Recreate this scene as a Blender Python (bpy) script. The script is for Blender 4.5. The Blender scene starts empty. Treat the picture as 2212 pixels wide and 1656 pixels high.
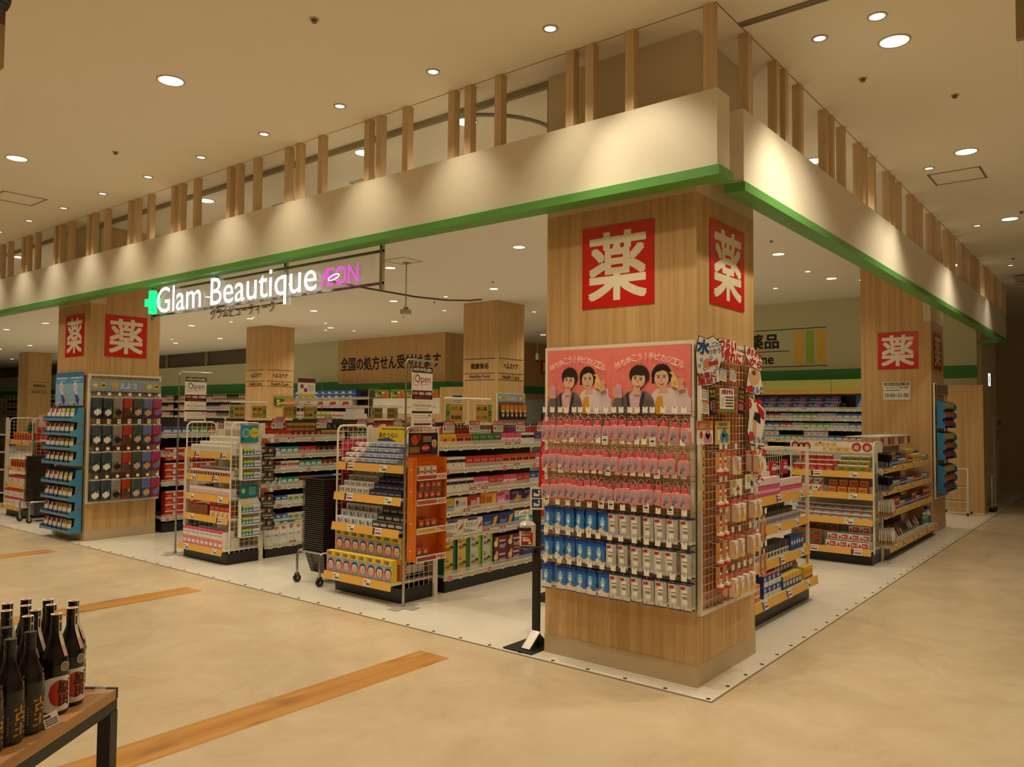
import bpy, bmesh, math, random
from mathutils import Matrix, Vector
random.seed(7)
SC = bpy.context.scene
COL = SC.collection
# ------------------------------------------------------------------ camera
cam_d = bpy.data.cameras.new('camera'); cam_o = bpy.data.objects.new('camera', cam_d); COL.objects.link(cam_o)
cam_d.sensor_width = 36.0; cam_d.lens = 36.0*1701.117/2212.0; cam_d.clip_start = 0.05; cam_d.clip_end = 200
_yaw, _pit, _rol = 0.67334, 0.03988, 0.00798
_F = Vector((math.cos(_yaw)*math.cos(_pit), math.sin(_yaw)*math.cos(_pit), math.sin(_pit)))
_R = Vector((math.sin(_yaw), -math.cos(_yaw), 0)); _U = _R.cross(_F)
_R2 = _R*math.cos(_rol)+_U*math.sin(_rol); _U2 = -_R*math.sin(_rol)+_U*math.cos(_rol)
cam_o.matrix_world = Matrix(((_R2.x,_U2.x,-_F.x,-4.207),(_R2.y,_U2.y,-_F.y,-1.9112),(_R2.z,_U2.z,-_F.z,1.6),(0,0,0,1)))
SC.camera = cam_o
# ------------------------------------------------------------------ world, exposure
W = bpy.data.worlds.new('world'); SC.world = W; W.use_nodes = True
W.node_tree.nodes['Background'].inputs[0].default_value = (1.0, 0.84, 0.6, 1)
W.node_tree.nodes['Background'].inputs[1].default_value = 0.14
vs = SC.view_settings; vs.view_transform = 'Standard'; vs.look = 'None'; vs.gamma = 1.0; vs.use_curve_mapping = False
vs.exposure = 0.16
cy = SC.cycles; cy.max_bounces = 4; cy.diffuse_bounces = 4; cy.glossy_bounces = 2; cy.transmission_bounces = 2; cy.transparent_max_bounces = 6; cy.use_adaptive_sampling = True; cy.adaptive_threshold = 0.05; cy.caustics_reflective = False; cy.caustics_refractive = False; cy.sample_clamp_indirect = 6.0
WARM = (1.0, 0.88, 0.65)          # colour of the ceiling lamps
P_MALL, P_WASH, P_GAP, P_SHOP = 95.0, 26.0, 45.0, 58.0   # lamp powers in watts
ZC = 3.95
# ------------------------------------------------------------------ colours and materials
def hx(h, k=1.0):
    if not isinstance(h, str): return h
    h = h.lstrip('#'); r = []; h = h if len(h) == 6 else ''.join(q*2 for q in h)
    for i in (0, 2, 4):
        c = int(h[i:i+2], 16)/255.0
        r.append((c/12.92 if c <= 0.04045 else ((c+0.055)/1.055)**2.4)*k)
    return tuple(r)
MATS = {}
def base_mat(name, rough=0.5, metal=0.0, color=None, coat=0.0, nscale=40.0, namp=0.06, spec=0.5, bump=0.0, trans=0.0, alpha=1.0):
    if name in MATS: return MATS[name]
    m = bpy.data.materials.new(name); m.use_nodes = True; nt = m.node_tree; b = nt.nodes['Principled BSDF']
    b.inputs['Roughness'].default_value = rough; b.inputs['Metallic'].default_value = metal
    b.inputs['Coat Weight'].default_value = coat; b.inputs['Specular IOR Level'].default_value = spec
    b.inputs['Transmission Weight'].default_value = trans; b.inputs['Alpha'].default_value = alpha
    if color is None:
        a = nt.nodes.new('ShaderNodeAttribute'); a.attribute_name = 'Col'; src = a.outputs['Color']
    else:
        a = nt.nodes.new('ShaderNodeRGB'); a.outputs[0].default_value = (*hx(color), 1); src = a.outputs[0]
    tc = nt.nodes.new('ShaderNodeTexCoord'); n = nt.nodes.new('ShaderNodeTexNoise'); n.inputs['Scale'].default_value = nscale
    nt.links.new(tc.outputs['Object'], n.inputs['Vector'])
    mr = nt.nodes.new('ShaderNodeMapRange'); mr.inputs['To Min'].default_value = 1-namp; mr.inputs['To Max'].default_value = 1+namp
    nt.links.new(n.outputs['Fac'], mr.inputs['Value'])
    mx = nt.nodes.new('ShaderNodeVectorMath'); mx.operation = 'SCALE'
    nt.links.new(src, mx.inputs[0]); nt.links.new(mr.outputs[0], mx.inputs['Scale']); nt.links.new(mx.outputs[0], b.inputs['Base Color'])
    if bump:
        bp = nt.nodes.new('ShaderNodeBump'); bp.inputs['Strength'].default_value = bump; bp.inputs['Distance'].default_value = 0.002
        nt.links.new(n.outputs['Fac'], bp.inputs['Height']); nt.links.new(bp.outputs[0], b.inputs['Normal'])
    MATS[name] = m; return m
def wood_mat(name, c1, c2, axis='Z', scale=1.0, rough=0.45, knots=0.0):
    if name in MATS: return MATS[name]
    m = bpy.data.materials.new(name); m.use_nodes = True; nt = m.node_tree; b = nt.nodes['Principled BSDF']
    b.inputs['Roughness'].default_value = rough
    tc = nt.nodes.new('ShaderNodeTexCoord'); mp = nt.nodes.new('ShaderNodeMapping')
    s = {'X': (0.5, 22, 22), 'Y': (22, 0.5, 22), 'Z': (22, 22, 0.5)}[axis]
    mp.inputs['Scale'].default_value = [k*scale for k in s]
    nt.links.new(tc.outputs['Object'], mp.inputs['Vector'])
    n = nt.nodes.new('ShaderNodeTexNoise'); n.inputs['Scale'].default_value = 1.0; n.inputs['Detail'].default_value = 5; n.inputs['Roughness'].default_value = 0.6
    nt.links.new(mp.outputs[0], n.inputs['Vector'])
    n2 = nt.nodes.new('ShaderNodeTexNoise'); n2.inputs['Scale'].default_value = 6.5; n2.inputs['Detail'].default_value = 3
    nt.links.new(mp.outputs[0], n2.inputs['Vector'])
    mix = nt.nodes.new('ShaderNodeMath'); mix.operation = 'MULTIPLY_ADD'; mix.inputs[1].default_value = 0.3
    nt.links.new(n2.outputs['Fac'], mix.inputs[0]); nt.links.new(n.outputs['Fac'], mix.inputs[2])
    cr = nt.nodes.new('ShaderNodeValToRGB'); cr.color_ramp.elements[0].position = 0.42; cr.color_ramp.elements[1].position = 0.86
    cr.color_ramp.elements[0].color = (*hx(c1), 1); cr.color_ramp.elements[1].color = (*hx(c2), 1)
    nt.links.new(mix.outputs[0], cr.inputs[0]); src = cr.outputs[0]
    if knots:
        v = nt.nodes.new('ShaderNodeTexNoise'); v.inputs['Scale'].default_value = 2.3; v.inputs['Detail'].default_value = 1
        mp2 = nt.nodes.new('ShaderNodeMapping'); mp2.inputs['Scale'].default_value = [k*0.35 for k in {'X': (3, 9, 9), 'Y': (9, 3, 9), 'Z': (9, 9, 3)}[axis]]
        nt.links.new(tc.outputs['Object'], mp2.inputs[0]); nt.links.new(mp2.outputs[0], v.inputs['Vector'])
        k = nt.nodes.new('ShaderNodeMapRange'); k.inputs['From Min'].default_value = 0.62; k.inputs['From Max'].default_value = 0.75; k.inputs['To Max'].default_value = knots
        nt.links.new(v.outputs['Fac'], k.inputs['Value'])
        mm = nt.nodes.new('ShaderNodeMix'); mm.data_type = 'RGBA'; nt.links.new(k.outputs[0], mm.inputs['Factor']); nt.links.new(src, mm.inputs['A'])
        mm.inputs['B'].default_value = (*hx(c1, 0.35), 1); src = mm.outputs['Result']
    nt.links.new(src, b.inputs['Base Color'])
    MATS[name] = m; return m
def floor_mat(name, cols, scale, rough, fine=60.0):
    m = bpy.data.materials.new(name); m.use_nodes = True; nt = m.node_tree; b = nt.nodes['Principled BSDF']
    tc = nt.nodes.new('ShaderNodeTexCoord')
    n = nt.nodes.new('ShaderNodeTexNoise'); n.inputs['Scale'].default_value = scale; n.inputs['Detail'].default_value = 9; n.inputs['Roughness'].default_value = 0.72; n.inputs['Distortion'].default_value = 0.5
    nt.links.new(tc.outputs['Object'], n.inputs['Vector'])
    cr = nt.nodes.new('ShaderNodeValToRGB'); e = cr.color_ramp.elements
    e[0].position = 0.3; e[1].position = 0.72; e[0].color = (*hx(cols[0]), 1); e[1].color = (*hx(cols[1]), 1)
    nt.links.new(n.outputs['Fac'], cr.inputs[0])
    n2 = nt.nodes.new('ShaderNodeTexNoise'); n2.inputs['Scale'].default_value = fine; n2.inputs['Detail'].default_value = 2
    nt.links.new(tc.outputs['Object'], n2.inputs['Vector'])
    mr = nt.nodes.new('ShaderNodeMapRange'); mr.inputs['To Min'].default_value = 0.96; mr.inputs['To Max'].default_value = 1.04
    nt.links.new(n2.outputs['Fac'], mr.inputs['Value'])
    mx = nt.nodes.new('ShaderNodeVectorMath'); mx.operation = 'SCALE'
    nt.links.new(cr.outputs[0], mx.inputs[0]); nt.links.new(mr.outputs[0], mx.inputs['Scale']); nt.links.new(mx.outputs[0], b.inputs['Base Color'])
    r2 = nt.nodes.new('ShaderNodeMapRange'); r2.inputs['To Min'].default_value = rough-0.01; r2.inputs['To Max'].default_value = rough+0.02
    nt.links.new(n.outputs['Fac'], r2.inputs['Value']); nt.links.new(r2.outputs[0], b.inputs['Roughness'])
    MATS[name] = m; return m
def emit_mat(name, color, s):
    m = bpy.data.materials.new(name); m.use_nodes = True; b = m.node_tree.nodes['Principled BSDF']
    b.inputs['Base Color'].default_value = (*hx(color), 1); b.inputs['Emission Color'].default_value = (*hx(color), 1); b.inputs['Emission Strength'].default_value = s
    m.cycles.emission_sampling = 'NONE'      # the lamps' own beams do the lighting
    MATS[name] = m; return m
def clear_mat(name, color, alpha, rough=0.1):
    m = bpy.data.materials.new(name); m.use_nodes = True; nt = m.node_tree; out = nt.nodes['Material Output']; nt.nodes.remove(nt.nodes['Principled BSDF'])
    t = nt.nodes.new('ShaderNodeBsdfTransparent'); t.inputs[0].default_value = (1, 1, 1, 1)
    g = nt.nodes.new('ShaderNodeBsdfPrincipled'); g.inputs['Base Color'].default_value = (*hx(color), 1); g.inputs['Roughness'].default_value = rough
    mx = nt.nodes.new('ShaderNodeMixShader'); mx.inputs[0].default_value = alpha
    nt.links.new(t.outputs[0], mx.inputs[1]); nt.links.new(g.outputs[0], mx.inputs[2]); nt.links.new(mx.outputs[0], out.inputs[0])
    MATS[name] = m; return m
base_mat('print', 0.5); base_mat('gloss', 0.22, coat=0.3); base_mat('matte', 0.8); base_mat('metal', 0.22, 1.0, namp=0.03)
base_mat('paint', 0.4, nscale=8, namp=0.03); base_mat('film', 0.3, coat=0.5, bump=0.6, nscale=25)
wood_mat('wood', '#bb9159', '#d8b37e'); wood_mat('wood_slat', '#c6a476', '#e0c59c', scale=1.6)
wood_mat('wood_strip', '#b07838', '#d09a52', axis='X', scale=0.6, rough=0.35, knots=0.5)
wood_mat('wood_table', '#a5733f', '#c79560', axis='X', scale=1.0, rough=0.4)
floor_mat('mall_floor', ('#c6ae8b', '#d8c6a8'), 1.9, 0.24); floor_mat('shop_floor', ('#e0d7c6', '#e8e0d2'), 2.5, 0.25)
base_mat('ceiling_paint', 0.9, color='#f1eadb', nscale=3, namp=0.015); base_mat('fascia_paint', 0.55, color='#ece2cc', nscale=3, namp=0.015)
base_mat('beige_paint', 0.8, color='#d9caa8', nscale=3, namp=0.02); base_mat('sage_paint', 0.85, color='#c9c7a2', nscale=3, namp=0.02)
base_mat('green_paint', 0.4, color='#5f9f4a', nscale=3, namp=0.03); base_mat('band_green', 0.6, color='#3f8a45', nscale=3, namp=0.03)
base_mat('skirting', 0.5, color='#bfa885', nscale=5, namp=0.03); base_mat('dim_wall', 0.85, color='#b7a583', nscale=3, namp=0.02)
emit_mat('lamp_glow', '#fff1dc', 4.0); emit_mat('washer_glow', '#f4f2ea', 1.6)
emit_mat('sign_white', '#f4fbff', 1.7); emit_mat('sign_side', '#d8e8ea', 0.7); emit_mat('sign_green', '#1fd488', 1.1); emit_mat('sign_pink', '#f02fe0', 1.25)
clear_mat('glass', '#dfe8e4', 0.10, 0.03); clear_mat('acrylic', '#f0f0ea', 0.22, 0.08)
# ------------------------------------------------------------------ mesh helper
TXT = {}
def text2d(s, bold=0.0, res=2):
    k = (s, bold, res)
    if k not in TXT:
        c = bpy.data.curves.new('t', 'FONT'); c.body = s; c.resolution_u = res; c.offset = bold
        o = bpy.data.objects.new('t', c); m = o.to_mesh()
        vv = [(v.co.x, v.co.y) for v in m.vertices]; ff = [tuple(p.vertices) for p in m.polygons]
        o.to_mesh_clear(); bpy.data.objects.remove(o); bpy.data.curves.remove(c)
        if not vv: vv = [(0, 0), (.5, 0), (.5, .5)]; ff = [(0, 1, 2)]
        xs = [v[0] for v in vv]; ys = [v[1] for v in vv]
        TXT[k] = (vv, ff, min(xs), max(xs), min(ys), max(ys))
    return TXT[k]
class MB:
    """collects faces with a colour and a material each; build() makes one mesh"""
    def __init__(s, *mats): s.v = []; s.f = []; s.c = []; s.m = []; s.s = []; s.mats = list(mats) or ['print']; s.M = None
    def mi(s, m):
        if m is None: return 0
        if m not in s.mats: s.mats.append(m)
        return s.mats.index(m)
    def add(s, vs, fs, c, m=None, smooth=False):
        n = len(s.v); i = s.mi(m); c = hx(c)
        if s.M is not None: vs = [tuple(s.M @ Vector(v)) for v in vs]
        s.v += vs
        for f in fs: s.f.append(tuple(n+k for k in f)); s.c.append(c); s.m.append(i); s.s.append(smooth)
        return s
    def box(s, a, b, c, m=None, faces=None):
        x0, y0, z0 = a; x1, y1, z1 = b
        vs = [(x0,y0,z0),(x1,y0,z0),(x1,y1,z0),(x0,y1,z0),(x0,y0,z1),(x1,y0,z1),(x1,y1,z1),(x0,y1,z1)]
        fs = [(3,2,1,0),(4,5,6,7),(0,1,5,4),(1,2,6,5),(2,3,7,6),(3,0,4,7)]
        if not faces: return s.add(vs, fs, c, m)
        nm = ['bottom','top','front','right','back','left']
        for f, k in zip(fs, nm): s.add(vs, [f], faces.get(k, c), m)
        return s
    def bev(s, a, b, r, c, m=None, smooth=False):      # box with chamfered vertical edges and top
        x0, y0, z0 = a; x1, y1, z1 = b
        ring = lambda e, z: [(x0+e+r,y0+e,z),(x1-e-r,y0+e,z),(x1-e,y0+e+r,z),(x1-e,y1-e-r,z),(x1-e-r,y1-e,z),(x0+e+r,y1-e,z),(x0+e,y1-e-r,z),(x0+e,y0+e+r,z)]
        vs = ring(0, z0)+ring(0, z1-r)+ring(r*.8, z1); fs = [tuple(range(7,-1,-1)), tuple(range(16,24))]
        for k in (0, 8): fs += [(k+i, k+(i+1)%8, k+8+(i+1)%8, k+8+i) for i in range(8)]
        return s.add(vs, fs, c, m, smooth)
    def quad(s, p, c, m=None): return s.add(list(p), [tuple(range(len(p)))], c, m)
    def cyl(s, p, q, r, c, m=None, n=12, r2=None, cap=True, smooth=True):
        p = Vector(p); q = Vector(q); d = (q-p).normalized(); r2 = r if r2 is None else r2
        a = d.orthogonal().normalized(); b = d.cross(a)
        vs = []; 
        for o, rr in ((p, r), (q, r2)): vs += [tuple(o+(a*math.cos(2*math.pi*i/n)+b*math.sin(2*math.pi*i/n))*rr) for i in range(n)]
        s.add(vs, [(i,(i+1)%n,n+(i+1)%n,n+i) for i in range(n)], c, m, smooth)
        if cap: s.add(vs, [tuple(range(n-1,-1,-1)), tuple(range(n,2*n))], c, m)
        return s
    def tube(s, pts, r, c, m=None, n=6, close=False):
        P = [Vector(p) for p in pts]; k = len(P); rings = []
        up = None
        for i in range(k):
            a = P[i-1] if (i or close) else P[i]; b = P[(i+1) % k] if (i < k-1 or close) else P[i]
            d = (b-a).normalized()
            if up is None: up = d.orthogonal().normalized()
            up = (up-d*up.dot(d)).normalized(); sd = d.cross(up)
            rings.append([tuple(P[i]+(up*math.cos(2*math.pi*j/n)+sd*math.sin(2*math.pi*j/n))*r) for j in range(n)])
        vs = [v for g in rings for v in g]; fs = []
        for i in range(k if close else k-1):
            A = i*n; B = ((i+1) % k)*n
            fs += [(A+j, A+(j+1)%n, B+(j+1)%n, B+j) for j in range(n)]
        s.add(vs, fs, c, m, True)
        if not close: s.add(vs, [tuple(range(n-1,-1,-1)), tuple(range((k-1)*n, k*n))], c, m)
        return s
    def lathe(s, prof, c, m=None, n=14, o=(0,0,0), sq=1.0, cols=None):   # prof: (r, z) list; sq squeezes the y axis
        vs = [(o[0]+r*math.cos(2*math.pi*j/n), o[1]+sq*r*math.sin(2*math.pi*j/n), o[2]+z) for r, z in prof for j in range(n)]
        for i in range(len(prof)-1):
            s.add(vs, [(i*n+j, i*n+(j+1)%n, (i+1)*n+(j+1)%n, (i+1)*n+j) for j in range(n)], cols[i] if cols else c, m, True)
        if prof[0][0] > 1e-4: s.add(vs, [tuple(range(n-1,-1,-1))], cols[0] if cols else c, m)
        if prof[-1][0] > 1e-4: s.add(vs, [tuple((len(prof)-1)*n+j for j in range(n))], cols[-1] if cols else c, m)
        return s
    # flat print on a vertical plane facing -y: u to +x, v to +z
    def rect(s, u0, v0, u1, v1, y, c, m=None): return s.add([(u0,y,v0),(u1,y,v0),(u1,y,v1),(u0,y,v1)], [(0,1,2,3)], c, m)
    def poly(s, pts, y, c, m=None):
        A = sum(pts[i][0]*pts[(i+1)%len(pts)][1]-pts[(i+1)%len(pts)][0]*pts[i][1] for i in range(len(pts)))
        if A < 0: pts = pts[::-1]
        return s.add([(u, y, v) for u, v in pts], [tuple(range(len(pts)))], c, m)
    def disc(s, u, v, r, y, c, m=None, n=14, rv=None):
        rv = r if rv is None else rv
        return s.poly([(u+r*math.cos(2*math.pi*i/n), v+rv*math.sin(2*math.pi*i/n)) for i in range(n)], y, c, m)
    def text(s, t, u, v, h, y, c, w=None, bold=0.02, m=None, rot=0.0, align='c', res=2):
        vv, ff, x0, x1, y0, y1 = text2d(t, 0.0, res); B = bold*.8
        k = h/(y1-y0); kx = k if w is None else w/(x1-x0)
        ou = (x0+x1)/2 if align == 'c' else x0; ov = (y0+y1)/2; cr, sr = math.cos(rot), math.sin(rot)
        for da, db in ([(0, 0)] if bold < .012 else [(-B, -B), (B, -B), (B, B), (-B, B)]):     # heavier strokes by overprinting
            pts = []; y -= .00008
            for a, b in vv:
                a = (a+da-ou)*kx; b = (b+db-ov)*k; pts.append((u+a*cr-b*sr, y, v+a*sr+b*cr))
            s.add(pts, ff, c, m)
        return s
    def build(s, name):
        me = bpy.data.meshes.new(name); me.from_pydata(s.v, [], s.f)
        at = me.color_attributes.new('Col', 'FLOAT_COLOR', 'CORNER'); buf = []
        for f, c in zip(s.f, s.c): buf += [c[0], c[1], c[2], 1.0]*len(f)
        at.data.foreach_set('color', buf)
        for m in s.mats: me.materials.append(MATS[m])
        me.polygons.foreach_set('material_index', s.m); me.polygons.foreach_set('use_smooth', s.s)
        me.update(); return me
def text3d(mb, t, depth, front, side, fm, sm, bold=0.02, res=3, kx=1.0, k=1.0, ou=0.0, ov=0.0):
    """solid lettering: front face at y=0, back at y=depth"""
    c = bpy.data.curves.new('t', 'FONT'); c.body = t; c.resolution_u = res; c.offset = bold; c.extrude = 0.5
    o = bpy.data.objects.new('t', c); m = o.to_mesh()
    vs = [((v.co.x*kx+ou), (0.5-v.co.z)*depth, v.co.y*k+ov) for v in m.vertices]
    for p in m.polygons:
        fr = p.normal.z > 0.5
        mb.add([vs[i] for i in p.vertices], [tuple(range(len(p.vertices)))], front if fr else side, fm if fr else sm)
    o.to_mesh_clear(); bpy.data.objects.remove(o); bpy.data.curves.remove(c)
# ------------------------------------------------------------------ object helpers
SEEN = {}
def _props(o, label, cat, group, kind):
    if label:
        n = len(label.split())
        if not 4 <= n <= 16: print('LABEL LENGTH', n, label)
        if label in SEEN and not (group and SEEN[label] == group): print('LABEL TWICE', label)
        SEEN[label] = group or ''
        o['label'] = label
    if cat: o['category'] = cat
    if group: o['group'] = group
    if kind: o['kind'] = kind
def mesh_obj(name, mb, parent=None, loc=(0,0,0), rz=0.0, label=None, cat=None, group=None, kind=None, rx=0.0, ry=0.0):
    me = mb.build(name) if isinstance(mb, MB) else mb
    o = bpy.data.objects.new(name, me); COL.objects.link(o); o.location = loc; o.rotation_euler = (rx, ry, rz)
    if parent: o.parent = parent
    _props(o, label, cat, group, kind); return o
def thing(name, label, cat, loc=(0,0,0), rz=0.0, group=None, kind=None):
    o = bpy.data.objects.new(name, None); COL.objects.link(o); o.location = loc; o.rotation_euler = (0, 0, rz); o.empty_display_size = 0.1
    _props(o, label, cat, group, kind); return o
def copy_of(src, loc, rz=None, label=None, group=None):
    r = src.copy(); COL.objects.link(r); r.location = loc
    if rz is not None: r.rotation_euler = (r.rotation_euler[0], r.rotation_euler[1], rz)
    if label: _props(r, label, None, group, None)
    for ch in src.children:
        c = ch.copy(); COL.objects.link(c); c.parent = r
        for g in ch.children:
            d = g.copy(); COL.objects.link(d); d.parent = c
    return r
class Fr:
    """a unit standing at (x, y) with its front facing local -y; rz turns it"""
    def __init__(s, x, y, rz, z=0.0): s.x, s.y, s.rz, s.z = x, y, rz, z; s.c, s.n = math.cos(rz), math.sin(rz)
    def w(s, p): return (s.x+p[0]*s.c-p[1]*s.n, s.y+p[0]*s.n+p[1]*s.c, s.z+p[2])
FX = -math.pi/2      # turns a unit so that its front faces -x
# ================================================================== SETTING
def slab(name, a, b, mat, kind='structure', parent=None, label=None):
    return mesh_obj(name, MB(mat).box(a, b, '#808080'), parent, kind=kind, label=label)
slab('floor', (-22, -22, -0.1), (34, 50, 0.0), 'mall_floor')
shop = slab('floor_shop', (0, 0, 0.0005), (34, 50, 0.004), 'shop_floor')
mb = MB('paint'); mb.box((-0.008, -0.008, 0.0), (0.0, 50, 0.0055), '#8a8070'); mb.box((0, -0.008, 0.0), (34, 0, 0.0055), '#8a8070')
mesh_obj('edge_strip', mb, shop)
st = MB('metal').cyl((0, 0, 0.0035), (0, 0, 0.0055), 0.0135, '#6f675a', n=12).build('floor_stud')
for k in range(46): mesh_obj('floor_stud', st, shop, (0.03, 0.03+0.27*k, 0))
for k in range(1, 44): mesh_obj('floor_stud', st, shop, (0.03+0.27*k, 0.03, 0))
for i, y in enumerate((-1.38, 1.667, 4.70, 7.77, 10.82)):
    if i: slab('trim_%d' % i, (-12, y, 0.0), (-0.36, y+0.265, 0.0015), 'wood_strip')
ceil = slab('ceiling', (-22, -22, ZC), (34, 50, ZC+0.1), 'ceiling_paint')
mb = MB('paint'); g = '#8d7852'
mb.box((-0.074, -0.074, ZC-0.002), (-0.068, 14, ZC), g); mb.box((-0.074, -0.074, ZC-0.002), (12.2, -0.068, ZC), g)
mesh_obj('reveal_joint', mb, ceil)
mesh_obj('shutter_track', MB('paint').box((0.232, -9, ZC-0.012), (0.28, -0.075, ZC), '#8a8069').box((0.245, -9, ZC-0.013), (0.267, -0.075, ZC-0.012), '#6a6250'), ceil)
def hatch(x0, y0, x1, y1):
    mb = MB('paint'); t = 0.018; z0, z1 = ZC-0.004, ZC; c = '#8a7c60'
    mb.box((x0,y0,z0),(x1,y0+t,z1),c); mb.box((x0,y1-t,z0),(x1,y1,z1),c); mb.box((x0,y0,z0),(x0+t,y1,z1),c); mb.box((x1-t,y0,z0),(x1,y1,z1),c)
    mesh_obj('access_hatch', mb, ceil)
hatch(4.17, -0.79, 4.61, -0.34); hatch(-1.1, 7.54, -0.66, 7.99); hatch(3.92, 6.68, 4.34, 7.13); hatch(0.95, 3.9, 1.4, 4.35); hatch(1.0, 5.3, 1.5, 5.75)
# --- walls
def wall(name, a, b, mat): return slab(name, a, b, mat)
w1 = wall('wall_medicine', (11.92, 0.35, 0), (12.05, 7.2, ZC), 'sage_paint')
mesh_obj('green_band', MB('band_green').box((11.912, 0.35, 2.33), (11.92, 7.2, 2.555), '#2f8a38'), w1)
w2 = wall('wall_pharmacy', (12.13, 13.57, 0), (12.28, 18.30, ZC), 'wood')
mesh_obj('green_band', MB('band_green').box((12.122, 13.562, 2.29), (12.13, 18.3, 2.54), '#2f8a38'), w2)
w3 = wall('wall_pharmacy_side', (12.28, 13.57, 0), (24.0, 13.7, ZC), 'wood')
mesh_obj('green_band', MB('band_green').box((12.13, 13.562, 2.29), (24.0, 13.57, 2.54), '#2f8a38'), w3)
w4 = wall('wall_daily', (12.15, 18.30, 0), (12.30, 22.6, ZC), 'sage_paint')
mesh_obj('green_band', MB('band_green').box((12.142, 18.3, 2.31), (12.15, 22.6, 2.62), '#2f8a38'), w4)
w5 = wall('wall_daily_far', (12.15, 22.6, 0), (12.30, 49, 3.40), 'sage_paint')
mesh_obj('green_band', MB('band_green').box((12.142, 22.6, 2.31), (12.15, 49, 2.66), '#2f8a38'), w5)
for k in range(8):
    mesh_obj('transom_post', MB('paint').box((12.16, 23.2+3.0*k, 3.40), (12.28, 23.36+3.0*k, ZC), '#8f8468'), w5)
mesh_obj('transom_glass', MB('gloss').box((12.21, 22.6, 3.40), (12.23, 49, ZC), '#4d4330'), w5)
wall('wall_end', (-22, 49.5, 0), (34, 49.7, ZC), 'sage_paint')
wall('wall_corridor', (12.05, 0.30, 0), (13.75, 0.42, ZC), 'beige_paint')
wall('wall_corridor_return', (13.75, 0.30, 0), (13.87, 3.0, ZC), 'beige_paint')
wall('wall_corridor_far', (17.2, -22, 0), (17.4, 3.0, ZC), 'dim_wall')
slab('baseboard_corridor', (12.05, 0.285, 0), (13.76, 0.30, 0.13), 'skirting'); slab('baseboard_far', (17.185, -22, 0), (17.2, 3.0, 0.13), 'skirting')
slab('wall_back_room', (24.0, 3.0, 0), (24.2, 13.7, ZC), 'wood')
# --- pillars
def pillar(name, x0, y0, x1, y1, ztop, strip=None):
    p = thing(name, None, None, kind='structure')
    mesh_obj('wood_cladding', MB('wood').box((x0, y0, 0.13), (x1, y1, ztop), '#808080'), p)
    mesh_obj('skirting', MB('skirting').box((x0-0.003, y0-0.003, 0), (x1+0.003, y1+0.003, 0.13), '#808080'), p)
    if strip: mesh_obj('painted_bulkhead', MB('beige_paint').box(*strip, '#808080'), p)
    return p
pillar('pillar', 0.157, 0.158, 1.05, 1.267, 2.957, ((0.157, 0.158, 2.957), (1.05, 1.267, ZC)))
pillar('pillar', 0.157, 8.30, 1.05, 9.24, ZC, ((0.152, 8.295, 2.955), (0.345, 9.245, ZC)))
pillar('pillar', 8.08, 0.372, 8.98, 1.30, ZC, ((8.075, 0.367, 2.965), (8.985, 0.466, ZC)))
pillar('pillar', 8.15, 8.34, 9.05, 9.27, ZC); pillar('pillar', 8.12, 16.33, 9.0, 17.28, ZC); pillar('pillar', 8.2, 32.5, 9.05, 33.5, ZC)
# --- fascia, slats, smoke screen
fl = thing('trim_fascia_front', 'long cream signboard band with green foot over the wide shop front', None, kind='structure')
mesh_obj('fascia_board', MB('fascia_paint').box((-0.093, -0.086, 3.0), (0.078, 14.0, 3.449), '#808080'), fl)
mb = MB('green_paint').box((-0.128, -0.112, 2.945), (0.012, 14.0, 3.0), '#808080').box((0.012, -0.112, 2.945), (0.074, -0.004, 3.0), '#808080'); mesh_obj('green_foot', mb, fl)
fr = thing('trim_fascia_side', 'cream signboard band with green foot over the shop side with aisle', None, kind='structure')
mesh_obj('fascia_board', MB('fascia_paint').box((0.29, -0.084, 3.0), (12.08, 0.012, 3.449), '#808080'), fr)
mb = MB('green_paint').box((0.268, -0.100, 2.945), (12.1, 0.03, 3.0), '#808080').box((11.98, 0.03, 2.945), (12.1, 0.9, 3.0), '#808080'); mesh_obj('green_foot', mb, fr)
slat = MB('wood_slat').box((0, 0, 3.449), (0.06, 0.06, ZC), '#808080').build('slat')
ys = [0.0,.51,.80,.95,1.55,1.83,1.99,2.47,2.77,2.91,3.50,3.81,3.97,4.45,4.74,4.89,5.49,5.78,5.93,6.43,6.72,6.87,7.45,7.76,7.90,8.40,8.69,8.84,9.43,9.72,9.88]
ys += [y+1.96 for y in ys[-6:]]+[y+3.92 for y in ys[-6:]]
for y in ys: mesh_obj('slat', slat, fl, (-0.088, y-0.06, 0))
xs = [.43,.91,1.07,1.38,1.95,2.11,2.41,2.89,3.07,3.34]
while xs[-1] < 11.6: xs += [xs[-3]+0.98, xs[-2]+0.98, xs[-1]+0.98]
for x in xs: mesh_obj('slat', slat, fr, (x-0.06, -0.082, 0))
sm = thing('smoke_screen', 'clear glass smoke barrier with grey top rail behind the front slats', 'glass screen')
for y0, y1 in ((1.267, 8.30), (9.24, 14.0)):
    mesh_obj('top_rail', MB('paint').box((0.20, y0, ZC-0.045), (0.235, y1, ZC-0.0005), '#9a9279'), sm)
    mesh_obj('glass_pane', MB('glass').box((0.213, y0+0.03, 3.35), (0.221, y1-0.03, ZC-0.045), '#ffffff'), sm)
    for y in (y0, y1-0.04): mesh_obj('end_post', MB('paint').box((0.20, y, 3.33), (0.235, y+0.04, ZC-0.045), '#9a9279'), sm)
    mesh_obj('bottom_rail', MB('paint').box((0.20, y0, 3.33), (0.235, y1, 3.35), '#9a9279'), sm)
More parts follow.
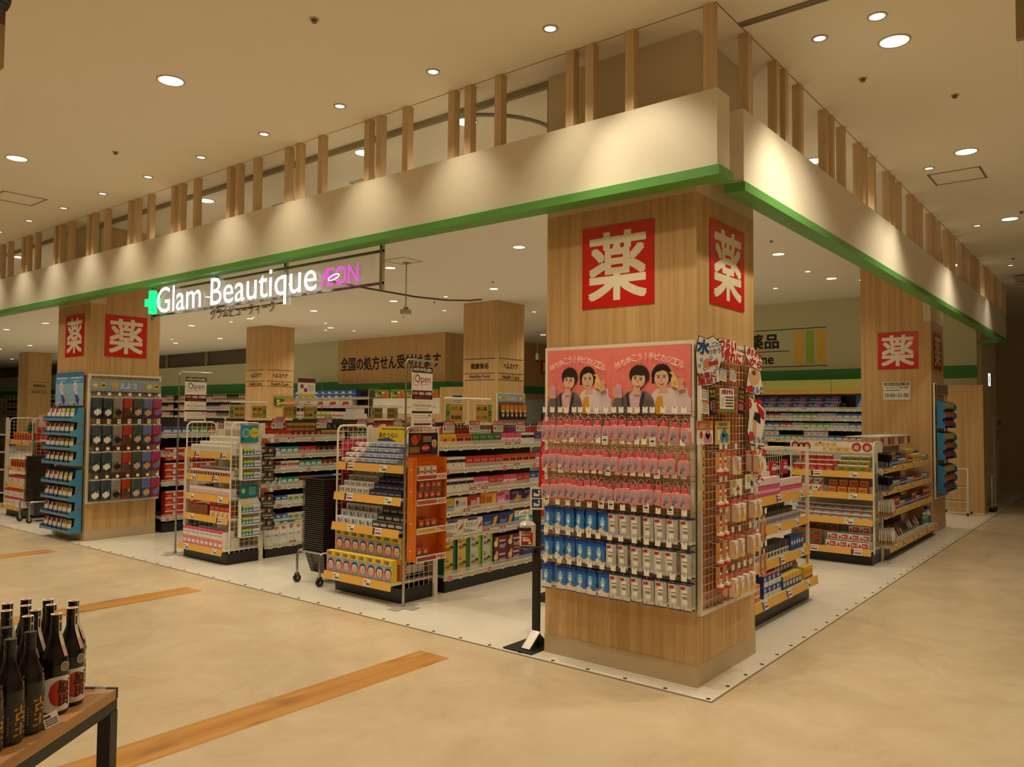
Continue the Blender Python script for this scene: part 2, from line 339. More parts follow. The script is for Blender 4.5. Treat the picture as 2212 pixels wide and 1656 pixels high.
mesh_obj('shutter_rail', MB('metal').tube([(0.26+0.62*(1-math.cos(a)), 2.42-0.62*math.sin(a), ZC-0.014) for a in [math.pi/2*i/10 for i in range(11)]]+[(1.6, 1.80, ZC-0.014)], 0.013, '#8f887c', n=6), label='curved grey shutter guide rail on ceiling behind the corner slats', cat='rail')
mesh_obj('shutter_rail', MB('metal').tube([(4.6,9.25,ZC-.014),(5.6,9.32,ZC-.014),(6.8,9.35,ZC-.014),(7.5,9.15,ZC-.014),(7.8,8.8,ZC-.014),(7.83,8.5,ZC-.014)], 0.016, '#6a6254', n=6), label='bent shutter guide rail on shop ceiling ending at a wooden pillar', cat='rail')
# --- lamps
ring = {}
def lamp(x, y, kind, label, group, power=0, spot=2.2, blend=0.8, rad=0.05, tilt=(0,0)):
    D = {'big': (0.085, 'lamp_glow'), 'wash': (0.038, 'washer_glow'), 'spot': (0.045, 'lamp_glow')}[kind]
    if kind not in ring:
        r = D[0]; mb = MB('paint'); n = 24
        vs = []; 
        for rr, z in ((r+0.012, 0.0), (r+0.010, -0.006), (r, -0.007), (r-0.004, -0.002)): vs += [(rr*math.cos(2*math.pi*i/n), rr*math.sin(2*math.pi*i/n), z) for i in range(n)]
        fs = [(k*n+i, k*n+(i+1)%n, (k+1)*n+(i+1)%n, (k+1)*n+i) for k in range(3) for i in range(n)]
        mb.add(vs, fs, '#cfc7b4' if kind != 'wash' else '#b9b3a4', smooth=True)
        lens = MB(D[1]); lens.add([((r-0.003)*math.cos(2*math.pi*i/n), (r-0.003)*math.sin(2*math.pi*i/n), -0.004) for i in range(n)], [tuple(range(n-1,-1,-1))], '#ffffff')
        ring[kind] = (mb.build('trim_ring'), lens.build('lens'))
    t = thing('downlight', label, 'light', (x, y, ZC), group=group)
    mesh_obj('trim_ring', ring[kind][0], t); mesh_obj('lens', ring[kind][1], t)
    if power:
        l = bpy.data.lights.new('downlight_beam', 'SPOT'); l.energy = power; l.color = WARM; l.spot_size = spot; l.spot_blend = blend; l.shadow_soft_size = rad; l.cycles.use_multiple_importance_sampling = False
        o = bpy.data.objects.new('downlight_beam', l); COL.objects.link(o); o.parent = t; o.location = (0, 0, -0.03 if rad < 0.05 else -0.06); o.rotation_euler = (tilt[0], tilt[1], 0)
ODW = 'first second third fourth fifth sixth seventh eighth ninth tenth eleventh twelfth thirteenth fourteenth fifteenth sixteenth seventeenth eighteenth nineteenth'.split()
ODW += ['twentieth']+['twenty-'+w for w in ODW[:9]]+['thirtieth']+['thirty-'+w for w in ODW[:9]]+['fortieth']+['forty-'+w for w in ODW[:9]]+['fiftieth']+['fifty-'+w for w in ODW[:9]]
for k in range(12): lamp(-0.40, 0.85+0.99*k, 'wash', 'small silver wall-washer downlight, %s from the corner, before the wide front' % ODW[k], 'front wall washers', P_WASH*1.25, 1.5, 1.0, 0.02)
for k, x in enumerate((0.72, 3.95, 6.75, 9.9)): lamp(x, -0.40, 'wash', 'small wall-washer downlight, %s from the corner, before the side fascia' % ODW[k], 'side wall washers', P_WASH*1.25, 1.4, 1.0, 0.02)
for k, y in enumerate((-4.97, -2.17, 0.62, 3.42, 6.22, 9.02, 11.82)): lamp(-1.43, y, 'big', 'large bright mall downlight, %s in the row before the wide front' % ODW[k], 'mall downlights front', P_MALL)
for k, x in enumerate((1.04, 3.63, 6.60, 9.4)): lamp(x, -0.755, 'big', 'large bright aisle downlight, %s from the corner, beside the side fascia' % ODW[k], 'aisle downlights', P_MALL*(0.75, 0.7, 0.55, 0.12)[k])
lamp(0.65, -0.75, 'spot', 'tilted adjustable spot lamp in aisle ceiling beside the corner', None, P_WASH*1.5, 1.2, 0.8, 0.03, (0.35, -0.15))
lamp(-0.75, 0.62, 'spot', 'tilted adjustable spot lamp in mall ceiling before the near pillar', None, P_WASH*1.5, 1.1, 0.8, 0.03, (-0.25, -0.5))
for k, (x, y) in enumerate(((-4.3,-5),(-4.3,0.6),(-4.3,6.2),(-7.2,3.4),(1.0,-4.2),(5.2,-4.2))): lamp(x, y, 'big', 'bright mall downlight farther out in the hall, %s of six' % ODW[k], 'hall downlights', P_MALL*(1.6 if k < 5 else 0.7))
for k, y in enumerate((2.28, 3.51, 6.15, 11.44)): lamp(0.43, y, 'big', 'bright downlight glimpsed between slats, %s from corner, wide front' % ODW[k], 'slat gap downlights', P_GAP)
for k, (x, y) in enumerate(((3.085, 0.386), (9.39, 0.26))): lamp(x, y, 'big', 'bright downlight glimpsed between slats, %s from corner, side fascia' % ODW[k], 'side gap downlights', P_GAP*(1, .3)[k])
n = 0
for i, x in enumerate((1.9, 4.4, 7.0, 9.5)):
    for j, y in enumerate((2.13, 4.85, 7.48, 10.2, 12.86, 15.4, 18.15, 20.9, 23.65, 26.4, 29.1, 32.0, 35.0, 38.0)):
        if x < 4 and y > 12: continue
        lamp(x, y, 'big', 'bright round shop ceiling downlight, %s of line %s back from front' % (ODW[j], ('one', 'two', 'three', 'four')[i]), 'shop ceiling downlights', P_SHOP*(1.0 if y < 12 else 1.35) if (y < 27 or int(y) % 2) else 0)
for k, (x, y) in enumerate(((14.3, 11.7), (13.6, 5.5))): lamp(x, y, 'big', 'bright downlight in the passage behind the shop, %s one' % ODW[k], 'passage downlights', P_SHOP*.6)
for k, (x, y) in enumerate(((8.62,2.24),(9.95,3.25),(9.94,1.76),(7.18,8.88),(8.69,10.35),(10.05,8.83),(8.7,14.6),(9.8,16.0),(7.1,16.4),(6.9,15.1),(8.7,22.4),(10.4,15.5))):
    lamp(x, y, 'spot', 'small adjustable spot lamp in shop ceiling near pillars, %s from aisle' % ODW[k], 'shop spot lamps', P_WASH*1.0, 1.6, 0.9, 0.03)
sp = MB('paint').cyl((0,0,-0.004),(0,0,0),0.03,'#b8ad95').cyl((0,0,-0.022),(0,0,-0.004),0.016,'#6f6753')
spm = sp.build('sprinkler')
for k, (x, y) in enumerate(((0.28,1.75),(0.26,2.9),(-0.95,5.3),(2.2,-0.9),(1.5,-0.45),(6.3,-0.9),(9.3,-0.5),(6.1,1.9),(9.6,1.6),(7.6,9.6),(6.4,7.0),(9.0,12.0),(-1.35,1.9))):
    mesh_obj('sprinkler', spm, None, (x, y, ZC), label='small grey sprinkler head in the ceiling, %s counted from front' % ODW[k], cat='sprinkler', group='ceiling sprinklers')
# ================================================================== SIGNS AND PILLAR DISPLAYS
WHT, OFF, BLK, RED = '#efe9dc', '#e3dccb', '#17140f', '#c81f1c'
def board(mb, u0, v0, u1, v1, y, t, c, edge=None):     # a thin board whose front is at y
    mb.box((u0, y, v0), (u1, y+t, v1), edge or c, faces={'front': c}); return mb
def lines(mb, u0, v0, u1, v1, y, n, c, fill=0.45, seed=1):  # rows of small printed marks standing for body text
    r = random.Random(seed); dv = (v1-v0)/n
    for i in range(n):
        u = u0; top = v1-i*dv
        while u < u1-1e-4:
            w = min(u1-u, (u1-u0)*r.uniform(.06, .2)); mb.rect(u, top-dv*(.5+fill/2), u+w*.82, top-dv*(.5-fill/2), y, c); u += w
def drug_sign(fr, label):
    mb = MB('gloss'); board(mb, -.267, 0, .267, .534, -.006, .006, '#cf1d1a'); mb.text('薬', 0, .267, .43, -.0068, '#f0e4c8', bold=.024, w=.42, res=3)
    mesh_obj('drug_sign', mb, None, (fr.x, fr.y, 2.301), fr.rz, label=label, cat='sign')
drug_sign(Fr(.157, .708, FX), 'red square sign with white kanji on front face of near corner pillar')
drug_sign(Fr(.606, .158, 0), 'red square kanji sign on the aisle face of the near corner pillar')
drug_sign(Fr(.605, 8.30, 0), 'red square kanji sign above hanging mask rack')
drug_sign(Fr(.157, 8.73, FX), 'narrow-looking red kanji sign above the blue hanging strip display')
drug_sign(Fr(8.08, .80, FX), 'red square kanji sign above opening-hours notice')
drug_sign(Fr(8.53, .372, 0), 'red kanji sign on aisle face of the far pillar above blue packs')
mb = MB('print'); board(mb, -.18, 0, .18, .258, -.004, .004, '#e6dfcf'); mb.rect(-.165, .205, .165, .245, -.0045, '#1d2733')
mb.text('医薬品の販売時間のご案内', 0, .225, .024, -.005, '#e6dfcf'); mb.text('イオンドラッグ 東行徳店', 0, .175, .026, -.0045, BLK)
lines(mb, -.15, .125, .05, .145, -.0045, 1, BLK); mb.text('10:00~21:00', 0, .065, .055, -.0045, BLK, w=.31, bold=.012)
mesh_obj('hours_notice', mb, None, (8.079, .818, 1.862), FX, label='white opening-hours notice stuck on wooden pillar below red sign', cat='notice')
# illuminated shop sign -------------------------------------------------------
sg = thing('illuminated_sign', 'glowing white letter sign with green cross hung under the fascia', 'sign', (-.01, 0, 0))
mb = MB('metal')
for z in (2.64, 2.90): mb.box((.055, 2.82, z), (.075, 6.53, z+.02), '#8d8678')
for y in (2.82, 4.10, 5.24, 6.51): mb.box((.05, y, 2.60), (.08, y+.028, 2.96), '#a39c8c')
mesh_obj('hanging_frame', mb, sg)
mb = MB('glass').box((.035, 2.9, 2.655), (.045, 6.5, 2.90), '#ffffff'); mesh_obj('clear_backing', mb, sg)
def sign_word(word, y_left, y_right, zbase, cap, depth, fm, smt, front, side, bold, capch='B', px=-.03):
    x_end = lambda t: text2d(t, bold, 3)[3]
    x0 = text2d(word, bold, 3)[2]; x1 = x_end(word); kx = (y_left-y_right)/(x1-x0); cc = text2d(capch, bold, 3); k = cap/(cc[5]-cc[4])
    for i, ch in enumerate(word):
        if ch == ' ': continue
        t = text2d(ch, bold, 3); off = x_end(word[:i+1])-t[3]
        mb = MB(fm, smt); text3d(mb, ch, depth, front, side, fm, smt, bold, 3, kx, k)
        mesh_obj('letter', mb, sg, (px, y_left-(off-x0)*kx, zbase), FX)
sign_word('Glam Beautique', 6.263, 3.55, 2.652, .262, .055, 'sign_white', 'acrylic', '#ffffff', '#ffffff', 0.0)
sign_word('ÆON', 3.498, 3.012, 2.664, .150, .05, 'sign_pink', 'acrylic', '#ffffff', '#ffffff', -.012, 'N')
mb = MB('sign_white').tube([(-.036, 3.315+.07*math.cos(a), 2.733+.02*math.sin(a)-.012*math.cos(a)) for a in [2*math.pi*i/24 for i in range(24)]], .004, '#ffffff', n=6, close=True); mesh_obj('logo_ring', mb, sg)
mb = MB('sign_green', 'sign_side')
for a, b in (((-.04, -.126), (.04, .126)), ((-.126, -.04), (.126, .04))): mb.box((a[0], 0, a[1]), (b[0], .055, b[1]), '#ffffff')
mesh_obj('cross_emblem', mb, sg, (-.03, 6.408, 2.784), FX)
x0 = 5.269; w = 1.092/10
for i, ch in enumerate('グラムビューティーク'):
    mb = MB('paint'); t = text2d(ch, .012, 2); k = .115/1.0
    text3d(mb, ch, .02, '#3a352d', '#d9d2c2', 'paint', 'paint', 0.0, 2, k*.95, k)
    mesh_obj('kana_letter', mb, sg, (.0, x0-w*i, 2.525), FX)
mesh_obj('kana_rail', MB('metal').box((.022, 4.1, 2.585), (.034, 5.3, 2.597), '#8d8678'), sg)
# wall lettering ---------------------------------------------------------------
mb = MB('print')
mb.text('全国の処方せん受付けます', 0, 0, .42, 0, '#1c1712', w=4.42, bold=.022); mesh_obj('wall_lettering', mb, None, (12.12, 15.95, 3.17), FX, label='large black lettering across the wooden pharmacy wall', cat='lettering')
mb = MB('print'); Y0 = -.001
for z, a, b in ((3.40, -2.2, 1.0), (2.955, -2.2, .25), (2.635, -2.2, 1.0)): mb.rect(a, z-.008, b, z+.008, Y0, '#232030')
mb.text('医薬品', -.45, 3.17, .30, Y0, '#15120f', w=.96, bold=.035, res=3); mb.text('Medicine', -.56, 2.80, .20, Y0, '#15120f', w=.96, bold=.025, res=3)
for i, c in enumerate(('#e3b73b', '#9db93a', '#e3b73b')): mb.rect(.365+.222*i, 2.69, .53+.222*i, 3.35, Y0, c)
mesh_obj('department_lettering', mb, None, (11.917, 3.94, 0), FX, label='medicine department lettering with yellow and green bars on sage wall', cat='lettering')
mb = MB('print')
for z, a, b in ((3.33, -3.2, 1.3), (2.98, -3.2, .1), (2.74, -3.2, 1.3)): mb.rect(a, z-.01, b, z+.01, Y0, '#3a362c')
mb.text('日用雑貨', -.9, 3.15, .24, Y0, '#2a2620', w=1.7, bold=.03); mb.text('Daily Goods', -.95, 2.86, .15, Y0, '#2a2620', w=1.7, bold=.015)
for i, c in enumerate(('#e0bb52', '#a9bf55', '#e0bb52')): mb.rect(.32+.34*i, 2.80, .55+.34*i, 3.28, Y0, c)
mesh_obj('department_lettering', mb, None, (12.146, 31.2, 0), FX, label='daily goods lettering with pale colour bars on the far sage wall', cat='lettering')
def pillar_text(x, y, rz, jp, en, label, w):
    mb = MB('print'); hw = w/2
    for z in (2.76, 2.455, 2.32): mb.rect(-hw, z-.006, hw, z+.006, -.001, '#46281c')
    mb.text(jp, 0, 2.61, .115, -.001, '#33180f', bold=.03, w=w*.58); mb.text(en, 0, 2.386, .085, -.001, '#33180f', bold=.015, w=w*.68)
    mesh_obj('pillar_lettering', mb, None, (x, y, 0), rz, label=label, cat='lettering')
pillar_text(8.147, 8.81, FX, '健康食品', 'Healthy Food', 'dark healthy-food lettering with rules on shop pillar', .84)
pillar_text(8.60, 8.337, 0, 'ヘルスケア', 'Health Care', 'dark health-care lettering on the pillar face above blue banner', .82)
pillar_text(8.117, 16.81, FX, 'ヘルスケア', 'Health Care', 'small health-care lettering on the dimmer face of the farther pillar', .86)
pillar_text(8.56, 16.327, 0, 'ヘルスケア', 'Health Care', 'health-care lettering on the brighter face of the farther pillar', .80)
pillar_text(8.62, 32.497, 0, '家事用品', 'Household Goods', 'household-goods lettering on the most distant wooden pillar', .78)
# wire panels --------------------------------------------------------------------
def grid_part(parent, u0, v0, u1, v1, y, du, dv, r=.0016, c='#ddd6c6', name='wire_grid'):
    mb = MB('paint'); n = max(1, round((u1-u0)/du)); m = max(1, round((v1-v0)/dv))
    for i in range(1, n): u = u0+(u1-u0)*i/n; mb.box((u-r, y-r, v0), (u+r, y+r, v1), c)
    for j in range(1, m): v = v0+(v1-v0)*j/m; mb.box((u0, y-r-.003, v-r), (u1, y+r-.003, v+r), c)
    return mesh_obj(name, mb, parent)
def wire_panel(fr, W_, z0, z1, label, du=.05, dv=.05, c='#e2dac6'):
    t = thing('wire_panel', label, 'display panel', fr.w((0, 0, 0)), fr.rz); h = W_/2; r = .012
    mb = MB('paint')
    for u in (-h+r, h-r): mb.box((u-r, -r, z0), (u+r, r, z1), c)
    for v in (z0+r, z1-r): mb.box((-h+2*r, -r, v-r), (h-2*r, r, v+r), c)
    mesh_obj('frame', mb, t); grid_part(t, -h+2*r, z0+2*r, h-2*r, z1-2*r, 0, du, dv, c=c); return t
hook_m = None
def hook_mesh(L=.15, lab=True):
    mb = MB('metal', 'print'); mb.tube([(0, 0, 0), (0, -L*.93, 0), (0, -L, .012)], .0022, '#d8d4cc', 'metal', n=5)
    if lab: mb.tube([(0, 0, .03), (0, -L, .035)], .0018, '#d8d4cc', 'metal', n=4); mb.box((-.017, -L-.003, .022), (.017, -L, .058), '#f0ead8', 'print'); mb.poly([(-.006, .058), (.006, .058), (0, .047)], -L-.0035, '#9b8a6c', 'print')
    return mb.build('hook')
HOOK = hook_mesh()
TAG = MB('print'); TAG.box((-.020, -.002, 0), (.020, 0, .052), '#efe9da'); TAG.rect(-.012, .022, .012, .034, -.0025, '#4a443c'); TAG.rect(-.014, .010, .014, .013, -.0025, '#8a8478'); TAG.rect(-.014, .043, .008, .046, -.0025, '#8a8478'); TAG = TAG.build('price_tag')
def superloft(mb, secs, c, m=None, n=16, cols=None, o=(0, 0, 0)):   # secs: (z, half width, half depth, exponent)
    vs = []
    for z, a, b, e in secs:
        for j in range(n):
            t = 2*math.pi*j/n; ct, st = math.cos(t), math.sin(t)
            vs.append((o[0]+a*math.copysign(abs(ct)**(2/e), ct), o[1]+b*math.copysign(abs(st)**(2/e), st), o[2]+z))
    for i in range(len(secs)-1): mb.add(vs, [(i*n+j, i*n+(j+1)%n, (i+1)*n+(j+1)%n, (i+1)*n+j) for j in range(n)], cols[i] if cols else c, m, True)
    mb.add(vs, [tuple(range(n-1, -1, -1)), tuple((len(secs)-1)*n+j for j in range(n))], cols[-1] if cols else c, m); return mb
def pillow(w, h, b, fn, nu=10, nv=16, back='#cccccc', m='film'):     # a filled pouch, front to -y, hanging from z=0 downward
    mb = MB(m); vs = []; P = lambda t: 1-abs(2*t-1)**4
    for j in range(nv+1):
        for i in range(nu+1):
            u, v = i/nu, j/nv; vs.append(((u-.5)*w, -b*P(u)*P(v), (v-1)*h))
    for j in range(nv):
        for i in range(nu):
            k = j*(nu+1)+i; mb.add([vs[k], vs[k+1], vs[k+nu+2], vs[k+nu+1]], [(0, 1, 2, 3)], fn((i+.5)/nu, (j+.5)/nv), None, True)
    bk = [(x, -y*.5, z) for x, y, z in vs]
    for j in range(nv):
        for i in range(nu):
            k = j*(nu+1)+i; mb.add([bk[k], bk[k+nu+1], bk[k+nu+2], bk[k+1]], [(0, 1, 2, 3)], back, None, True)
    return mb
# --- near pillar, front face
PF = Fr(.13, .704, FX)
wp = wire_panel(PF, 1.092, .458, 2.056, 'cream wire panel with hooks on front face of near corner pillar', .046, .05)
def poster_people(name, u0, u1, v0, v1, label):
    w, h = u1-u0, v1-v0; mb = MB('print'); y = -.018; board(mb, 0, 0, w, h, y, .003, '#e87a70')
    X = lambda u: u*w; Z = lambda v: v*h; e = [y-.0004]
    def P(pts, c): e[0] -= .00025; mb.poly([(X(a), Z(b)) for a, b in pts], e[0], c)
    def D(u, v, r, rv, c, n=18): e[0] -= .00025; mb.disc(X(u), Z(v), X(r), e[0], c, None, n, Z(rv))
    P([(0, .02), (1, .02), (1, .10), (0, .10)], '#e06c64')
    # second figure, pale jacket
    P([(.50, 0), (.49, .22), (.55, .33), (.60, .37), (.74, .38), (.80, .36), (.88, .33), (1, .22), (1, 0)], '#e6cfc9'); P([(.565, 0), (.57, .20), (.60, .26), (.66, .27), (.67, 0)], '#d99a2c')
    P([(.80, .36), (.83, .40), (.95, .38), (.97, .22), (1, .2), (1, .0), (.86, 0)], '#dfc6c2'); P([(.60, .30), (.74, .31), (.70, .42), (.63, .42)], '#d8a98c')
    D(.645, .565, .125, .165, '#2a1a14'); D(.645, .515, .088, .135, '#dcae90'); P([(.545, .50), (.55, .64), (.60, .70), (.66, .655), (.70, .71), (.745, .62), (.75, .50), (.735, .60), (.66, .635), (.57, .60), (.555, .50)], '#20130f')
    P([(.525, .44), (.53, .60), (.56, .62), (.555, .46)], '#20130f'); P([(.745, .62), (.765, .58), (.76, .47), (.74, .50)], '#20130f')
    for s in (-1, 1): D(.645+s*.036, .535, .016, .009, '#2a1a14', 8); P([(.645+s*.036-.024, .556), (.645+s*.036+.024, .556), (.645+s*.036+.022, .563), (.645+s*.036-.022, .563)], '#3a241a')
    P([(.640, .49), (.655, .49), (.648, .53)], '#c6906f'); P([(.612, .452), (.678, .452), (.665, .432), (.645, .426), (.625, .432)], '#a8433c'); P([(.62, .449), (.67, .449), (.66, .440), (.63, .440)], '#f2e8df')
    # first figure, grey checked shirt
    P([(.0, 0), (.02, .13), (.10, .22), (.20, .30), (.26, .345), (.46, .335), (.54, .24), (.565, .14), (.57, 0)], '#75696a'); P([(.235, 0), (.235, .27), (.28, .34), (.40, .34), (.385, .22), (.35, 0)], '#e0b3b8')
    for k in range(7): P([(.03, .02+.035*k), (.235, .02+.035*k), (.235, .026+.035*k), (.03, .026+.035*k)], '#6a5e60'); P([(.38, .02+.035*k), (.55, .02+.03*k), (.55, .026+.03*k), (.38, .026+.035*k)], '#6a5e60')
    P([(.235, .0), (.20, .29), (.235, .33), (.262, .0)], '#3c3436'); P([(.385, .22), (.36, 0), (.385, 0), (.44, .30), (.42, .34)], '#3c3436'); P([(.30, .28), (.385, .28), (.385, .40), (.30, .40)], '#dcae90')
    D(.372, .575, .128, .145, '#2b1a13'); D(.36, .51, .090, .125, '#dfb294'); P([(.26, .50), (.25, .60), (.28, .68), (.33, .63), (.37, .66), (.42, .61), (.45, .65), (.485, .58), (.47, .49), (.45, .57), (.40, .56), (.34, .575), (.29, .56), (.275, .49)], '#2b1a13')
    for a in range(7): t = .5+.35*a; P([(.372+.11*math.cos(t), .575+.13*math.sin(t)), (.372+.125*math.cos(t+.1), .575+.165*math.sin(t+.1)), (.372+.11*math.cos(t+.25), .575+.13*math.sin(t+.25))], '#2b1a13')
    for s in (-1, 1): D(.36+s*.036, .52-s*.008, .016, .009, '#2a1a14', 8); P([(.36+s*.036-.024, .543-s*.008), (.36+s*.036+.024, .541-s*.008), (.36+s*.036+.02, .549-s*.008), (.36+s*.036-.02, .551-s*.008)], '#4a2e22')
    P([(.352, .475), (.368, .475), (.362, .515)], '#c99474'); P([(.325, .437), (.392, .43), (.378, .408), (.355, .402), (.335, .412)], '#a8433c'); P([(.332, .434), (.386, .428), (.374, .416), (.34, .420)], '#f4ebe2')
    # held bottles and hands
    P([(.075, .27), (.075, .42), (.095, .45), (.12, .45), (.145, .42), (.155, .27)], '#d9a7b6'); P([(.095, .45), (.12, .45), (.12, .50), (.09, .50)], '#e07a96'); D(.112, .34, .026, .045, '#b7a8c4')
    for k in range(4): P([(.03, .28+.032*k), (.085, .272+.032*k), (.09, .295+.032*k), (.04, .308+.032*k)], '#d9a688')
    P([(.05, .23), (.15, .21), (.165, .28), (.12, .30), (.06, .29)], '#d9a688'); P([(.04, 0), (.03, .14), (.06, .24), (.15, .24), (.165, .12), (.16, 0)], '#6d6163')
    P([(.775, .40), (.775, .52), (.80, .555), (.835, .54), (.875, .42), (.85, .37)], '#d9c08c'); P([(.79, .555), (.825, .545), (.815, .60), (.77, .605), (.745, .59), (.77, .585)], '#d9c22e'); D(.823, .44, .026, .04, '#e0a93a')
    for k in range(4): P([(.86, .385+.03*k), (.925, .40+.03*k), (.92, .425+.03*k), (.86, .41+.03*k)], '#d9a688')
    P([(.845, .33), (.93, .36), (.935, .41), (.86, .39)], '#d9a688')
    s = '持ち歩こう！手ピカジェル'; n = len(s)
    for i, ch in enumerate(s):
        t = i/(n-1); u = .10+.80*t; v = .66+.19*math.sin(math.pi*(.12+.80*t)); rot = .5*(.42-t)*1.4
        e[0] -= .00005; mb.text(ch, X(u), Z(v), Z(.095), e[0], '#f4ead8', bold=.008, rot=rot)
    mesh_obj(name, mb, None, PF.w((u0, 0, v0)), PF.rz, label=label, cat='poster')
poster_people('poster', -.522, -.020, 1.612, 2.034, 'red poster of two smiling people, the one nearer the dispenser side')
poster_people('poster', -.019, .532, 1.612, 2.034, 'red poster of two smiling people, the one nearer the pillar corner')
def gel_bottle():
    t = thing('hand_gel_bottle', 'pink hand gel bottle, first along, on the top hook row of pillar', 'bottle', group='pink gel bottles top row')
    mb = MB('gloss'); superloft(mb, [(-.105, .030, .013, 5), (-.100, .033, .015, 5), (-.035, .033, .015, 5), (-.018, .027, .014, 4), (-.012, .016, .012, 2)], '#e2908a'); mesh_obj('body', mb, t)
    mb = MB('gloss'); superloft(mb, [(-.014, .017, .013, 3), (.012, .016, .012, 3), (.016, .014, .010, 3)], '#dc5d6c'); mesh_obj('cap', mb, t)
    mb = MB('print'); mb.poly([(-.022, -.092), (.022, -.092), (.022, -.045), (.015, -.032), (0, -.028), (-.015, -.032), (-.022, -.045)], -.0156, '#b6a6b4'); mb.rect(-.016, -.062, .016, -.056, -.016, '#c05a6a'); mb.rect(-.016, -.075, .012, -.066, -.016, '#6d6c86'); mb.rect(-.018, -.090, -.004, -.078, -.016, '#5a5560'); mb.disc(0, -.045, .008, -.016, '#9a93a8'); mesh_obj('label', mb, t)
    mb = MB('gloss'); mb.tube([(-.020, 0, -.012), (-.026, 0, .012), (-.012, 0, .038), (0, 0, .046), (.012, 0, .038), (.026, 0, .012), (.020, 0, -.012)], .0022, '#eaa198', n=5); mesh_obj('strap', mb, t); return t
G0 = gel_bottle(); rr = random.Random(3)
rows = [('top', 1.552, [-.444,-.385,-.323,-.274,-.214,-.167,-.108,-.046,.024,.08,.132,.194,.244,.297,.346,.416,.492,.55]),
        ('middle', 1.362, [-.447,-.388,-.343,-.286,-.234,-.183,-.132,-.086,-.032,.02,.085,.14,.191,.241,.29,.35,.409,.467,.541]),
        ('bottom', 1.172, [-.445,-.373,-.311,-.267,-.216,-.165,-.118,-.064,-.011,.041,.105,.16,.214,.268,.316,.379,.438,.488,.548])]
first = True
for nm, z, us in rows:
    grp = 'pink gel bottles %s row' % nm
    for i, u in enumerate(us):
        lab = 'pink hand gel bottle, %s along, on the %s hook row of pillar' % (ODW[i], nm)
        mesh_obj('hook', HOOK, wp, (u, 0, z+.045)); dz = rr.uniform(-.008, .008)
        L = PF.w((u+.003, -.142+rr.uniform(-.01, .006), z+dz)); rz = PF.rz+rr.uniform(-.45, .35)
        if first: G0.location = L; G0.rotation_euler = (0, 0, rz); first = False; b = G0
        else: b = copy_of(G0, L, rz, lab, grp)
        b.rotation_euler = (0, rr.uniform(-.09, .09), rz)
        if i in ((2, 9, 15) if nm != 'top' else ()): mesh_obj('price_tag', TAG, wp, (u, -.156, z+.06))
def blue_fn(u, v):
    if v > .90 or v < .03: return '#17357e'
    if v < .26 + .06*math.sin(u*5): return '#e9e3d6'
    if (u-.5)**2/.03+(v-.55)**2/.05 < 1: return '#9fc9e6' if not (.44 < u < .6 and .42 < v < .58) else '#f1efe8'
    return '#2a78c4' if v < .8 else '#1b56a8'
def silver_fn(u, v):
    if v > .92 or v < .03: return '#22335c'
    if abs(u-.3) < .22 and abs(v-.84) < .045: return '#b0272c'
    if .32 < u < .66 and .28 < v < .76: return '#f2eee6' if not (abs(v-.5) < .05 or abs(v-.62) < .02) else '#8f8a72'
    if v < .17: return '#d9d4c8' if (int(u*14) % 4) else '#8aa0bd'
    return '#cdc8be' if u < .75 else '#b4aea2'
PKB = pillow(.074, .160, .012, blue_fn, 10, 18, '#e5dfd2').build('wipes_pack'); PKS = pillow(.076, .160, .010, silver_fn, 10, 18, '#bab5aa').build('wipes_pack')
rows = [('upper', 1.008, [-.424,-.339,-.259,-.178,-.095,-.006,.065,.144,.221,.307,.385,.466,.552]),
        ('middle', .820, [-.429,-.338,-.256,-.171,-.1,-.031,.053,.132,.225,.307,.382,.455,.552]),
        ('lowest', .636, [-.435,-.323,-.246,-.17,-.091,-.002,.079,.149,.226,.309,.393,.477,.55])]
for nm, z, us in rows:
    for i, u in enumerate(us):
        bl = i < 6; mesh_obj('hook', HOOK, wp, (u, 0, z-.005))
        for k in range(2):
            mesh_obj('wipes_pack', PKB if bl else PKS, None, PF.w((u, -.132+.045*k, z+rr.uniform(-.003, .003))), PF.rz+rr.uniform(-.2, .12)*(1-k), rx=rr.uniform(-.03, .06),
                     label='%s wipes pack, %s along, %s on the %s wipes row' % ('bright blue and white' if bl else 'silver and white', ODW[i], ('in front', 'behind')[k], nm), cat='wipes', group=('blue' if bl else 'silver')+' wipes '+nm)
        if nm == 'upper' and i in (0, 3, 5, 6, 9, 11): mesh_obj('price_tag', TAG, wp, (u, -.156, z+.02))
# --- near pillar, aisle face
PA = Fr(.545, .13, 0)
wa = wire_panel(PA, .83, .43, 2.06, 'cream wire panel with cosmetic cards on aisle face of near pillar', .052, .05)
mesh_obj('orange_back_sheet', MB('gloss').box((-.39, .012, .46), (.39, .016, 2.03), '#b0632a'), wa)
BK2 = hook_mesh(.11)
def pop(name, fr, u, v, w, h, paint, label, y=-.03, rot=0.0, tilt=0.0, cat='card', shape=None):
    mb = MB('print'); pts = shape or [(-.5, -.5), (.5, -.5), (.5, .5), (-.5, .5)]
    if shape: mb.add([(a*w*1.07, .0045, b*h*1.05) for a, b in pts], [tuple(range(len(pts)))], '#2a2420')
    f = [(a*w, 0, b*h) for a, b in pts]; k = len(f); bk = [(x, .003, z) for x, _, z in f]
    mb.add(f+bk, [tuple(range(k)), tuple(range(2*k-1, k-1, -1))]+[(i, k+i, k+(i+1)%k, (i+1)%k) for i in range(k)], '#efe8da')
    paint(mb, w, h); o = mesh_obj(name, mb, None, fr.w((u, y, v)), fr.rz+tilt, ry=rot, label=label, cat=cat); return o
blob = lambda n, a, s: [((.5-a*((i*7+s) % 3)/2)*math.cos(2*math.pi*i/n), (.5-a*((i*5+s) % 3)/2)*math.sin(2*math.pi*i/n)) for i in range(n)]
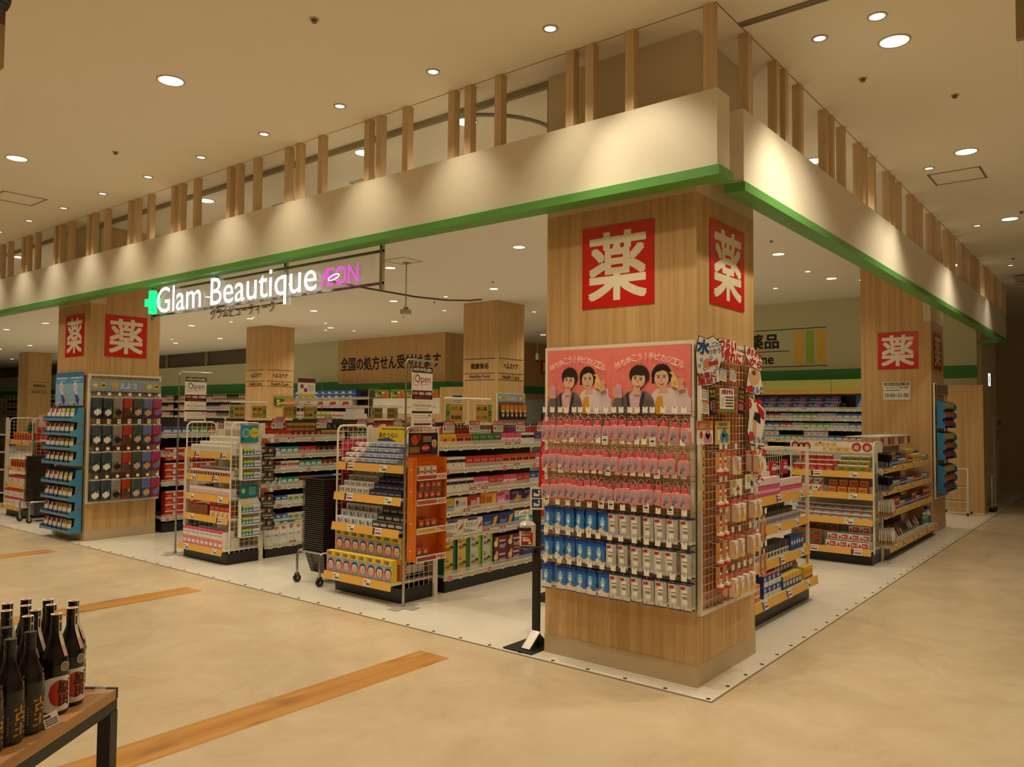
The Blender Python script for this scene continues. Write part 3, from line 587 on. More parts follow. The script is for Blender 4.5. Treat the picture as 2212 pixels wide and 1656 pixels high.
def p_water(mb, w, h):
    mb.text('水', -.22*w, .26*h, .28*h, -.001, '#1d4f9a', bold=.05); mb.text('しごとに', .2*w, .36*h, .10*h, -.001, '#3a5f9c', bold=.03, rot=.3, w=.5*w); mb.text('つかう', .2*w, .22*h, .10*h, -.001, '#3a5f9c', bold=.03, rot=.3, w=.45*w)
    for a, b in ((-.25, .0), (.3, .05), (-.3, -.12), (.35, -.10), (.1, .08), (-.1, -.16), (.28, -.18)): mb.disc(a*w, b*h, .055*w, -.001, '#2e5c9c'); mb.disc(a*w, b*h, .03*w, -.0014, '#efe8da')
    mb.disc(-.02*w, -.05*h, .16*w, -.0012, '#d9896a', None, 12, .10*h); mb.poly([(.0, -.02*h), (.35*w, .06*h), (.38*w, -.03*h), (.05*w, -.09*h)], -.0016, '#b23a4a')
    mb.text('効果に', .0, -.28*h, .12*h, -.001, '#a32630', bold=.05, rot=.25, w=.7*w); mb.text('満足！', .02*w, -.40*h, .11*h, -.001, '#a32630', bold=.05, rot=.25, w=.7*w)
pop('shelf_card', PA, -.42, 1.925, .20, .30, p_water, 'tall cut-out card with blue water lettering and circles at pillar corner', -.06, .12, -.45, shape=[(-.4,.45),(-.1,.42),(.1,.5),(.4,.4),(.5,.1),(.42,-.1),(.5,-.35),(.2,-.45),(-.1,-.5),(-.35,-.25),(-.45,.1)])
pop('shelf_card', PA, -.06, 2.005, .25, .15, lambda m, w, h: (m.text('つらい', -.14*w, .24*h, .44*h, -.001, RED, bold=.07, w=.60*w), m.text('手荒れに！', .0, -.22*h, .46*h, -.001, RED, bold=.07, w=.94*w)), 'red and white cut-out card with bold hand-care lettering atop wire panel', -.05, .1, -.3, shape=[(-.5,-.5),(.5,-.42),(.5,.05),(.2,.1),(.12,.5),(-.48,.42)])
pop('shelf_card', PA, .285, 1.985, .14, .16, lambda m, w, h: (m.text('赤ちゃん', 0, .2*h, .3*h, -.001, '#c2232b', bold=.06, w=.85*w, rot=-.3), m.text('から', .1*w, -.2*h, .3*h, -.001, '#c2232b', bold=.06, rot=-.3)), 'pink-red cut-out card with white outline at far top of wire panel', -.06, .0, -.5, shape=[(-.5,.5),(-.1,.42),(.5,-.1),(.42,-.5),(-.1,-.35),(-.48,.1)])
pop('shelf_card', PA, .295, 1.835, .14, .18, lambda m, w, h: (m.disc(-.02*w, .15*h, .33*w, -.001, '#d9b184', None, 14, .3*h), m.disc(-.05*w, .3*h, .12*w, -.0014, '#7a4a1e'), m.poly([(-.5*w, -.2*h), (-.15*w, -.15*h), (-.1*w, -.4*h), (-.42*w, -.42*h)], -.0014, RED), m.text('ミルク', .15*w, -.32*h, .25*h, -.0016, '#3b57a5', bold=.04, w=.6*w)), 'tan cut-out card shaped like a rice bag with milk lettering', -.06, 0, -.5, shape=[(-.3,.5),(.3,.45),(.42,-.1),(.5,-.4),(.2,-.5),(-.5,-.4),(-.45,-.1)])
pop('shelf_card', PA, .30, 1.57, .15, .32, lambda m, w, h: (m.text('うで', -.15*w, .35*h, .2*h, -.001, '#c2232b', bold=.05), m.poly([(.05*w, .35*h), (.42*w, .2*h), (.42*w, .02*h), (.1*w, .12*h)], -.001, '#c2232b'), m.poly([(-.2*w, .05*h), (.2*w, -.05*h), (.2*w, .15*h), (-.1*w, .2*h)], -.0014, '#2a2226'), m.poly([(-.22*w, -.3*h), (-.02*w, -.32*h), (0, .03*h), (-.2*w, .05*h)], -.0012, '#d9b08c'), m.disc(-.3*w, -.3*h, .16*w, -.0016, '#c83a44', None, 12, .1*h), m.text('ミルク', .1*w, -.38*h, .13*h, -.0018, '#3b57a5', bold=.04, w=.6*w)), 'long red, black and white cut-out card on pillar edge above pink boxes', -.07, 0, -.5, shape=[(-.4,.5),(.2,.35),(.5,.2),(.45,0),(.3,-.3),(.4,-.5),(-.35,-.45),(-.5,-.2),(-.4,.1)])
pop('shelf_card', PA, .315, 1.29, .15, .26, lambda m, w, h: (m.text('ココア', 0, .3*h, .3*h, -.001, '#b5222a', bold=.05, w=.8*w, rot=-.5), m.disc(.1*w, -.05*h, .2*w, -.001, '#d98a55', None, 12, .18*h), m.text('バター', .05*w, -.33*h, .2*h, -.001, '#b5222a', bold=.05, w=.6*w, rot=-.5)), 'dark red cut-out card with orange fruit hanging low on pillar edge', -.07, 0, -.5, shape=[(-.4,.5),(0,.42),(.45,.1),(.5,-.1),(.2,-.35),(.1,-.5),(-.4,-.3),(-.2,0)])
def p_lines(c0, c1, n, seed): return lambda m, w, h: (m.rect(-.5*w, .3*h, .5*w, .5*h, -.0008, c0), lines(m, -.42*w, -.4*h, .42*w, .25*h, -.0008, n, c1, .4, seed))
for i, (u, v, w, h, c, lb) in enumerate(((-.20, 1.855, .09, .075, '#8fa3b8', 'small white note with a blue-grey head'), (-.05, 1.86, .09, .075, '#a9b98a', 'small white note with a green head'), (-.47, 1.735, .085, .075, '#7c4a6a', 'small white note with a purple head'), (-.46, 1.655, .09, .075, '#c9793a', 'small white note with an orange head'))):
    pop('shelf_note', PA, u+.02, v, w, h, p_lines(c, '#7d7668', 4, i), lb+' clipped on the aisle wire panel', -.05, .08, cat='note')
pop('shelf_note', PA, -.34, 1.69, .10, .165, lambda m, w, h: (m.rect(-.5*w, -.5*h, .5*w, .5*h, -.0006, '#231a16'), m.text('冬の', 0, .36*h, .15*h, -.001, '#c9c431', bold=.03, w=.7*w), m.text('つらい手', 0, .2*h, .12*h, -.001, '#c9c431', bold=.03, w=.8*w), m.rect(-.3*w, -.3*h, -.12*w, .02*h, -.001, '#c9764a'), lines(m, -.05*w, -.4*h, .4*w, .05*h, -.001, 6, '#b9b0a0', .35, 4)), 'black card with yellow lettering tilted on the aisle wire panel', -.05, -.06, cat='card')
pop('shelf_note', PA, .09, 1.70, .10, .17, lambda m, w, h: (m.rect(-.5*w, -.5*h, .5*w, .5*h, -.0006, '#231a16'), m.text('ハンド', 0, .34*h, .15*h, -.001, '#c9c431', bold=.03, w=.75*w), m.text('つける', 0, .16*h, .13*h, -.001, '#c9c431', bold=.03, w=.75*w), m.rect(-.4*w, -.05*h, .4*w, .05*h, -.001, '#a8532e'), m.rect(-.4*w, -.35*h, .4*w, -.1*h, -.001, '#b55a5a')), 'black card with yellow and red print beside the white list', -.05, .10, cat='card')
pop('shelf_note', PA, -.125, 1.70, .21, .145, lambda m, w, h: (m.text('お肌を守る', 0, .36*h, .2*h, -.001, '#8e2a34', bold=.05, w=.8*w), lines(m, -.12*w, -.3*h, .45*w, .2*h, -.001, 4, '#2e2a26', .5, 5), m.rect(-.4*w, -.25*h, -.2*w, .15*h, -.001, '#d9cdb8'), m.rect(-.5*w, -.5*h, .5*w, -.36*h, -.001, '#6f8a4a')), 'white product list card with red heading and green foot', -.05, cat='card')
pop('product_board', PA, -.375, 1.505, .22, .14, lambda m, w, h: (m.rect(-.5*w, .1*h, .5*w, .5*h, -.0006, '#d9772c'), m.text('日焼保湿クリーム', 0, .28*h, .2*h, -.001, '#efe8da', bold=.03, w=.8*w), [m.disc(a*w, b*h, .14*w, -.001, '#d98a9a') for a, b in ((.15, -.05), (.05, -.25), (.28, -.25))], m.disc(-.25*w, -.1*h, .1*w, -.001, '#c5462e')), 'orange product board with pink circles above hand cream boxes', -.02, cat='board')
pop('product_board', PA, -.125, 1.50, .22, .145, lambda m, w, h: (m.rect(-.5*w, -.5*h, .5*w, .5*h, -.0004, '#d9bf6a'), m.text('なめらか', 0, .36*h, .16*h, -.001, '#3d5a8c', bold=.03, w=.5*w), lines(m, -.4*w, .15*h, .4*w, .26*h, -.001, 1, '#7a5a2a'), [m.disc(a*w, b*h, .14*w, -.001, '#4f86b8') for a, b in ((.1, 0), (-.02, -.22), (.28, -.22))], m.rect(-.35*w, -.3*h, -.2*w, .1*h, -.001, '#efe8da')), 'yellow product board with blue circles above hand cream boxes', -.02, cat='board')
mb = MB('print'); board(mb, -.012, 0, .012, .55, -.016, .003, '#d6c23c')
for k in range(16): mb.rect(-.009, .01+.033*k, .009, .03+.033*k, -.0165, ('#b8402e', '#d6c23c', '#4a5a8a')[k % 3])
mesh_obj('edge_strip_card', mb, None, PA.w((-.39, 0, 1.03)), label='narrow yellow speckled strip card along the wire panel edge', cat='card')
CREAM = MB('print'); CREAM.box((-.034, 0, -.15), (.034, .003, 0), '#d9805e', faces={'front': '#e2a487'}); CREAM.rect(-.034, -.15, .034, -.125, -.0005, '#cf5a3a'); CREAM.rect(-.034, -.03, .034, 0, -.0005, '#d06a52')
CREAM.box((-.026, -.035, -.135), (.026, -.0006, -.03), '#e9d9c4', faces={'front': '#efe4d2', 'top': '#f4ede0'}); CREAM.poly([(-.026, -.135), (-.026, -.08), (0, -.11), (.026, -.07), (.026, -.135)], -.0355, '#e0c05c'); CREAM.poly([(-.026, -.05), (-.018, -.05), (-.008, -.11), (-.018, -.11)], -.0358, '#d0553c'); CREAM.disc(.012, -.055, .006, -.0357, '#d06a3a')
TUBE = MB('print'); TUBE.box((-.024, 0, -.115), (.024, .003, 0), '#e39a52', faces={'front': '#e8a862'}); TUBE.box((-.02, -.026, -.115), (.02, -.0005, -.10), '#efe4d2'); TUBE.box((-.024, -.030, -.13), (.024, 0, -.115), '#c63227')
TUBE.poly([(-.016, -.10), (.016, -.10), (.013, -.03), (-.013, -.03)], -.014, '#f2e6d6'); TUBE.disc(0, -.055, .014, -.0145, '#d0462e', None, 12, .012); TUBE.disc(0, -.08, .010, -.0145, '#d9a35a')
PEN = MB('print'); PEN.box((-.014, 0, -.17), (.014, .003, 0), '#e7dccb'); PEN.cyl((0, -.008, -.155), (0, -.008, -.03), .007, '#d98a3a'); PEN.disc(0, -.12, .008, -.0155, '#7a4a8a')
CRm = []
for c in ('#e09a70', '#dc7f76'):
    m2 = MB('print'); m2.v = CREAM.v; m2.f = CREAM.f; m2.c = [hx(c) if k == hx('#e2a487') else k for k in CREAM.c]; m2.m = CREAM.m; m2.s = CREAM.s; CRm.append(m2.build('hand_cream_pack'))
TBm = TUBE.build('hand_cream_tube_pack'); PNm = PEN.build('lip_pen_pack')
spots = [(1.385, [(-.14, 0), (.19, 1)]), (1.10, [(-.15, 0), (-.07, 0), (.11, 1), (.19, 1)]), (.885, [(-.19, 0), (-.09, 0), (.08, 1), (.17, 1)]), (.66, [(-.19, 0), (-.10, 0), (-.01, 1), (.08, 1)])]
for j, (z, us) in enumerate(spots):
    for u, k in us:
        mesh_obj('hook', BK2, wa, (u, 0, z-.003)); rw = ('top', 'second', 'third', 'bottom')[j]
        for d in range(2): mesh_obj('hand_cream_pack', CRm[k], None, PA.w((u, -.10+.045*d, z)), label='%s hand cream card pack, %s along, %s, %s cream row' % (('yellow-white', 'salmon-pink')[k], ODW[us.index((u, k))], ('in front', 'behind')[d], rw), cat='cream pack', group='cream packs %s %d' % (rw, k))
for j, (z, us) in enumerate(((1.39, (-.36, -.29)), (1.20, (-.36, -.29)), (1.02, (-.36, -.28)), (.86, (-.36, -.27)), (.72, (-.36, -.27)))):
    for u in us:
        mesh_obj('hook', BK2, wa, (u, 0, z-.003)); mesh_obj('cream_tube_pack', TBm, None, PA.w((u, -.095, z)), label='orange boxed cream tube, %s one on hook row %s beside pillar corner' % (('outer', 'inner')[us.index(u)], ('one', 'two', 'three', 'four', 'five')[j]), cat='cream tube', group='cream tubes row %d' % j)
for j, z in enumerate((.95, .74)):
    for u in (.27, .34):
        mesh_obj('hook', BK2, wa, (u, 0, z-.003)); mesh_obj('lip_pen_pack', PNm, None, PA.w((u, -.10, z)), label='slim orange lip pen pack, %s one, on %s hooks at panel edge' % ('first' if u < .3 else 'second', ('upper', 'lower')[j]), cat='lip pen', group='lip pens %d' % j)
for i, (u, v, c1, c2, nm) in enumerate(((-.08, 1.17, '#c9b93a', '#b03a4a', 'yellow star'), (.14, 1.19, '#c9b93a', '#3f6a9a', 'yellow and blue'))):
    pop('shelf_card', PA, u, v, .17, .09, lambda m, w, h: (m.disc(-.2*w, .2*h, .2*w, -.001, c1, None, 9, .25*h), m.poly(blob(12, .2, 1) and [(.1*w+.38*w*a, -.15*h+.3*h*b*2) for a, b in blob(12, .3, i)], -.0012, c2)), 'small %s burst card above cream packs' % nm, -.09, cat='card')
# ================================================================== GOODS: one mesh for each design
PROD = {}
def carton(key, name, cat, look, w, d, h, c, deco=(), top=None, side=None, m='print'):
    mb = MB(m); mb.box((-w/2, -d/2, 0), (w/2, d/2, h), c, faces={'top': top or c, 'left': side or c, 'right': side or c, 'back': side or c}); y = -d/2-.0003
    for o in deco:
        y -= .00012; k = o[0]
        if k == 'r': mb.rect(o[1]*w, o[2]*h, o[3]*w, o[4]*h, y, o[5])
        elif k == 'c': mb.disc(o[1]*w, o[2]*h, o[3]*h, y, o[4], None, 10)
        elif k == 'p': mb.poly([(a*w, b*h) for a, b in o[1]], y, o[2])
        elif k == 't': mb.text(o[1], o[2]*w, o[3]*h, o[4]*h, y, o[5], w=(o[6]*w if len(o) > 6 else None), bold=.02, res=1)
    PROD[key] = (mb.build(name), w, d, h, name, cat, look)
def phial(key, name, cat, look, r, h, c, cap, lab, neck=.35, m='gloss', n=10):
    mb = MB(m); mb.lathe([(r*.92, 0), (r, h*.03), (r, h*.55), (r*.8, h*.66), (r*neck, h*.76), (r*neck, h*.86)], c, n=n); mb.lathe([(r*neck*1.25, h*.84), (r*neck*1.25, h*.98), (r*neck*1.1, h)], cap, n=n); mb.lathe([(r*1.02, h*.10), (r*1.02, h*.50)], lab, 'print', n=n)
    PROD[key] = (mb.build(name), 2*r, 2*r, h, name, cat, look)
def pouch(key, name, cat, look, w, h, b, fn, back='#cccccc', nu=6, nv=9):
    mb = pillow(w, h, b, fn, nu, nv, back); mb.v = [(x, y, z+h) for x, y, z in mb.v]; PROD[key] = (mb.build(name), w, 2*b+.012, h, name, cat, look)
MB_, RB = 'medicine_box', 'r'
def bands(*a): return [(RB, -.5, v0, .5, v1, c) for v0, v1, c in a]
def mk(s, u=0, v=.55, hgt=.22, c='#2b2a33', w=.7): return [('t', s, u, v, hgt, c, w)]
W_, DK = '#ece5d8', '#2b2a33'
# A end display
carton('eye_white', MB_, 'box', 'white small box with dark print', .054, .05, .082, W_, [(RB, -.5, 0, .5, .12, '#c9bfb0')]+mk('アイ', 0, .55, .32, DK, .6), '#f2ecdf')
carton('eye_red', MB_, 'box', 'white box with red foot', .06, .05, .09, W_, [(RB, -.5, 0, .5, .3, '#cf3a30')]+mk('ビタ', 0, .65, .22, '#8a7a7a', .6), '#f2ecdf')
carton('wine', MB_, 'box', 'white and wine-red box', .046, .045, .062, W_, [(RB, -.38, .08, .38, .62, '#7c1c24')], '#efe4e0')
carton('blush', MB_, 'box', 'pale pink box', .049, .045, .085, '#eedfd8', [(RB, -.5, 0, .5, .35, '#e3b7a8'), (RB, -.3, .45, .3, .6, '#d98a78')], '#f4eae2')
carton('olive', 'vitamin_box', 'box', 'red and olive-gold box', .095, .06, .055, '#b3221f', [(RB, -.45, .15, .45, .85, '#7d6f32')]+mk('GOLD', 0, .5, .3, '#3c3415', .6), '#c02a26')
carton('flame', 'vitamin_box', 'box', 'red and cream flame box', .09, .06, .115, '#c2281f', [(RB, -.5, 0, .5, .52, '#ead9a8'), ('p', [(-.1, .02), (.25, .02), (.35, .5), (.1, .3)], '#e07a1e'), ('p', [(.0, .02), (.22, .02), (.28, .3)], '#c8341c')]+mk('アリナ', 0, .76, .18, '#efe0c0', .7), '#cf3a30')
carton('pinktall', 'tonic_box', 'box', 'tall white and pink box', .084, .07, .175, '#e9dfd8', [(RB, -.5, 0, .5, .52, '#dd7f8e'), (RB, -.5, .9, .5, 1, '#c24a5e'), ('c', 0, .48, .07, '#e0b45a'), (RB, -.35, .1, .35, .3, '#efe2da')]+mk('アリナ', 0, .74, .14, '#3a3550', .8), '#d9577a')
carton('smallwhite', MB_, 'box', 'small white box with red dots', .075, .05, .075, W_, [('c', .2, .3, .12, '#cf5a4a'), ('c', -.2, .35, .12, '#8a93b8')]+mk('アリナ', 0, .72, .18, DK, .7), '#f2ecdf')
# B end display
carton('bluepack', 'cold_remedy_box', 'box', 'grey and blue cold remedy box', .088, .05, .045, '#b7b9c2', [(RB, -.5, 0, .5, .4, '#39558e'), (RB, -.5, .4, -.1, .62, '#d9d4cc')]+mk('ロキ', .1, .72, .3, '#26304e', .5), '#cfccc6', '#8f94a6')
carton('redwhite', 'cold_remedy_box', 'box', 'white, red and blue cold remedy box', .088, .05, .045, W_, [(RB, -.5, 0, .5, .22, '#c2452e'), (RB, -.5, .22, .0, .45, '#3a62a8')]+mk('コルゲン', .05, .7, .3, '#3a3a52', .6), '#efe8dc')
carton('eve', 'painkiller_box', 'box', 'white painkiller box with bold latin lettering', .078, .05, .058, '#dcd7d2', [('t', 'EVE', 0, .55, .5, '#1f1d2a', .75), (RB, -.5, 0, .5, .12, '#8d8aa0')], '#e6e1da')
carton('eveblue', 'painkiller_box', 'box', 'navy painkiller box', .078, .05, .05, '#20233f', [(RB, -.4, .3, .4, .6, '#7a7c96')], '#34375a')
carton('stomach', 'stomach_box', 'box', 'white and grey-blue stomach medicine box', .092, .055, .062, '#c9cbd0', [('p', [(-.5, 0), (.1, 0), (-.1, 1), (-.5, 1)], '#d9d6d0'), ('p', [(-.2, .15), (.1, .15), (0, .75), (-.3, .75)], '#4f6f9c')]+mk('A', .3, .5, .4, DK, .2), '#dad7d2')
carton('stomachdark', 'stomach_box', 'box', 'dark slate stomach medicine box', .092, .055, .058, '#2b3340', [(RB, -.4, .3, .4, .7, '#b7b2a4')], '#6f5f3a')
def coolbox(key, fr_):
    carton(key, 'cooling_sheet_box', 'box', 'yellow child-face box', .103, .06, .185, '#e2c02c', [(RB, -.46, .02, .46, .74, '#6fa8c6'), (RB, -.48, .05, -.26, .7, '#e07fa8'), ('c', .08, .40, .25, '#262c4a'), ('c', .08, .36, .20, '#e8b48c'), ('p', [(-.22, .52), (.38, .52), (.34, .44), (-.18, .44)], '#a9cfe0'), ('c', -.02, .36, .022, '#2a1a14'), ('c', .20, .36, .022, '#2a1a14'), ('p', [(.0, .28), (.18, .28), (.09, .23)], '#c0483e'), (RB, -.5, 0, .5, .06, '#d9772c'), ('t', '冷却', -.12, .87, .17, '#1f2f6e', .55)], '#e8cc4a')
coolbox('cool', 0)
carton('coolside', 'cooling_sheet_box', 'box', 'blue cooling sheet box with yellow top', .103, .06, .185, '#32437e', [(RB, -.5, .75, .5, 1, '#d8b62c'), (RB, -.4, .2, .4, .6, '#dfe0da')], '#e8cc4a')
# drinks and shelf goods
for k, nm, c, cp, lb in (('dk1', 'brown drink bottle with red label', '#4a1c10', '#c9a24a', '#8c2a20'), ('dk2', 'amber drink bottle with white label', '#5a2a14', '#d8d2c4', '#cfc6b4'), ('dk3', 'small dark drink bottle with gold cap', '#3a1a12', '#b8893a', '#d0b060'), ('dk4', 'red drink bottle with black cap', '#8a2a24', '#1f1a18', '#c04a3a'), ('dk5', 'blue drink bottle with white cap', '#3a5f9c', '#dcd6ca', '#c8d0da'), ('dk6', 'purple drink bottle', '#5a3a66', '#c8b8c8', '#7c4a86')):
    phial(k, 'drink_bottle', 'bottle', nm, .021, .115, c, cp, lb)
for k, nm, c, deco in (('pk_orange', 'orange drink pack', '#d8742a', [('c', -.2, .5, .2, '#4a1c10'), ('c', .2, .5, .2, '#4a1c10'), (RB, -.5, .75, .5, 1, '#b8402a')]), ('pk_green', 'green and gold drink pack', '#2f6a44', [(RB, -.5, 0, .5, .4, '#7a5a30'), ('t', 'マムシ', 0, .7, .26, '#d8c86a', .7)]), ('pk_pink', 'pink drink pack with white band', '#d0557e', [(RB, -.5, .35, .5, .55, '#f0dcd8'), ('c', .2, .3, .14, '#8a1f3c')]), ('pk_purple', 'purple drink pack', '#5c3176', [('t', 'リポ', 0, .62, .3, '#c9a8d0', .6), (RB, -.5, 0, .5, .3, '#8a5a9a')]), ('pk_red', 'red drink pack with cream lettering', '#b8282a', [('t', 'ユンケル', 0, .6, .26, '#ecd9b8', .75), (RB, -.5, 0, .5, .25, '#7c1a1c')]), ('pk_blue', 'blue drink pack with white base', '#2f5fa6', [(RB, -.5, 0, .5, .45, '#d8dce0'), ('t', 'リポD', 0, .72, .26, '#eceae0', .6), ('c', -.2, .22, .13, '#3a62a8'), ('c', .2, .22, .13, '#3a62a8')]), ('pk_white', 'white drink pack with black band', '#d9d3c6', [(RB, -.5, .5, .5, .78, '#262028'), ('c', 0, .28, .12, '#a83a2e')]), ('pk_yellow', 'yellow drink pack with red bottle picture', '#d8a92c', [('c', .15, .45, .22, '#a83020'), ('t', 'C', -.25, .6, .36, '#a83020', .2)])):
    carton(k, 'drink_pack', 'drink pack', nm, .105, .06, .10, c, deco)
carton('bb', 'tonic_carton', 'carton', 'orange tonic carton with red double-letter print', .225, .09, .145, '#e0a23a', [('c', -.36, .5, .3, '#c06a24'), ('t', 'BB', .05, .45, .4, '#b0281e', .3), ('p', [(.3, .1), (.5, .3), (.5, .9), (.3, .7)], '#efc06a'), (RB, -.5, .85, .5, 1, '#d8823a')], '#e8b85a')
carton('bbred', 'tonic_carton', 'carton', 'red tonic carton with white double-letter print', .17, .09, .125, '#b02030', [('t', 'BB', -.05, .42, .42, '#efe2d4', .4), (RB, .2, .2, .45, .8, '#e0c8b8')], '#c03848')
carton('pinkc', 'tonic_carton', 'carton', 'pink tonic carton with bottle picture', .20, .09, .14, '#e086ac', [('p', [(-.45, .6), (.1, .75), (.1, .88), (-.45, .8)], '#c02a5a'), ('c', .3, .5, .2, '#a02a50'), (RB, -.4, .15, .1, .4, '#f0c8d4')], '#eaa0c0')
carton('violet', 'tonic_carton', 'carton', 'violet tonic carton with orange bottles', .20, .09, .125, '#3a2a5e', [('p', [(-.2, .1), (.4, .3), (.4, .6), (-.2, .4)], '#d07a2c'), ('c', .1, .5, .2, '#e0a04a'), ('t', 'ユンケル', -.1, .82, .16, '#d8cfe0', .5)], '#4a3a70')
carton('whitec', 'tonic_carton', 'carton', 'white tonic carton with violet and green dots', .18, .09, .115, '#e2ddd2', [('c', -.28, .62, .2, '#5a3a7a'), ('c', -.28, .38, .14, '#7aa83a'), ('t', 'ALFE', .15, .5, .2, '#8a8478', .4)], '#ebe6da')
carton('yellowc', 'tonic_carton', 'carton', 'yellow tonic carton with blue foot', .15, .09, .115, '#d8b83a', [(RB, -.5, 0, .5, .4, '#3f7ab4'), ('t', 'チョコラ', 0, .7, .2, '#c0502c', .7)], '#e4ca5c')
carton('escw', 'tonic_carton', 'carton', 'white tonic carton with black kana', .27, .11, .125, '#e6e0d4', [('p', [(-.5, 0), (.2, 0), (-.1, .16), (-.5, .3)], '#2c3f7c'), ('p', [(.2, .1), (.45, .35), (.5, .75), (.3, .4)], '#b83a30'), ('t', 'エスカップ', -.08, .55, .30, '#1f1b1a', .62), (RB, -.3, .85, .2, 1, '#2c3f7c')], '#efe9dc')
carton('escb', 'tonic_carton', 'carton', 'navy tonic carton with gold wing', .235, .11, .135, '#233a7e', [('p', [(.1, .2), (.2, .75), (.45, .85), (.35, .4), (.22, .1)], '#e0a83a'), ('t', 'エスカップ', -.22, .42, .22, '#f0ece0', .42)], '#2c468e')
carton('zeroc', 'tonic_carton', 'carton', 'white and teal tonic carton with red heading', .30, .11, .13, '#2c98a0', [(RB, -.5, .55, .5, 1, '#e6e0d4'), ('t', 'タウリン ZERO', -.05, .78, .2, '#c04a2e', .7), ('p', [(-.2, .3), (.2, .3), (.3, .36), (0, .5), (-.3, .36)], '#d8ecea')], '#e6e0d4')
carton('greenc', 'tonic_carton', 'carton', 'green tonic carton with red heading', .26, .11, .13, '#1f6a4a', [(RB, -.5, .6, .5, 1, '#e6e0d4'), ('t', 'リポビタン', -.05, .8, .2, '#c04a2e', .6)], '#e6e0d4')
def four(key, c, side, look): carton(key, 'tonic_case', 'case', look, .145, .12, .155, c, [(RB, .27, 0, .5, 1, side), ('t', '4000', -.18, .46, .24, '#2a2620', .42), ('c', .12, .5, .15, '#3c2a1e'), ('c', .12, .38, .12, '#c8a23a'), (RB, -.42, .74, -.1, .82, '#6a6458'), (RB, -.42, .88, -.25, .95, '#d0462e')], c, side)
four('f_gold', '#cdb04a', '#1f6a50', 'gold and green tonic case'); four('f_silver', '#c5c2b4', '#86b23c', 'silver and lime tonic case')
carton('porto', 'tonic_case', 'case', 'maroon tonic case with white lettering', .21, .12, .13, '#5e2038', [('c', -.38, .5, .25, '#e0c8a0'), ('c', -.3, .8, .16, '#d8a83a'), ('t', 'PO37', .1, .25, .28, '#efe6da', .4), (RB, -.15, .6, .3, .72, '#d8c8c8')], '#6c2a44')
carton('bluecase', 'tonic_case', 'case', 'royal blue tonic case', .20, .12, .15, '#2a3f8c', [('t', 'リアル', 0, .6, .2, '#dfe0e8', .6)], '#34499a')
for k, nm, c, deco in (('v_black', 'black box with gold v lettering', '#1f1a18', [('t', 'V', -.1, .5, .5, '#c9b878', .3), (RB, .05, .2, .4, .3, '#8a7a50')]), ('v_red', 'red box with white brush lettering', '#b0281f', [('t', 'ロイヤル', 0, .5, .3, '#efd9c8', .8)]), ('v_dred', 'dark red box with orange print', '#74201c', [('t', '皇', 0, .55, .5, '#d08a4a', .5)]), ('v_gold', 'gold box with red stripe', '#a88a3c', [(RB, -.5, .35, .5, .6, '#7c2a1e')]), ('g_green', 'white box with green diagonal', '#dcd8ca', [('p', [(-.5, 0), (-.1, 0), (.3, 1), (-.1, 1)], '#2f6a44')]), ('g_red', 'white box with two red discs', '#e0dace', [('c', -.2, .45, .26, '#c04a2c'), ('c', .25, .45, .26, '#b04038')]), ('g_mix', 'orange and brown box', '#a85a2c', [(RB, -.5, .5, .5, .8, '#5a2a1c'), ('c', -.2, .3, .16, '#e0b878')]), ('g_blue', 'blue and white box', '#4a6aa4', [(RB, -.5, 0, .5, .45, '#d8d8d4'), (RB, -.3, .6, .3, .78, '#e8e4da')]), ('g_teal', 'teal green box', '#2a8a7a', [(RB, -.4, .4, .4, .7, '#d8e0d4')]), ('g_lime', 'white box with lime panel', '#d4d2bc', [(RB, -.35, .2, .35, .75, '#6aa03a')])):
    carton(k, 'medicine_carton', 'box', nm, .078, .06, .085, c, deco)
carton('ichi', 'supplement_box', 'box', 'white supplement box with green top', .095, .08, .235, '#e4dfd2', [('c', .1, .72, .12, '#d8783a'), ('c', .2, .78, .08, '#3a8ab0'), ('t', '1ヶ月分', 0, .36, .10, '#2c4a8c', .8), (RB, -.5, .93, .5, 1, '#5a9a4a'), (RB, -.5, .86, .0, .93, '#d8b83a')], '#5a9a4a')
carton('ichi_b', 'supplement_box', 'box', 'white supplement box with blue top', .095, .08, .235, '#e4dfd2', [('c', .1, .72, .12, '#d8783a'), ('c', .2, .78, .08, '#3a8ab0'), ('t', '1ヶ月分', 0, .36, .10, '#2c4a8c', .8), (RB, -.5, .90, .5, 1, '#2c5aa8')], '#2c5aa8')
carton('ichi_r', 'supplement_box', 'box', 'white supplement box with red top', .095, .08, .235, '#e4dfd2', [('c', .1, .72, .12, '#d8783a'), ('t', '1ヶ月分', 0, .36, .10, '#b83a30', .8), (RB, -.5, .90, .5, 1, '#c24a2c')], '#c24a2c')
# C and D
carton('lip', 'lotion_box', 'box', 'pink and white lotion box', .045, .045, .15, '#e6d4d2', [(RB, -.5, 0, .5, .55, '#d9577f'), (RB, -.5, .55, .5, .62, '#b53a62'), (RB, -.3, .2, .3, .35, '#f0dde0')], '#efc3cf')
carton('lipw', 'lotion_box', 'box', 'white lotion box with blue print', .045, .045, .14, '#e2ddd6', [(RB, -.2, .2, .2, .8, '#5a8ab4')], '#ece6de')
carton('eyed', 'eye_drop_box', 'box', 'small dark eye drop box', .05, .04, .062, '#3a3640', [(RB, -.3, .3, .3, .75, '#c8b8b4')], '#565060')
carton('eyel', 'eye_drop_box', 'box', 'small silver eye drop box', .05, .04, .062, '#b4acac', [(RB, -.3, .25, .3, .7, '#5a6a8a')], '#c8c0bc')
carton('blk', 'eye_wash_box', 'box', 'black and white eye wash box', .066, .06, .11, '#d8d0c8', [(RB, -.5, .5, .5, 1, '#242028'), (RB, -.35, .12, .35, .38, '#4a4650')], '#2c2830')
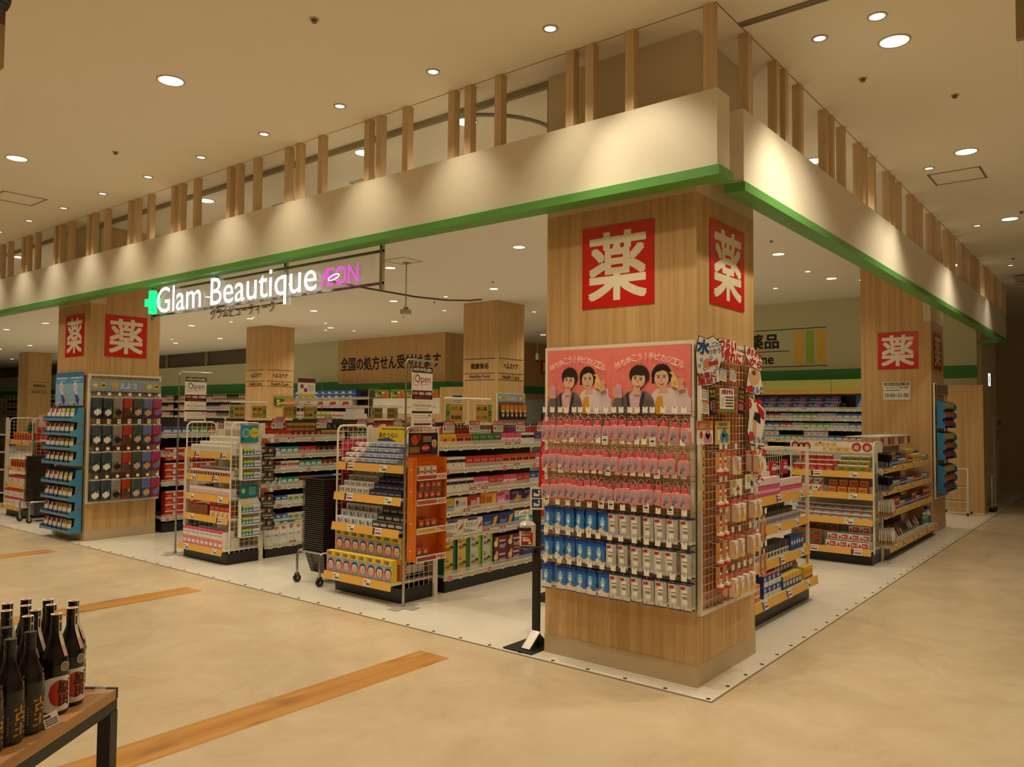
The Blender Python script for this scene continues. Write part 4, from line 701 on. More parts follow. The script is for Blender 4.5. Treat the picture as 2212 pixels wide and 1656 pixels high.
carton('blut', 'eye_wash_box', 'box', 'blue eye wash box with white swirl', .06, .06, .125, '#2a4a8c', [('c', 0, .5, .16, '#c8d4e0')], '#3a5a9c')
carton('gold', 'gauze_box', 'box', 'yellow and blue gauze box', .07, .06, .105, '#3a5088', [(RB, -.5, .6, .5, 1, '#d8a83a'), (RB, -.35, .2, .35, .5, '#d0cbb8')], '#e0b84a')
carton('goldr', 'gauze_box', 'box', 'yellow gauze box with red print', .07, .06, .105, '#e0a82c', [('t', 'キズ', 0, .55, .35, '#b0301e', .7), (RB, -.5, 0, .5, .18, '#b83a24')], '#e8bc4a')
carton('oran', 'gauze_box', 'box', 'orange plaster box with white grid', .10, .07, .13, '#dc7a2c', [(RB, -.5, .3, .5, .38, '#e8dfd0'), (RB, -.05, 0, .02, 1, '#e8dfd0'), (RB, -.5, .68, .5, .76, '#e8dfd0')], '#e28a40')
carton('nav', 'gauze_box', 'box', 'navy and white bandage box', .09, .07, .085, '#26408a', [(RB, -.5, 0, .5, .45, '#d8d4cc'), ('c', -.2, .7, .2, '#c8d0e0')], '#c05a4a')
carton('coldr', 'cold_medicine_box', 'box', 'red cold medicine box with white edge', .085, .05, .075, '#b52a20', [(RB, -.5, .86, .5, 1, '#ead9d0'), ('c', -.1, .45, .2, '#c8583c'), (RB, -.3, .15, .3, .28, '#e0b0a0')], '#efe2d8')
carton('coldg', 'cold_medicine_box', 'box', 'green and yellow cold medicine box', .105, .05, .075, '#8fa03a', [(RB, -.5, .86, .5, 1, '#e6dfd0'), ('c', .2, .45, .25, '#c0482c'), ('t', '改源', -.2, .45, .36, '#2a4a2a', .45), (RB, -.5, 0, .5, .14, '#d8b83a')], '#e6dfd0')
carton('flm2', 'cold_medicine_box', 'box', 'white box with diagonal flame', .105, .05, .075, '#e0dccc', [('p', [(.1, 0), (.35, 0), (.5, .35), (.5, .8)], '#d8782c'), ('p', [(-.05, 0), (.12, 0), (.5, .8), (.5, 1)], '#b83020')]+mk('改善', -.15, .6, .26, '#4a4438', .5), '#e8e4d6')
carton('orangeband', 'cold_medicine_box', 'box', 'red box with orange lettered panel', .105, .05, .07, '#a8321e', [(RB, -.4, .1, .4, .9, '#d89a3a'), ('t', '葛根湯', 0, .5, .45, '#5a1a10', .6)], '#b8442c')
carton('whitebar', 'cold_medicine_box', 'box', 'white, blue and orange box', .10, .05, .05, '#dcd6c8', [(RB, -.5, .4, .2, .75, '#4a6a9c'), (RB, .2, .2, .5, .8, '#d0602c')], '#d0c8b8')
carton('ougon', 'cold_medicine_box', 'box', 'white box with red emblem', .108, .05, .082, '#e4ddd0', [(RB, -.1, .1, .45, .72, '#b8281f'), ('t', '救心', .17, .4, .34, '#f0e4d4', .4), ('p', [(-.45, .1), (-.15, .2), (-.3, .7)], '#b8281f'), (RB, -.5, .88, .5, 1, '#3a342c')], '#d8d0c2')
carton('oliv2', 'cold_medicine_box', 'box', 'olive box with red foot', .11, .05, .085, '#6a6230', [(RB, -.5, 0, .5, .25, '#a82820'), (RB, -.5, .8, .5, 1, '#a82820'), ('t', '正露', 0, .52, .26, '#221f10', .5)], '#7c743c')
carton('mixs', 'ointment_box', 'box', 'small pale ointment box', .07, .05, .065, '#cfc6b8', [(RB, -.5, 0, .5, .4, '#7a8aa8'), (RB, -.3, .55, .3, .75, '#a83a34')], '#dcd4c6')
carton('mixr', 'ointment_box', 'box', 'small red ointment box', .07, .05, .07, '#a83a34', [(RB, -.4, .3, .4, .6, '#dccfc0')], '#b84a44')
carton('mixb', 'ointment_box', 'box', 'small blue ointment box', .07, .05, .07, '#35508c', [(RB, -.4, .3, .4, .6, '#c8cfd8')], '#4560a0')
carton('yelw', 'ointment_box', 'box', 'yellow ointment box', .09, .06, .10, '#d8c05a', [('c', 0, .5, .2, '#c0482c')], '#e0ca70')
pouch('whitepk', 'sachet', 'sachet', 'slim white and tan sachet', .11, .19, .006, lambda u, v: '#b98a5a' if v < .3 else ('#e6ded0' if v < .92 else '#cfc4b2'), '#d8cfc0')
pouch('redpk', 'sachet', 'sachet', 'white sachet with red edge', .11, .19, .006, lambda u, v: '#b8402a' if (v > .8 or u < .15) else ('#c9a58a' if v < .25 else '#e2d8ca'), '#d8cfc0')
pouch('blackpk', 'sachet', 'sachet', 'black and silver sachet', .11, .17, .006, lambda u, v: '#1f1d24' if v > .45 else '#8a8890', '#2a2830')
pouch('purppk', 'sachet', 'sachet', 'purple and white sachet', .11, .19, .006, lambda u, v: '#6a3a7a' if v > .5 else '#d8c8cc', '#d8cfc0')
pouch('yellpk', 'sachet', 'sachet', 'yellow and magenta sachet', .11, .17, .006, lambda u, v: '#d0b02c' if u > .4 else '#b03a6a', '#c8b060')
carton('allesion', 'allergy_box', 'box', 'navy allergy medicine box with white kana', .30, .06, .13, '#26306e', [(RB, -.5, 0, .5, .22, '#c8c8c8'), ('t', 'アレジオン', -.02, .52, .3, '#e8e6e0', .75), (RB, 0, .8, .5, .95, '#c0483a'), ('c', .38, .15, .1, '#3a4a8a')], '#3a4480')
carton('lox', 'painkiller_case', 'box', 'large blue painkiller box with latin lettering', .62, .06, .27, '#2c4484', [(RB, -.38, .36, .38, .60, '#d4d2cc'), ('t', 'LOXONIN S', 0, .48, .17, '#1c2030', .66), ('p', [(-.5, 0), (-.3, 0), (-.1, 1), (-.3, 1)], '#9a9aa8'), (RB, -.2, .16, .2, .28, '#4f86c0')], '#3a5494')
carton('wsm', 'shelf_box', 'box', 'small white printed shelf box', .11, .06, .10, '#ccc6b8', [(RB, -.5, .6, .5, .9, '#6a8ab4'), (RB, -.4, .1, .2, .4, '#b86a4a')], '#d6d0c2')
carton('wsb', 'shelf_box', 'box', 'small blue shelf box', .13, .06, .10, '#3f5f98', [(RB, -.4, .3, .4, .6, '#d4d4ce')], '#4f6fa8')
carton('wsr', 'shelf_box', 'box', 'small red-brown shelf box', .12, .06, .10, '#8a3a2c', [(RB, -.4, .3, .4, .6, '#d8c4b0')], '#9a4a3c')
carton('wsg', 'shelf_box', 'box', 'small green shelf box', .12, .06, .10, '#5a8a5a', [(RB, -.4, .3, .4, .6, '#dcd8c4')], '#6a9a6a')
carton('bigblue', 'nappy_box', 'box', 'bright blue nappy box', .33, .2, .13, '#2a52ac', [('p', [(-.5, .1), (.0, .1), (-.1, .6), (-.5, .6)], '#cfd8e4'), (RB, .1, .2, .45, .75, '#3f6ac4'), (RB, -.5, 0, .5, .1, '#e0ddd4')], '#3a62bc')
carton('bigred', 'snack_carton', 'carton', 'red and white printed carton', .62, .2, .20, '#d8d0c2', [('p', [(-.3, .2), (.3, .3), (.2, .8), (-.2, .7)], '#b83a2c'), (RB, -.5, 0, .5, .15, '#b83a2c')], '#c8b8a8')
carton('bigorange', 'snack_carton', 'carton', 'white carton with orange foot', .28, .2, .17, '#d8cfc0', [(RB, -.5, 0, .5, .4, '#c2543c'), ('c', .1, .7, .2, '#d8a08a')], '#dcd4c4')
carton('bigyel', 'snack_carton', 'carton', 'yellow and green carton', .24, .2, .18, '#c8b03a', [(RB, -.5, .0, .5, .4, '#5a8a4a'), ('c', 0, .6, .22, '#e0d8b8')], '#d0bc5a')
carton('redbox', 'tissue_box', 'box', 'red tissue box with white drawing', .24, .10, .085, '#c22820', [('c', .05, .5, .28, '#e4d8cc'), (RB, -.5, .82, .5, 1, '#e4d4c4'), (RB, -.4, .1, -.15, .4, '#d8703c')], '#d84a3c')
carton('whitebox', 'tissue_pack', 'pack', 'white and red tissue pack', .24, .12, .12, '#dcd4ca', [(RB, -.5, .7, .5, 1, '#c23028'), ('c', .1, .35, .2, '#d88a7a')], '#d04038')
carton('tissue', 'paper_pack', 'pack', 'brown and white paper pack', .40, .2, .22, '#c8bca8', [(RB, -.2, .2, .3, .8, '#6a4a34')], '#d4cab8')
for k, nm, c, cp, lb in (('sh_white', 'white pump bottle with orange label', '#cfc8bc', '#ddd6ca', '#c07a4a'), ('sh_pink', 'pink pump bottle', '#c89a96', '#a83a3c', '#d8b8b0'), ('sh_dark', 'dark pump bottle', '#4a443c', '#2a2622', '#8a7a5a'), ('sh_amber', 'amber bottle with gold label', '#8a5a2c', '#3a2a1c', '#c89a5a'), ('sh_blue', 'navy bottle with white label', '#26345c', '#3a4a74', '#b8bcc8')):
    phial(k, 'shampoo_bottle', 'bottle', nm, .05, .23, c, cp, lb, .3, n=8)
PT = {}
CNT = {}
def put(fr, key, u, y, z, place, rot=0.0, tier=''):
    me, w, d, h, name, cat, look = PROD[key]; g = look+' '+tier+' '+place; CNT[g] = CNT.get(g, 0)+1
    lab = '%s, %s along, %s%s' % (look, ODW[CNT[g]-1], tier, place)
    return mesh_obj(name, me, None, fr.w((u, y, z)), fr.rz+rot, label=lab, cat=cat, group=(look+' '+place)[:70])
TIERS = ('', 'second layer, ', 'third layer, ', 'top layer, ')
def row(fr, key, u0, u1, y, z, place, gap=.004, rows=1, tiers=1, jit=.001, rise=0.0, n=None):
    me, w, d, h = PROD[key][:4]; p = w+gap; n = n or max(1, int((u1-u0+gap)/p)); off = (u1-u0-(n*p-gap))/2 if n*p-gap < (u1-u0) else 0
    for r in range(rows):
        for t in range(tiers):
            for i in range(n):
                put(fr, key, u0+off+w/2+i*p+random.uniform(-jit, jit), y+d/2+r*(d+.004)+random.uniform(0, jit), z+t*(h+.0006)+r*rise, place, random.uniform(-jit, jit)*14, TIERS[t] if not r else 'row behind, ')
def mixed(fr, keys, u0, u1, y, z, place, run=(2, 4), tiers=None, seed=0, gap=.0045, jit=.0015, rows=1):
    r = random.Random(seed); u = u0; k = r.randrange(len(keys))
    while True:
        key = keys[k % len(keys)]; k += 1; me, w, d, h = PROD[key][:4]; n = r.randint(*run); t = (tiers or {}).get(key, 1)
        for i in range(n):
            if u+w > u1: return
            for q in range(rows):
                for j in range(t): put(fr, key, u+w/2, y+d/2+q*(d+.004)+r.uniform(0, jit), z+j*(h+.0006), place, r.uniform(-jit, jit)*10, TIERS[j] if not q else 'row behind, ')
            u += w+gap
# ================================================================== SHELVING
CARD = MB('print'); CARD.box((-.058, -.0015, -.034), (.058, 0, .034), '#e8e1d2'); CARD.rect(-.056, -.03, -.030, .03, -.002, '#5a2026'); CARD.rect(-.024, .012, .02, .020, -.002, '#6a645a'); CARD.rect(-.02, -.02, .05, -.002, -.002, '#a04a44'); CARD.rect(.02, .012, .05, .02, -.002, '#9a948a'); CARD = CARD.build('price_card')
CARDW = MB('print'); CARDW.box((-.045, -.0015, -.03), (.045, 0, .03), '#e8e1d2'); CARDW.rect(-.038, .008, .0, .016, -.002, '#4a463e'); CARDW.rect(-.01, -.02, .038, .0, -.002, '#6a645a'); CARDW.rect(-.038, -.018, -.016, .0, -.002, '#c8c06a'); CARDW = CARDW.build('price_card')
TAGR = MB('print'); TAGR.box((-.028, -.002, 0), (.028, 0, .052), '#e4d8ca'); TAGR.rect(-.024, .005, .024, .047, -.0025, '#c05a50'); TAGR.rect(-.016, .02, .016, .032, -.003, '#e0a89c'); TAGR = TAGR.build('price_tag')
TAGB = MB('print'); TAGB.box((-.05, -.002, 0), (.05, 0, .07), '#ded6c8'); TAGB.rect(-.044, .036, .044, .064, -.0025, '#8a3038'); TAGB.rect(-.03, .042, .03, .056, -.003, '#d8a8a0'); TAGB.rect(-.02, .008, .03, .020, -.0025, '#8a8478'); TAGB = TAGB.build('price_tag')
def wire_side(parent, u, y0, y1, z0, z1, c='#e4ddc8', name='side_wire_panel', step=.055):
    mb = MB('paint'); r = .06; n = 5
    arc = [(u, y0+r-r*math.cos(a), z1-r+r*math.sin(a)) for a in [math.pi/2*i/n for i in range(n+1)]]; arc2 = [(u, y1-r+r*math.sin(a), z1-r+r*math.cos(a)) for a in [math.pi/2*i/n for i in range(n+1)]]
    mb.tube([(u, y0, z0)]+arc+arc2+[(u, y1, z0)], .009, c, n=6)
    k = max(1, round((y1-y0)/step)); m = max(1, round((z1-z0)/step))
    for i in range(1, k): y = y0+(y1-y0)*i/k; mb.box((u-.0015, y-.0015, z0), (u+.0015, y+.0015, z1-.006), c)
    for j in range(1, m): z = z0+(z1-z0)*j/m; mb.box((u-.0015, y0, z-.0015), (u+.0015, y1, z+.0015), c)
    mesh_obj(name, mb, parent)
def gondola(label, fr, W, D, H, shelves, rail='yellow', side='wire', back='#e3dcc8', base_in=.02, cat='shelf unit', tags=0, bh=.125, backmat='paint'):
    t = thing('shelf_unit', label, cat, fr.w((0, 0, 0)), fr.rz); h = W/2
    mb = MB('paint'); mb.box((-h+base_in, .0, 0.004), (h-base_in, D, bh), '#23211e'); mesh_obj('base', mb, t)
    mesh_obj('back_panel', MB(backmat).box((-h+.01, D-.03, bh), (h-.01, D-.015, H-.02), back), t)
    for u in (-h+.012, h-.012): mesh_obj('upright', MB('paint').box((u-.012, D-.045, 0.004), (u+.012, D, H), '#d8d0bc'), t)
    if side == 'wire':
        for u in (-h+.004, h-.004): wire_side(t, u, .015, D-.05, bh, H)
    r = random.Random(len(label))
    for i, (z, y) in enumerate(shelves):
        dp = D-.03; s = mesh_obj('shelf', MB('paint').box((-h+.016, y+.004, z-.022), (h-.016, dp, z), '#dcd5c4'), t)
        if rail == 'yellow':
            mb = MB('print'); mb.add([(-h+.01, y-.012, z-.062), (h-.01, y-.012, z-.062), (h-.01, y, z+.008), (-h+.01, y, z+.008)], [(0, 1, 2, 3)], '#e0ac50'); mb.add([(-h+.01, y-.0105, z-.062), (h-.01, y-.0105, z-.062), (h-.01, y+.0015, z+.008), (-h+.01, y+.0015, z+.008)], [(3, 2, 1, 0)], '#b8842c'); rl = mesh_obj('price_rail', mb, t)
            n = max(1, int(W/.42)); 
            for k in range(n):
                u = -h+W*(k+.5)/n+r.uniform(-.08, .08); o = mesh_obj('price_card', CARD if r.random() < .6 else CARDW, rl, (u, y-.0085, z-.027), rx=-.17)
        else:
            mb = MB('paint'); mb.box((-h+.005, y-.010, z-.045), (h-.005, y+.004, z+.004), '#d6cfbb'); mb.box((-h+.005, y-.0115, z-.030), (h-.005, y-.010, z-.010), '#bfb8a4'); rl = mesh_obj('price_rail', mb, t)
            mesh_obj('clear_lip', MB('acrylic').box((-h+.005, y-.006, z+.004), (h-.005, y-.004, z+.040), '#ffffff'), rl)
            u = -h+.08
            while u < h-.06:
                x = r.random(); mesh_obj('price_tag', TAG if x < .7 else (TAGR if x < .9 else TAGB), rl, (u, y-.0125, z-.05), rx=r.uniform(-.05, .05)); u += r.uniform(.10, .26)*(1 if x < .9 else 1.2)
    return t
# ------------------------------------------------------------------ end display beside the open-sign stand (A)
A = Fr(.44, 6.03, FX)
SHA = [(1.165, .03), (.917, .02), (.703, .01), (.483, 0), (.165, -.06)]
gondola('white wire-sided end display with eye drops and pink tall boxes', A, .90, .42, 1.49, SHA, cat='end display')
pl = 'on %s shelf of the eye-drop end display'
row(A, 'eye_white', -.42, .42, .045, 1.166, pl % 'top'); row(A, 'eye_white', -.36, .40, .12, 1.20, 'raised second row, top shelf, eye-drop display'); row(A, 'eye_red', -.30, .42, .20, 1.25, 'at the back of top shelf')
mesh_obj('riser', MB('acrylic').box((-.42, .11, 1.166), (.42, .175, 1.199), '#fff').box((-.42, .185, 1.166), (.42, .27, 1.249), '#fff'), None, A.w((0, 0, 0)), A.rz, label='clear stepped riser under boxes on the eye-drop display', cat='riser')
row(A, 'wine', -.42, .42, .04, .918, pl % 'second'); row(A, 'wine', -.34, .42, .11, .95, 'raised on second shelf of eye-drop end display', tiers=1)
row(A, 'blush', -.42, .42, .03, .704, pl % 'third', rows=2)
row(A, 'olive', -.42, .0, .03, .484, pl % 'fourth', tiers=2); row(A, 'flame', .02, .42, .03, .484, pl % 'fourth')
row(A, 'pinktall', -.43, .43, -.035, .166, pl % 'bottom'); row(A, 'smallwhite', -.28, .40, .06, .27, 'behind the pink tall boxes', n=8)
mesh_obj('riser', MB('paint').box((-.40, .055, .166), (.42, .15, .269), '#d8d0c0'), None, A.w((0, 0, 0)), A.rz, label='cream riser block behind the pink tall boxes', cat='riser')
mb = MB('print'); board(mb, -.28, 0, .30, .085, .30, .004, '#e4d6d0'); mb.rect(-.28, 0, -.17, .085, .2995, '#5c1f28'); mb.text('OPEN', -.225, .05, .02, .299, '#efe2d4', w=.08); mb.text('SALE', -.225, .02, .02, .299, '#efe2d4', w=.08); mb.text('アリナミン', -.05, .045, .035, .2993, '#3a342f', w=.17); mb.text('1,980', .17, .05, .035, .2993, '#6a1f2a', w=.14)
mesh_obj('header_card', mb, None, A.w((0, 0, 1.42)), A.rz, label='pale header card with sale print atop the eye-drop display', cat='card')
mesh_obj('side_strip', MB('print').box((-.462, .0, .34), (-.458, .06, 1.19), '#e6ddd0'), None, A.w((0, 0, 0)), A.rz, label='white vertical strip card beside the eye-drop display shelves', cat='card')
# racks hung on its aisle side
AS = Fr(.66, 5.575, 0)
def white_rack(z, label, tiers=3):
    t = thing('wall_rack', label, 'rack', AS.w((0, 0, z)), 0); w, h = .235, .125
    mb = MB('paint'); mb.box((-w/2, -.004, 0), (w/2, 0, h*tiers+.03), '#e9e4d8'); mesh_obj('back_board', mb, t)
    for s in (-1, 1): mesh_obj('side_board', MB('paint').add([(s*w/2, 0, 0), (s*w/2, -.075, 0), (s*w/2, -.06, h*tiers-.03), (s*w/2, 0, h*tiers+.03)], [(0, 1, 2, 3)], '#f0ebdf').add([(s*(w/2-.003), 0, 0), (s*(w/2-.003), -.075, 0), (s*(w/2-.003), -.06, h*tiers-.03), (s*(w/2-.003), 0, h*tiers+.03)], [(0, 1, 2, 3)], '#f0ebdf'), t)
    for k in range(tiers):
        sh = mesh_obj('tray', MB('paint').box((-w/2+.003, -.072, k*h), (w/2-.003, -.004, k*h+.004), '#e6e0d2'), t); mesh_obj('tray_lip', MB('print').box((-w/2+.003, -.076, k*h), (w/2-.003, -.072, k*h+.026), '#e6e0d2').rect(-w/2+.003, k*h+.012, w/2-.003, k*h+.022, -.0765, '#26408a'), sh)
    return t
carton('teal', 'toothpaste_box', 'box', 'teal and yellow boxed paste', .036, .045, .078, '#2a8a86', [(RB, -.5, .7, .5, 1, '#c8c43a'), ('c', 0, .35, .16, '#bfd8d4')], '#c8c43a'); carton('tealw', 'toothpaste_box', 'box', 'white and navy boxed paste', .075, .045, .075, '#d8d8d4', [(RB, -.5, 0, .5, .25, '#26408a'), (RB, -.4, .5, .4, .75, '#8a94a8')], '#e4e2dc')
for j, (z, nm) in enumerate(((.885, 'upper'), (.285, 'lower'))):
    white_rack(z, '%s white tiered rack of toothpaste on the eye-drop display side' % nm)
    for k in range(3):
        for i in range(3): put(AS, 'teal', -.085+.039*i, -.045, z+.125*k+.005, 'in tier %s of %s white rack' % (('one', 'two', 'three')[k], nm))
        put(AS, 'tealw', .065, -.045, z+.125*k+.005, 'in tier %s of %s white rack' % (('one', 'two', 'three')[k], nm))
mb = MB('gloss'); board(mb, -.115, 0, .10, .185, -.02, .004, '#3a8a9c'); mb.disc(.05, .10, .055, -.0205, '#d8c23a'); mb.disc(-.05, .10, .05, -.0205, '#8fc0c8'); mb.disc(-.05, .10, .035, -.021, '#4f9aa8'); mb.disc(-.09, .03, .018, -.021, '#1f6a6a'); mb.text('やわらか', .05, .10, .018, -.021, '#3a4a2a', w=.07); mesh_obj('rack_poster', mb, None, AS.w((0, 0, 1.285)), label='blue-green poster with big yellow disc on the display side', cat='poster')
mb = MB('gloss'); board(mb, -.115, 0, .10, .13, -.02, .004, '#2a7a84'); mb.disc(-.07, .07, .025, -.0205, '#c8b83a'); lines(mb, .0, .02, .08, .11, -.0205, 5, '#bcd4d2', .3, 3); mesh_obj('rack_poster', mb, None, AS.w((0, 0, .70)), label='dark teal poster with small yellow disc between the white racks', cat='poster')
BS = Fr(.885, 5.585, 0)
def black_bin(z, label, sq):
    t = thing('hanging_bin', label, 'bin', BS.w((0, 0, z)), -.35)
    mb = MB('gloss'); mb.add([(-.075, 0, .02), (.075, 0, .02), (.075, -.08, 0), (-.075, -.08, 0), (-.08, 0, .11), (.08, 0, .11), (.08, -.10, .055), (-.08, -.10, .055)], [(0, 1, 2, 3), (3, 2, 6, 7), (2, 1, 5, 6), (0, 3, 7, 4), (1, 0, 4, 5)], '#2c2622'); mb.rect(-.05, .018, .05, .03, -.093, '#a8a090'); mesh_obj('bin_body', mb, t); return t
carton('choco', 'protein_bar_pack', 'pack', 'brown protein bar pack', .066, .05, .082, '#4a2c20', [(RB, -.4, .3, .0, .7, '#c8b8a0'), (RB, .1, .3, .3, .8, '#8a5a3a')], '#6a4a38')
for k, z in enumerate((1.12, .985, .86, .60, .47, .335)):
    black_bin(z, 'black hanging bin %s of bars between display and long shelf' % ('one', 'two', 'three', 'four', 'five', 'six')[k], k)
    for u in (-.036, .036): put(Fr(BS.x, BS.y, -.35), 'choco', u, -.045, z+.03, 'in black hanging bin %s' % ('one', 'two', 'three', 'four', 'five', 'six')[k])
for z, nm in ((1.27, 'upper'), (.735, 'lower')):
    mb = MB('print'); board(mb, -.08, 0, .08, .10, -.03, .003, '#b8a48c'); mb.rect(-.08, .06, .08, .1, -.0305, '#d8d0c0'); mb.poly([(-.08, .0), (.03, .0), (-.02, .05), (-.08, .05)], -.0305, '#a8502c'); mb.rect(.035, .008, .065, .05, -.031, '#ece6da'); mesh_obj('shelf_card', mb, None, BS.w((0, 0, z)), label='%s brown product card above the black hanging bins' % nm, cat='card')
# ------------------------------------------------------------------ long shelf behind the basket stack (A run)
AR = Fr(2.96, 5.64, 0)
SHR = [(1.315, .10), (1.13, .08), (.97, .07), (.785, .06), (.58, .05), (.375, .04), (.15, .0)]
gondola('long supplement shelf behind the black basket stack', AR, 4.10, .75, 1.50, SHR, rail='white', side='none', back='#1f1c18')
x0 = -2.03
mixed(AR, ['v_black', 'v_red', 'v_dred', 'v_gold'], x0, .9, .115, 1.316, 'on top shelf of the supplement run', (5, 5), seed=3)
mixed(AR, ['v_dred', 'v_red', 'v_gold', 'v_black'], x0, .9, .22, 1.40, 'in raised back row of the supplement run', (4, 6), seed=4)
mesh_obj('riser', MB('paint').box((x0, .215, 1.316), (.9, .30, 1.399), '#4a3a30'), None, AR.w((0, 0, 0)), 0, label='dark riser step on top shelf of the supplement run', cat='riser')
mixed(AR, ['g_teal', 'v_red', 'v_black', 'v_dred', 'g_blue'], x0, -.6, .10, 1.131, 'on second shelf of supplement run', (2, 4), seed=5)
mixed(AR, ['g_mix', 'g_red', 'g_teal', 'v_dred'], x0, -.6, .09, .971, 'on third shelf of supplement run', (2, 4), seed=6)
mixed(AR, ['g_mix', 'g_blue', 'g_green', 'g_teal'], x0, -.6, .08, .786, 'on fourth shelf of supplement run', (3, 4), seed=7)
mixed(AR, ['g_blue', 'g_lime', 'g_red'], x0, -.8, .07, .581, 'on fifth shelf of supplement run', (3, 4), seed=8)
mixed(AR, ['g_teal', 'g_blue', 'g_lime'], x0, -.8, .06, .376, 'on sixth shelf of supplement run', (3, 4), seed=9)
mixed(AR, ['ichi', 'ichi_b', 'ichi_r'], x0, -.75, .03, .151, 'on bottom shelf of supplement run', (2, 2), seed=2)
mesh_obj('shelf_talker', MB('gloss').box((-.035, -.02, 0), (.035, -.016, .34), '#1c1816').rect(-.025, .2, .025, .24, -.0205, '#b8b0a0').rect(-.025, .08, .025, .1, -.0205, '#b8b0a0'), None, AR.w((-.92, 0, 1.05)), label='narrow black vertical talker strip on supplement shelf above baskets', cat='card')
def pop_card(fr, u, y, z, label, head='滋養強壮', s=1.0):
    mb = MB('print'); board(mb, -.075*s, 0, .075*s, .075*s, 0, .002, '#ddd8c8'); mb.rect(-.075*s, 0, .075*s, .012*s, -.0004, '#8fa36a'); lines(mb, -.03*s, .018*s, .07*s, .068*s, -.0004, 4, '#3a3630', .5, int(u*50) % 97); mb.rect(-.065*s, .025*s, -.04*s, .06*s, -.0004, '#a04030')
    mb.box((-.072*s, -.001, .072*s), (.072*s, .002, .115*s), '#8c2c2c'); mb.text(head, 0, .093*s, .03*s, -.0016, '#dba0a0', w=.13*s, bold=.03)
    mesh_obj('shelf_card', mb, None, fr.w((u, y, z)), fr.rz, label=label, cat='card')
od = ('first', 'second', 'third', 'fourth', 'fifth', 'sixth', 'seventh')
for k in range(5): pop_card(AR, -1.82+.62*k, .12, 1.42, '%s red-headed card along the top of the supplement run' % od[k], ('滋養強壮', '元気回復', '疲労回復')[k % 3])
# ------------------------------------------------------------------ end display with yellow boxes (B)
B = Fr(.45, 3.41, FX)
SHB = [(1.155, .01), (.885, -.02), (.615, -.04), (.19, -.12)]
gb = gondola('white wire-sided end display with yellow cooling sheet boxes', B, .90, .42, 1.49, SHB, back='#d9cfb8', cat='end display')
mesh_obj('pink_side_sheet', MB('print').box((-.452, .06, .22), (-.449, .36, 1.36), '#b8264e'), gb)
pb = 'on the top shelf of cooling-sheet display'
for k, (n, y, z) in enumerate(((8, .03, 1.156), (8, .085, 1.20), (7, .14, 1.245), (7, .195, 1.29))):
    for i in range(n): put(B, 'redwhite' if i < 2 else 'bluepack', -.37+.094*i+random.uniform(-.004, .004), y+.03, z, 'tier %s, top shelf of cooling-sheet display' % od[k], random.uniform(-.12, .12))
mb = MB('paint')
for y, z in ((.085, 1.199), (.14, 1.244), (.195, 1.289)): mb.box((-.42, y+.002, 1.156), (.42, y+.055, z), '#b8b4b0')
mesh_obj('riser', mb, None, B.w((0, 0, 0)), B.rz, label='grey stepped riser under small boxes on cooling-sheet display', cat='riser')
mb = MB('paint')
for k, (y, z) in enumerate(((-.005, .886), (.05, .935), (.105, .984), (.16, 1.033))):
    for i in range(5): put(B, 'eve', -.36+.082*i, y+.03, z, 'tier %s, second shelf of cooling-sheet display' % od[k], random.uniform(-.05, .05))
    for i in range(5): put(B, 'eveblue', .055+.08*i, y+.03, z, 'tier %s, second shelf of cooling-sheet display' % od[k], random.uniform(-.1, .1))
    if k: mb.box((-.42, y+.002, .886), (.42, y+.055, z-.0005), '#8a8680')
for k, (y, z) in enumerate(((-.025, .616), (.035, .668), (.095, .72))):
    for i in range(5): put(B, 'stomach', -.36+.098*i, y+.03, z, 'tier %s, third shelf of cooling-sheet display' % od[k], random.uniform(-.04, .04))
    for i in range(4): put(B, 'stomachdark', .13+.095*i, y+.03, z, 'tier %s, third shelf of cooling-sheet display' % od[k], random.uniform(-.04, .04))
    if k: mb.box((-.42, y+.002, .616), (.42, y+.06, z-.0005), '#8a8680')
mesh_obj('riser', mb, None, B.w((0, 0, 0)), B.rz, label='dark stepped risers on the middle shelves of cooling-sheet display', cat='riser')
for i in range(8): put(B, 'cool', -.375+.107*i, -.075, .191, 'in the front row of cooling-sheet display', random.uniform(-.03, .03))
for i in range(8): put(B, 'cool', -.375+.107*i, .02, .365, 'in the raised second row of cooling-sheet display', random.uniform(-.03, .03))
mesh_obj('riser', MB('print').box((-.43, -.01, .191), (.43, .06, .364), '#c8702c').box((-.43, -.018, .33), (.43, -.011, .364), '#dd8434'), None, B.w((0, 0, 0)), B.rz, label='orange riser step under second row of yellow boxes', cat='riser')
for y in (.12, .19, .26):
    for z in (.191, .377): put(Fr(B.x, B.y, FX), 'coolside', .34, y+.03, z, 'seen through wire side of cooling-sheet display', math.pi/2)
mb = MB('print'); board(mb, -.09, 0, .40, .135, .18, .004, '#dcc02c'); mb.poly([(-.09, 0), (.16, 0), (.05, .035), (-.09, .02)], .1795, '#2c4a8c'); lines(mb, -.03, .10, .30, .12, .1795, 1, '#3a4a3a', .5, 3); mb.text('あの つらい', .05, .055, .045, .1793, '#1f1b16', w=.24, bold=.025)
mb.poly([(.24, 0), (.40, 0), (.38, .06), (.33, .085), (.27, .06)], .179, '#e6e0d4'); mb.disc(.325, .098, .022, .1788, '#dcb896', None, 12, .026); mb.poly([(.30, .10), (.305, .125), (.35, .125), (.352, .10), (.34, .115), (.31, .115)], .1785, '#3a2e28'); mb.poly([(.318, .0), (.332, .0), (.335, .06), (.315, .06)], .1786, '#c07a3a'); mb.rect(.27, .02, .272, .06, .1786, '#6a645c'); mb.rect(.375, .02, .377, .06, .1786, '#6a645c')
mesh_obj('header_card', mb, None, B.w((0, 0, 1.355)), B.rz, label='yellow header card with drawn doctor above the small blue boxes', cat='card')
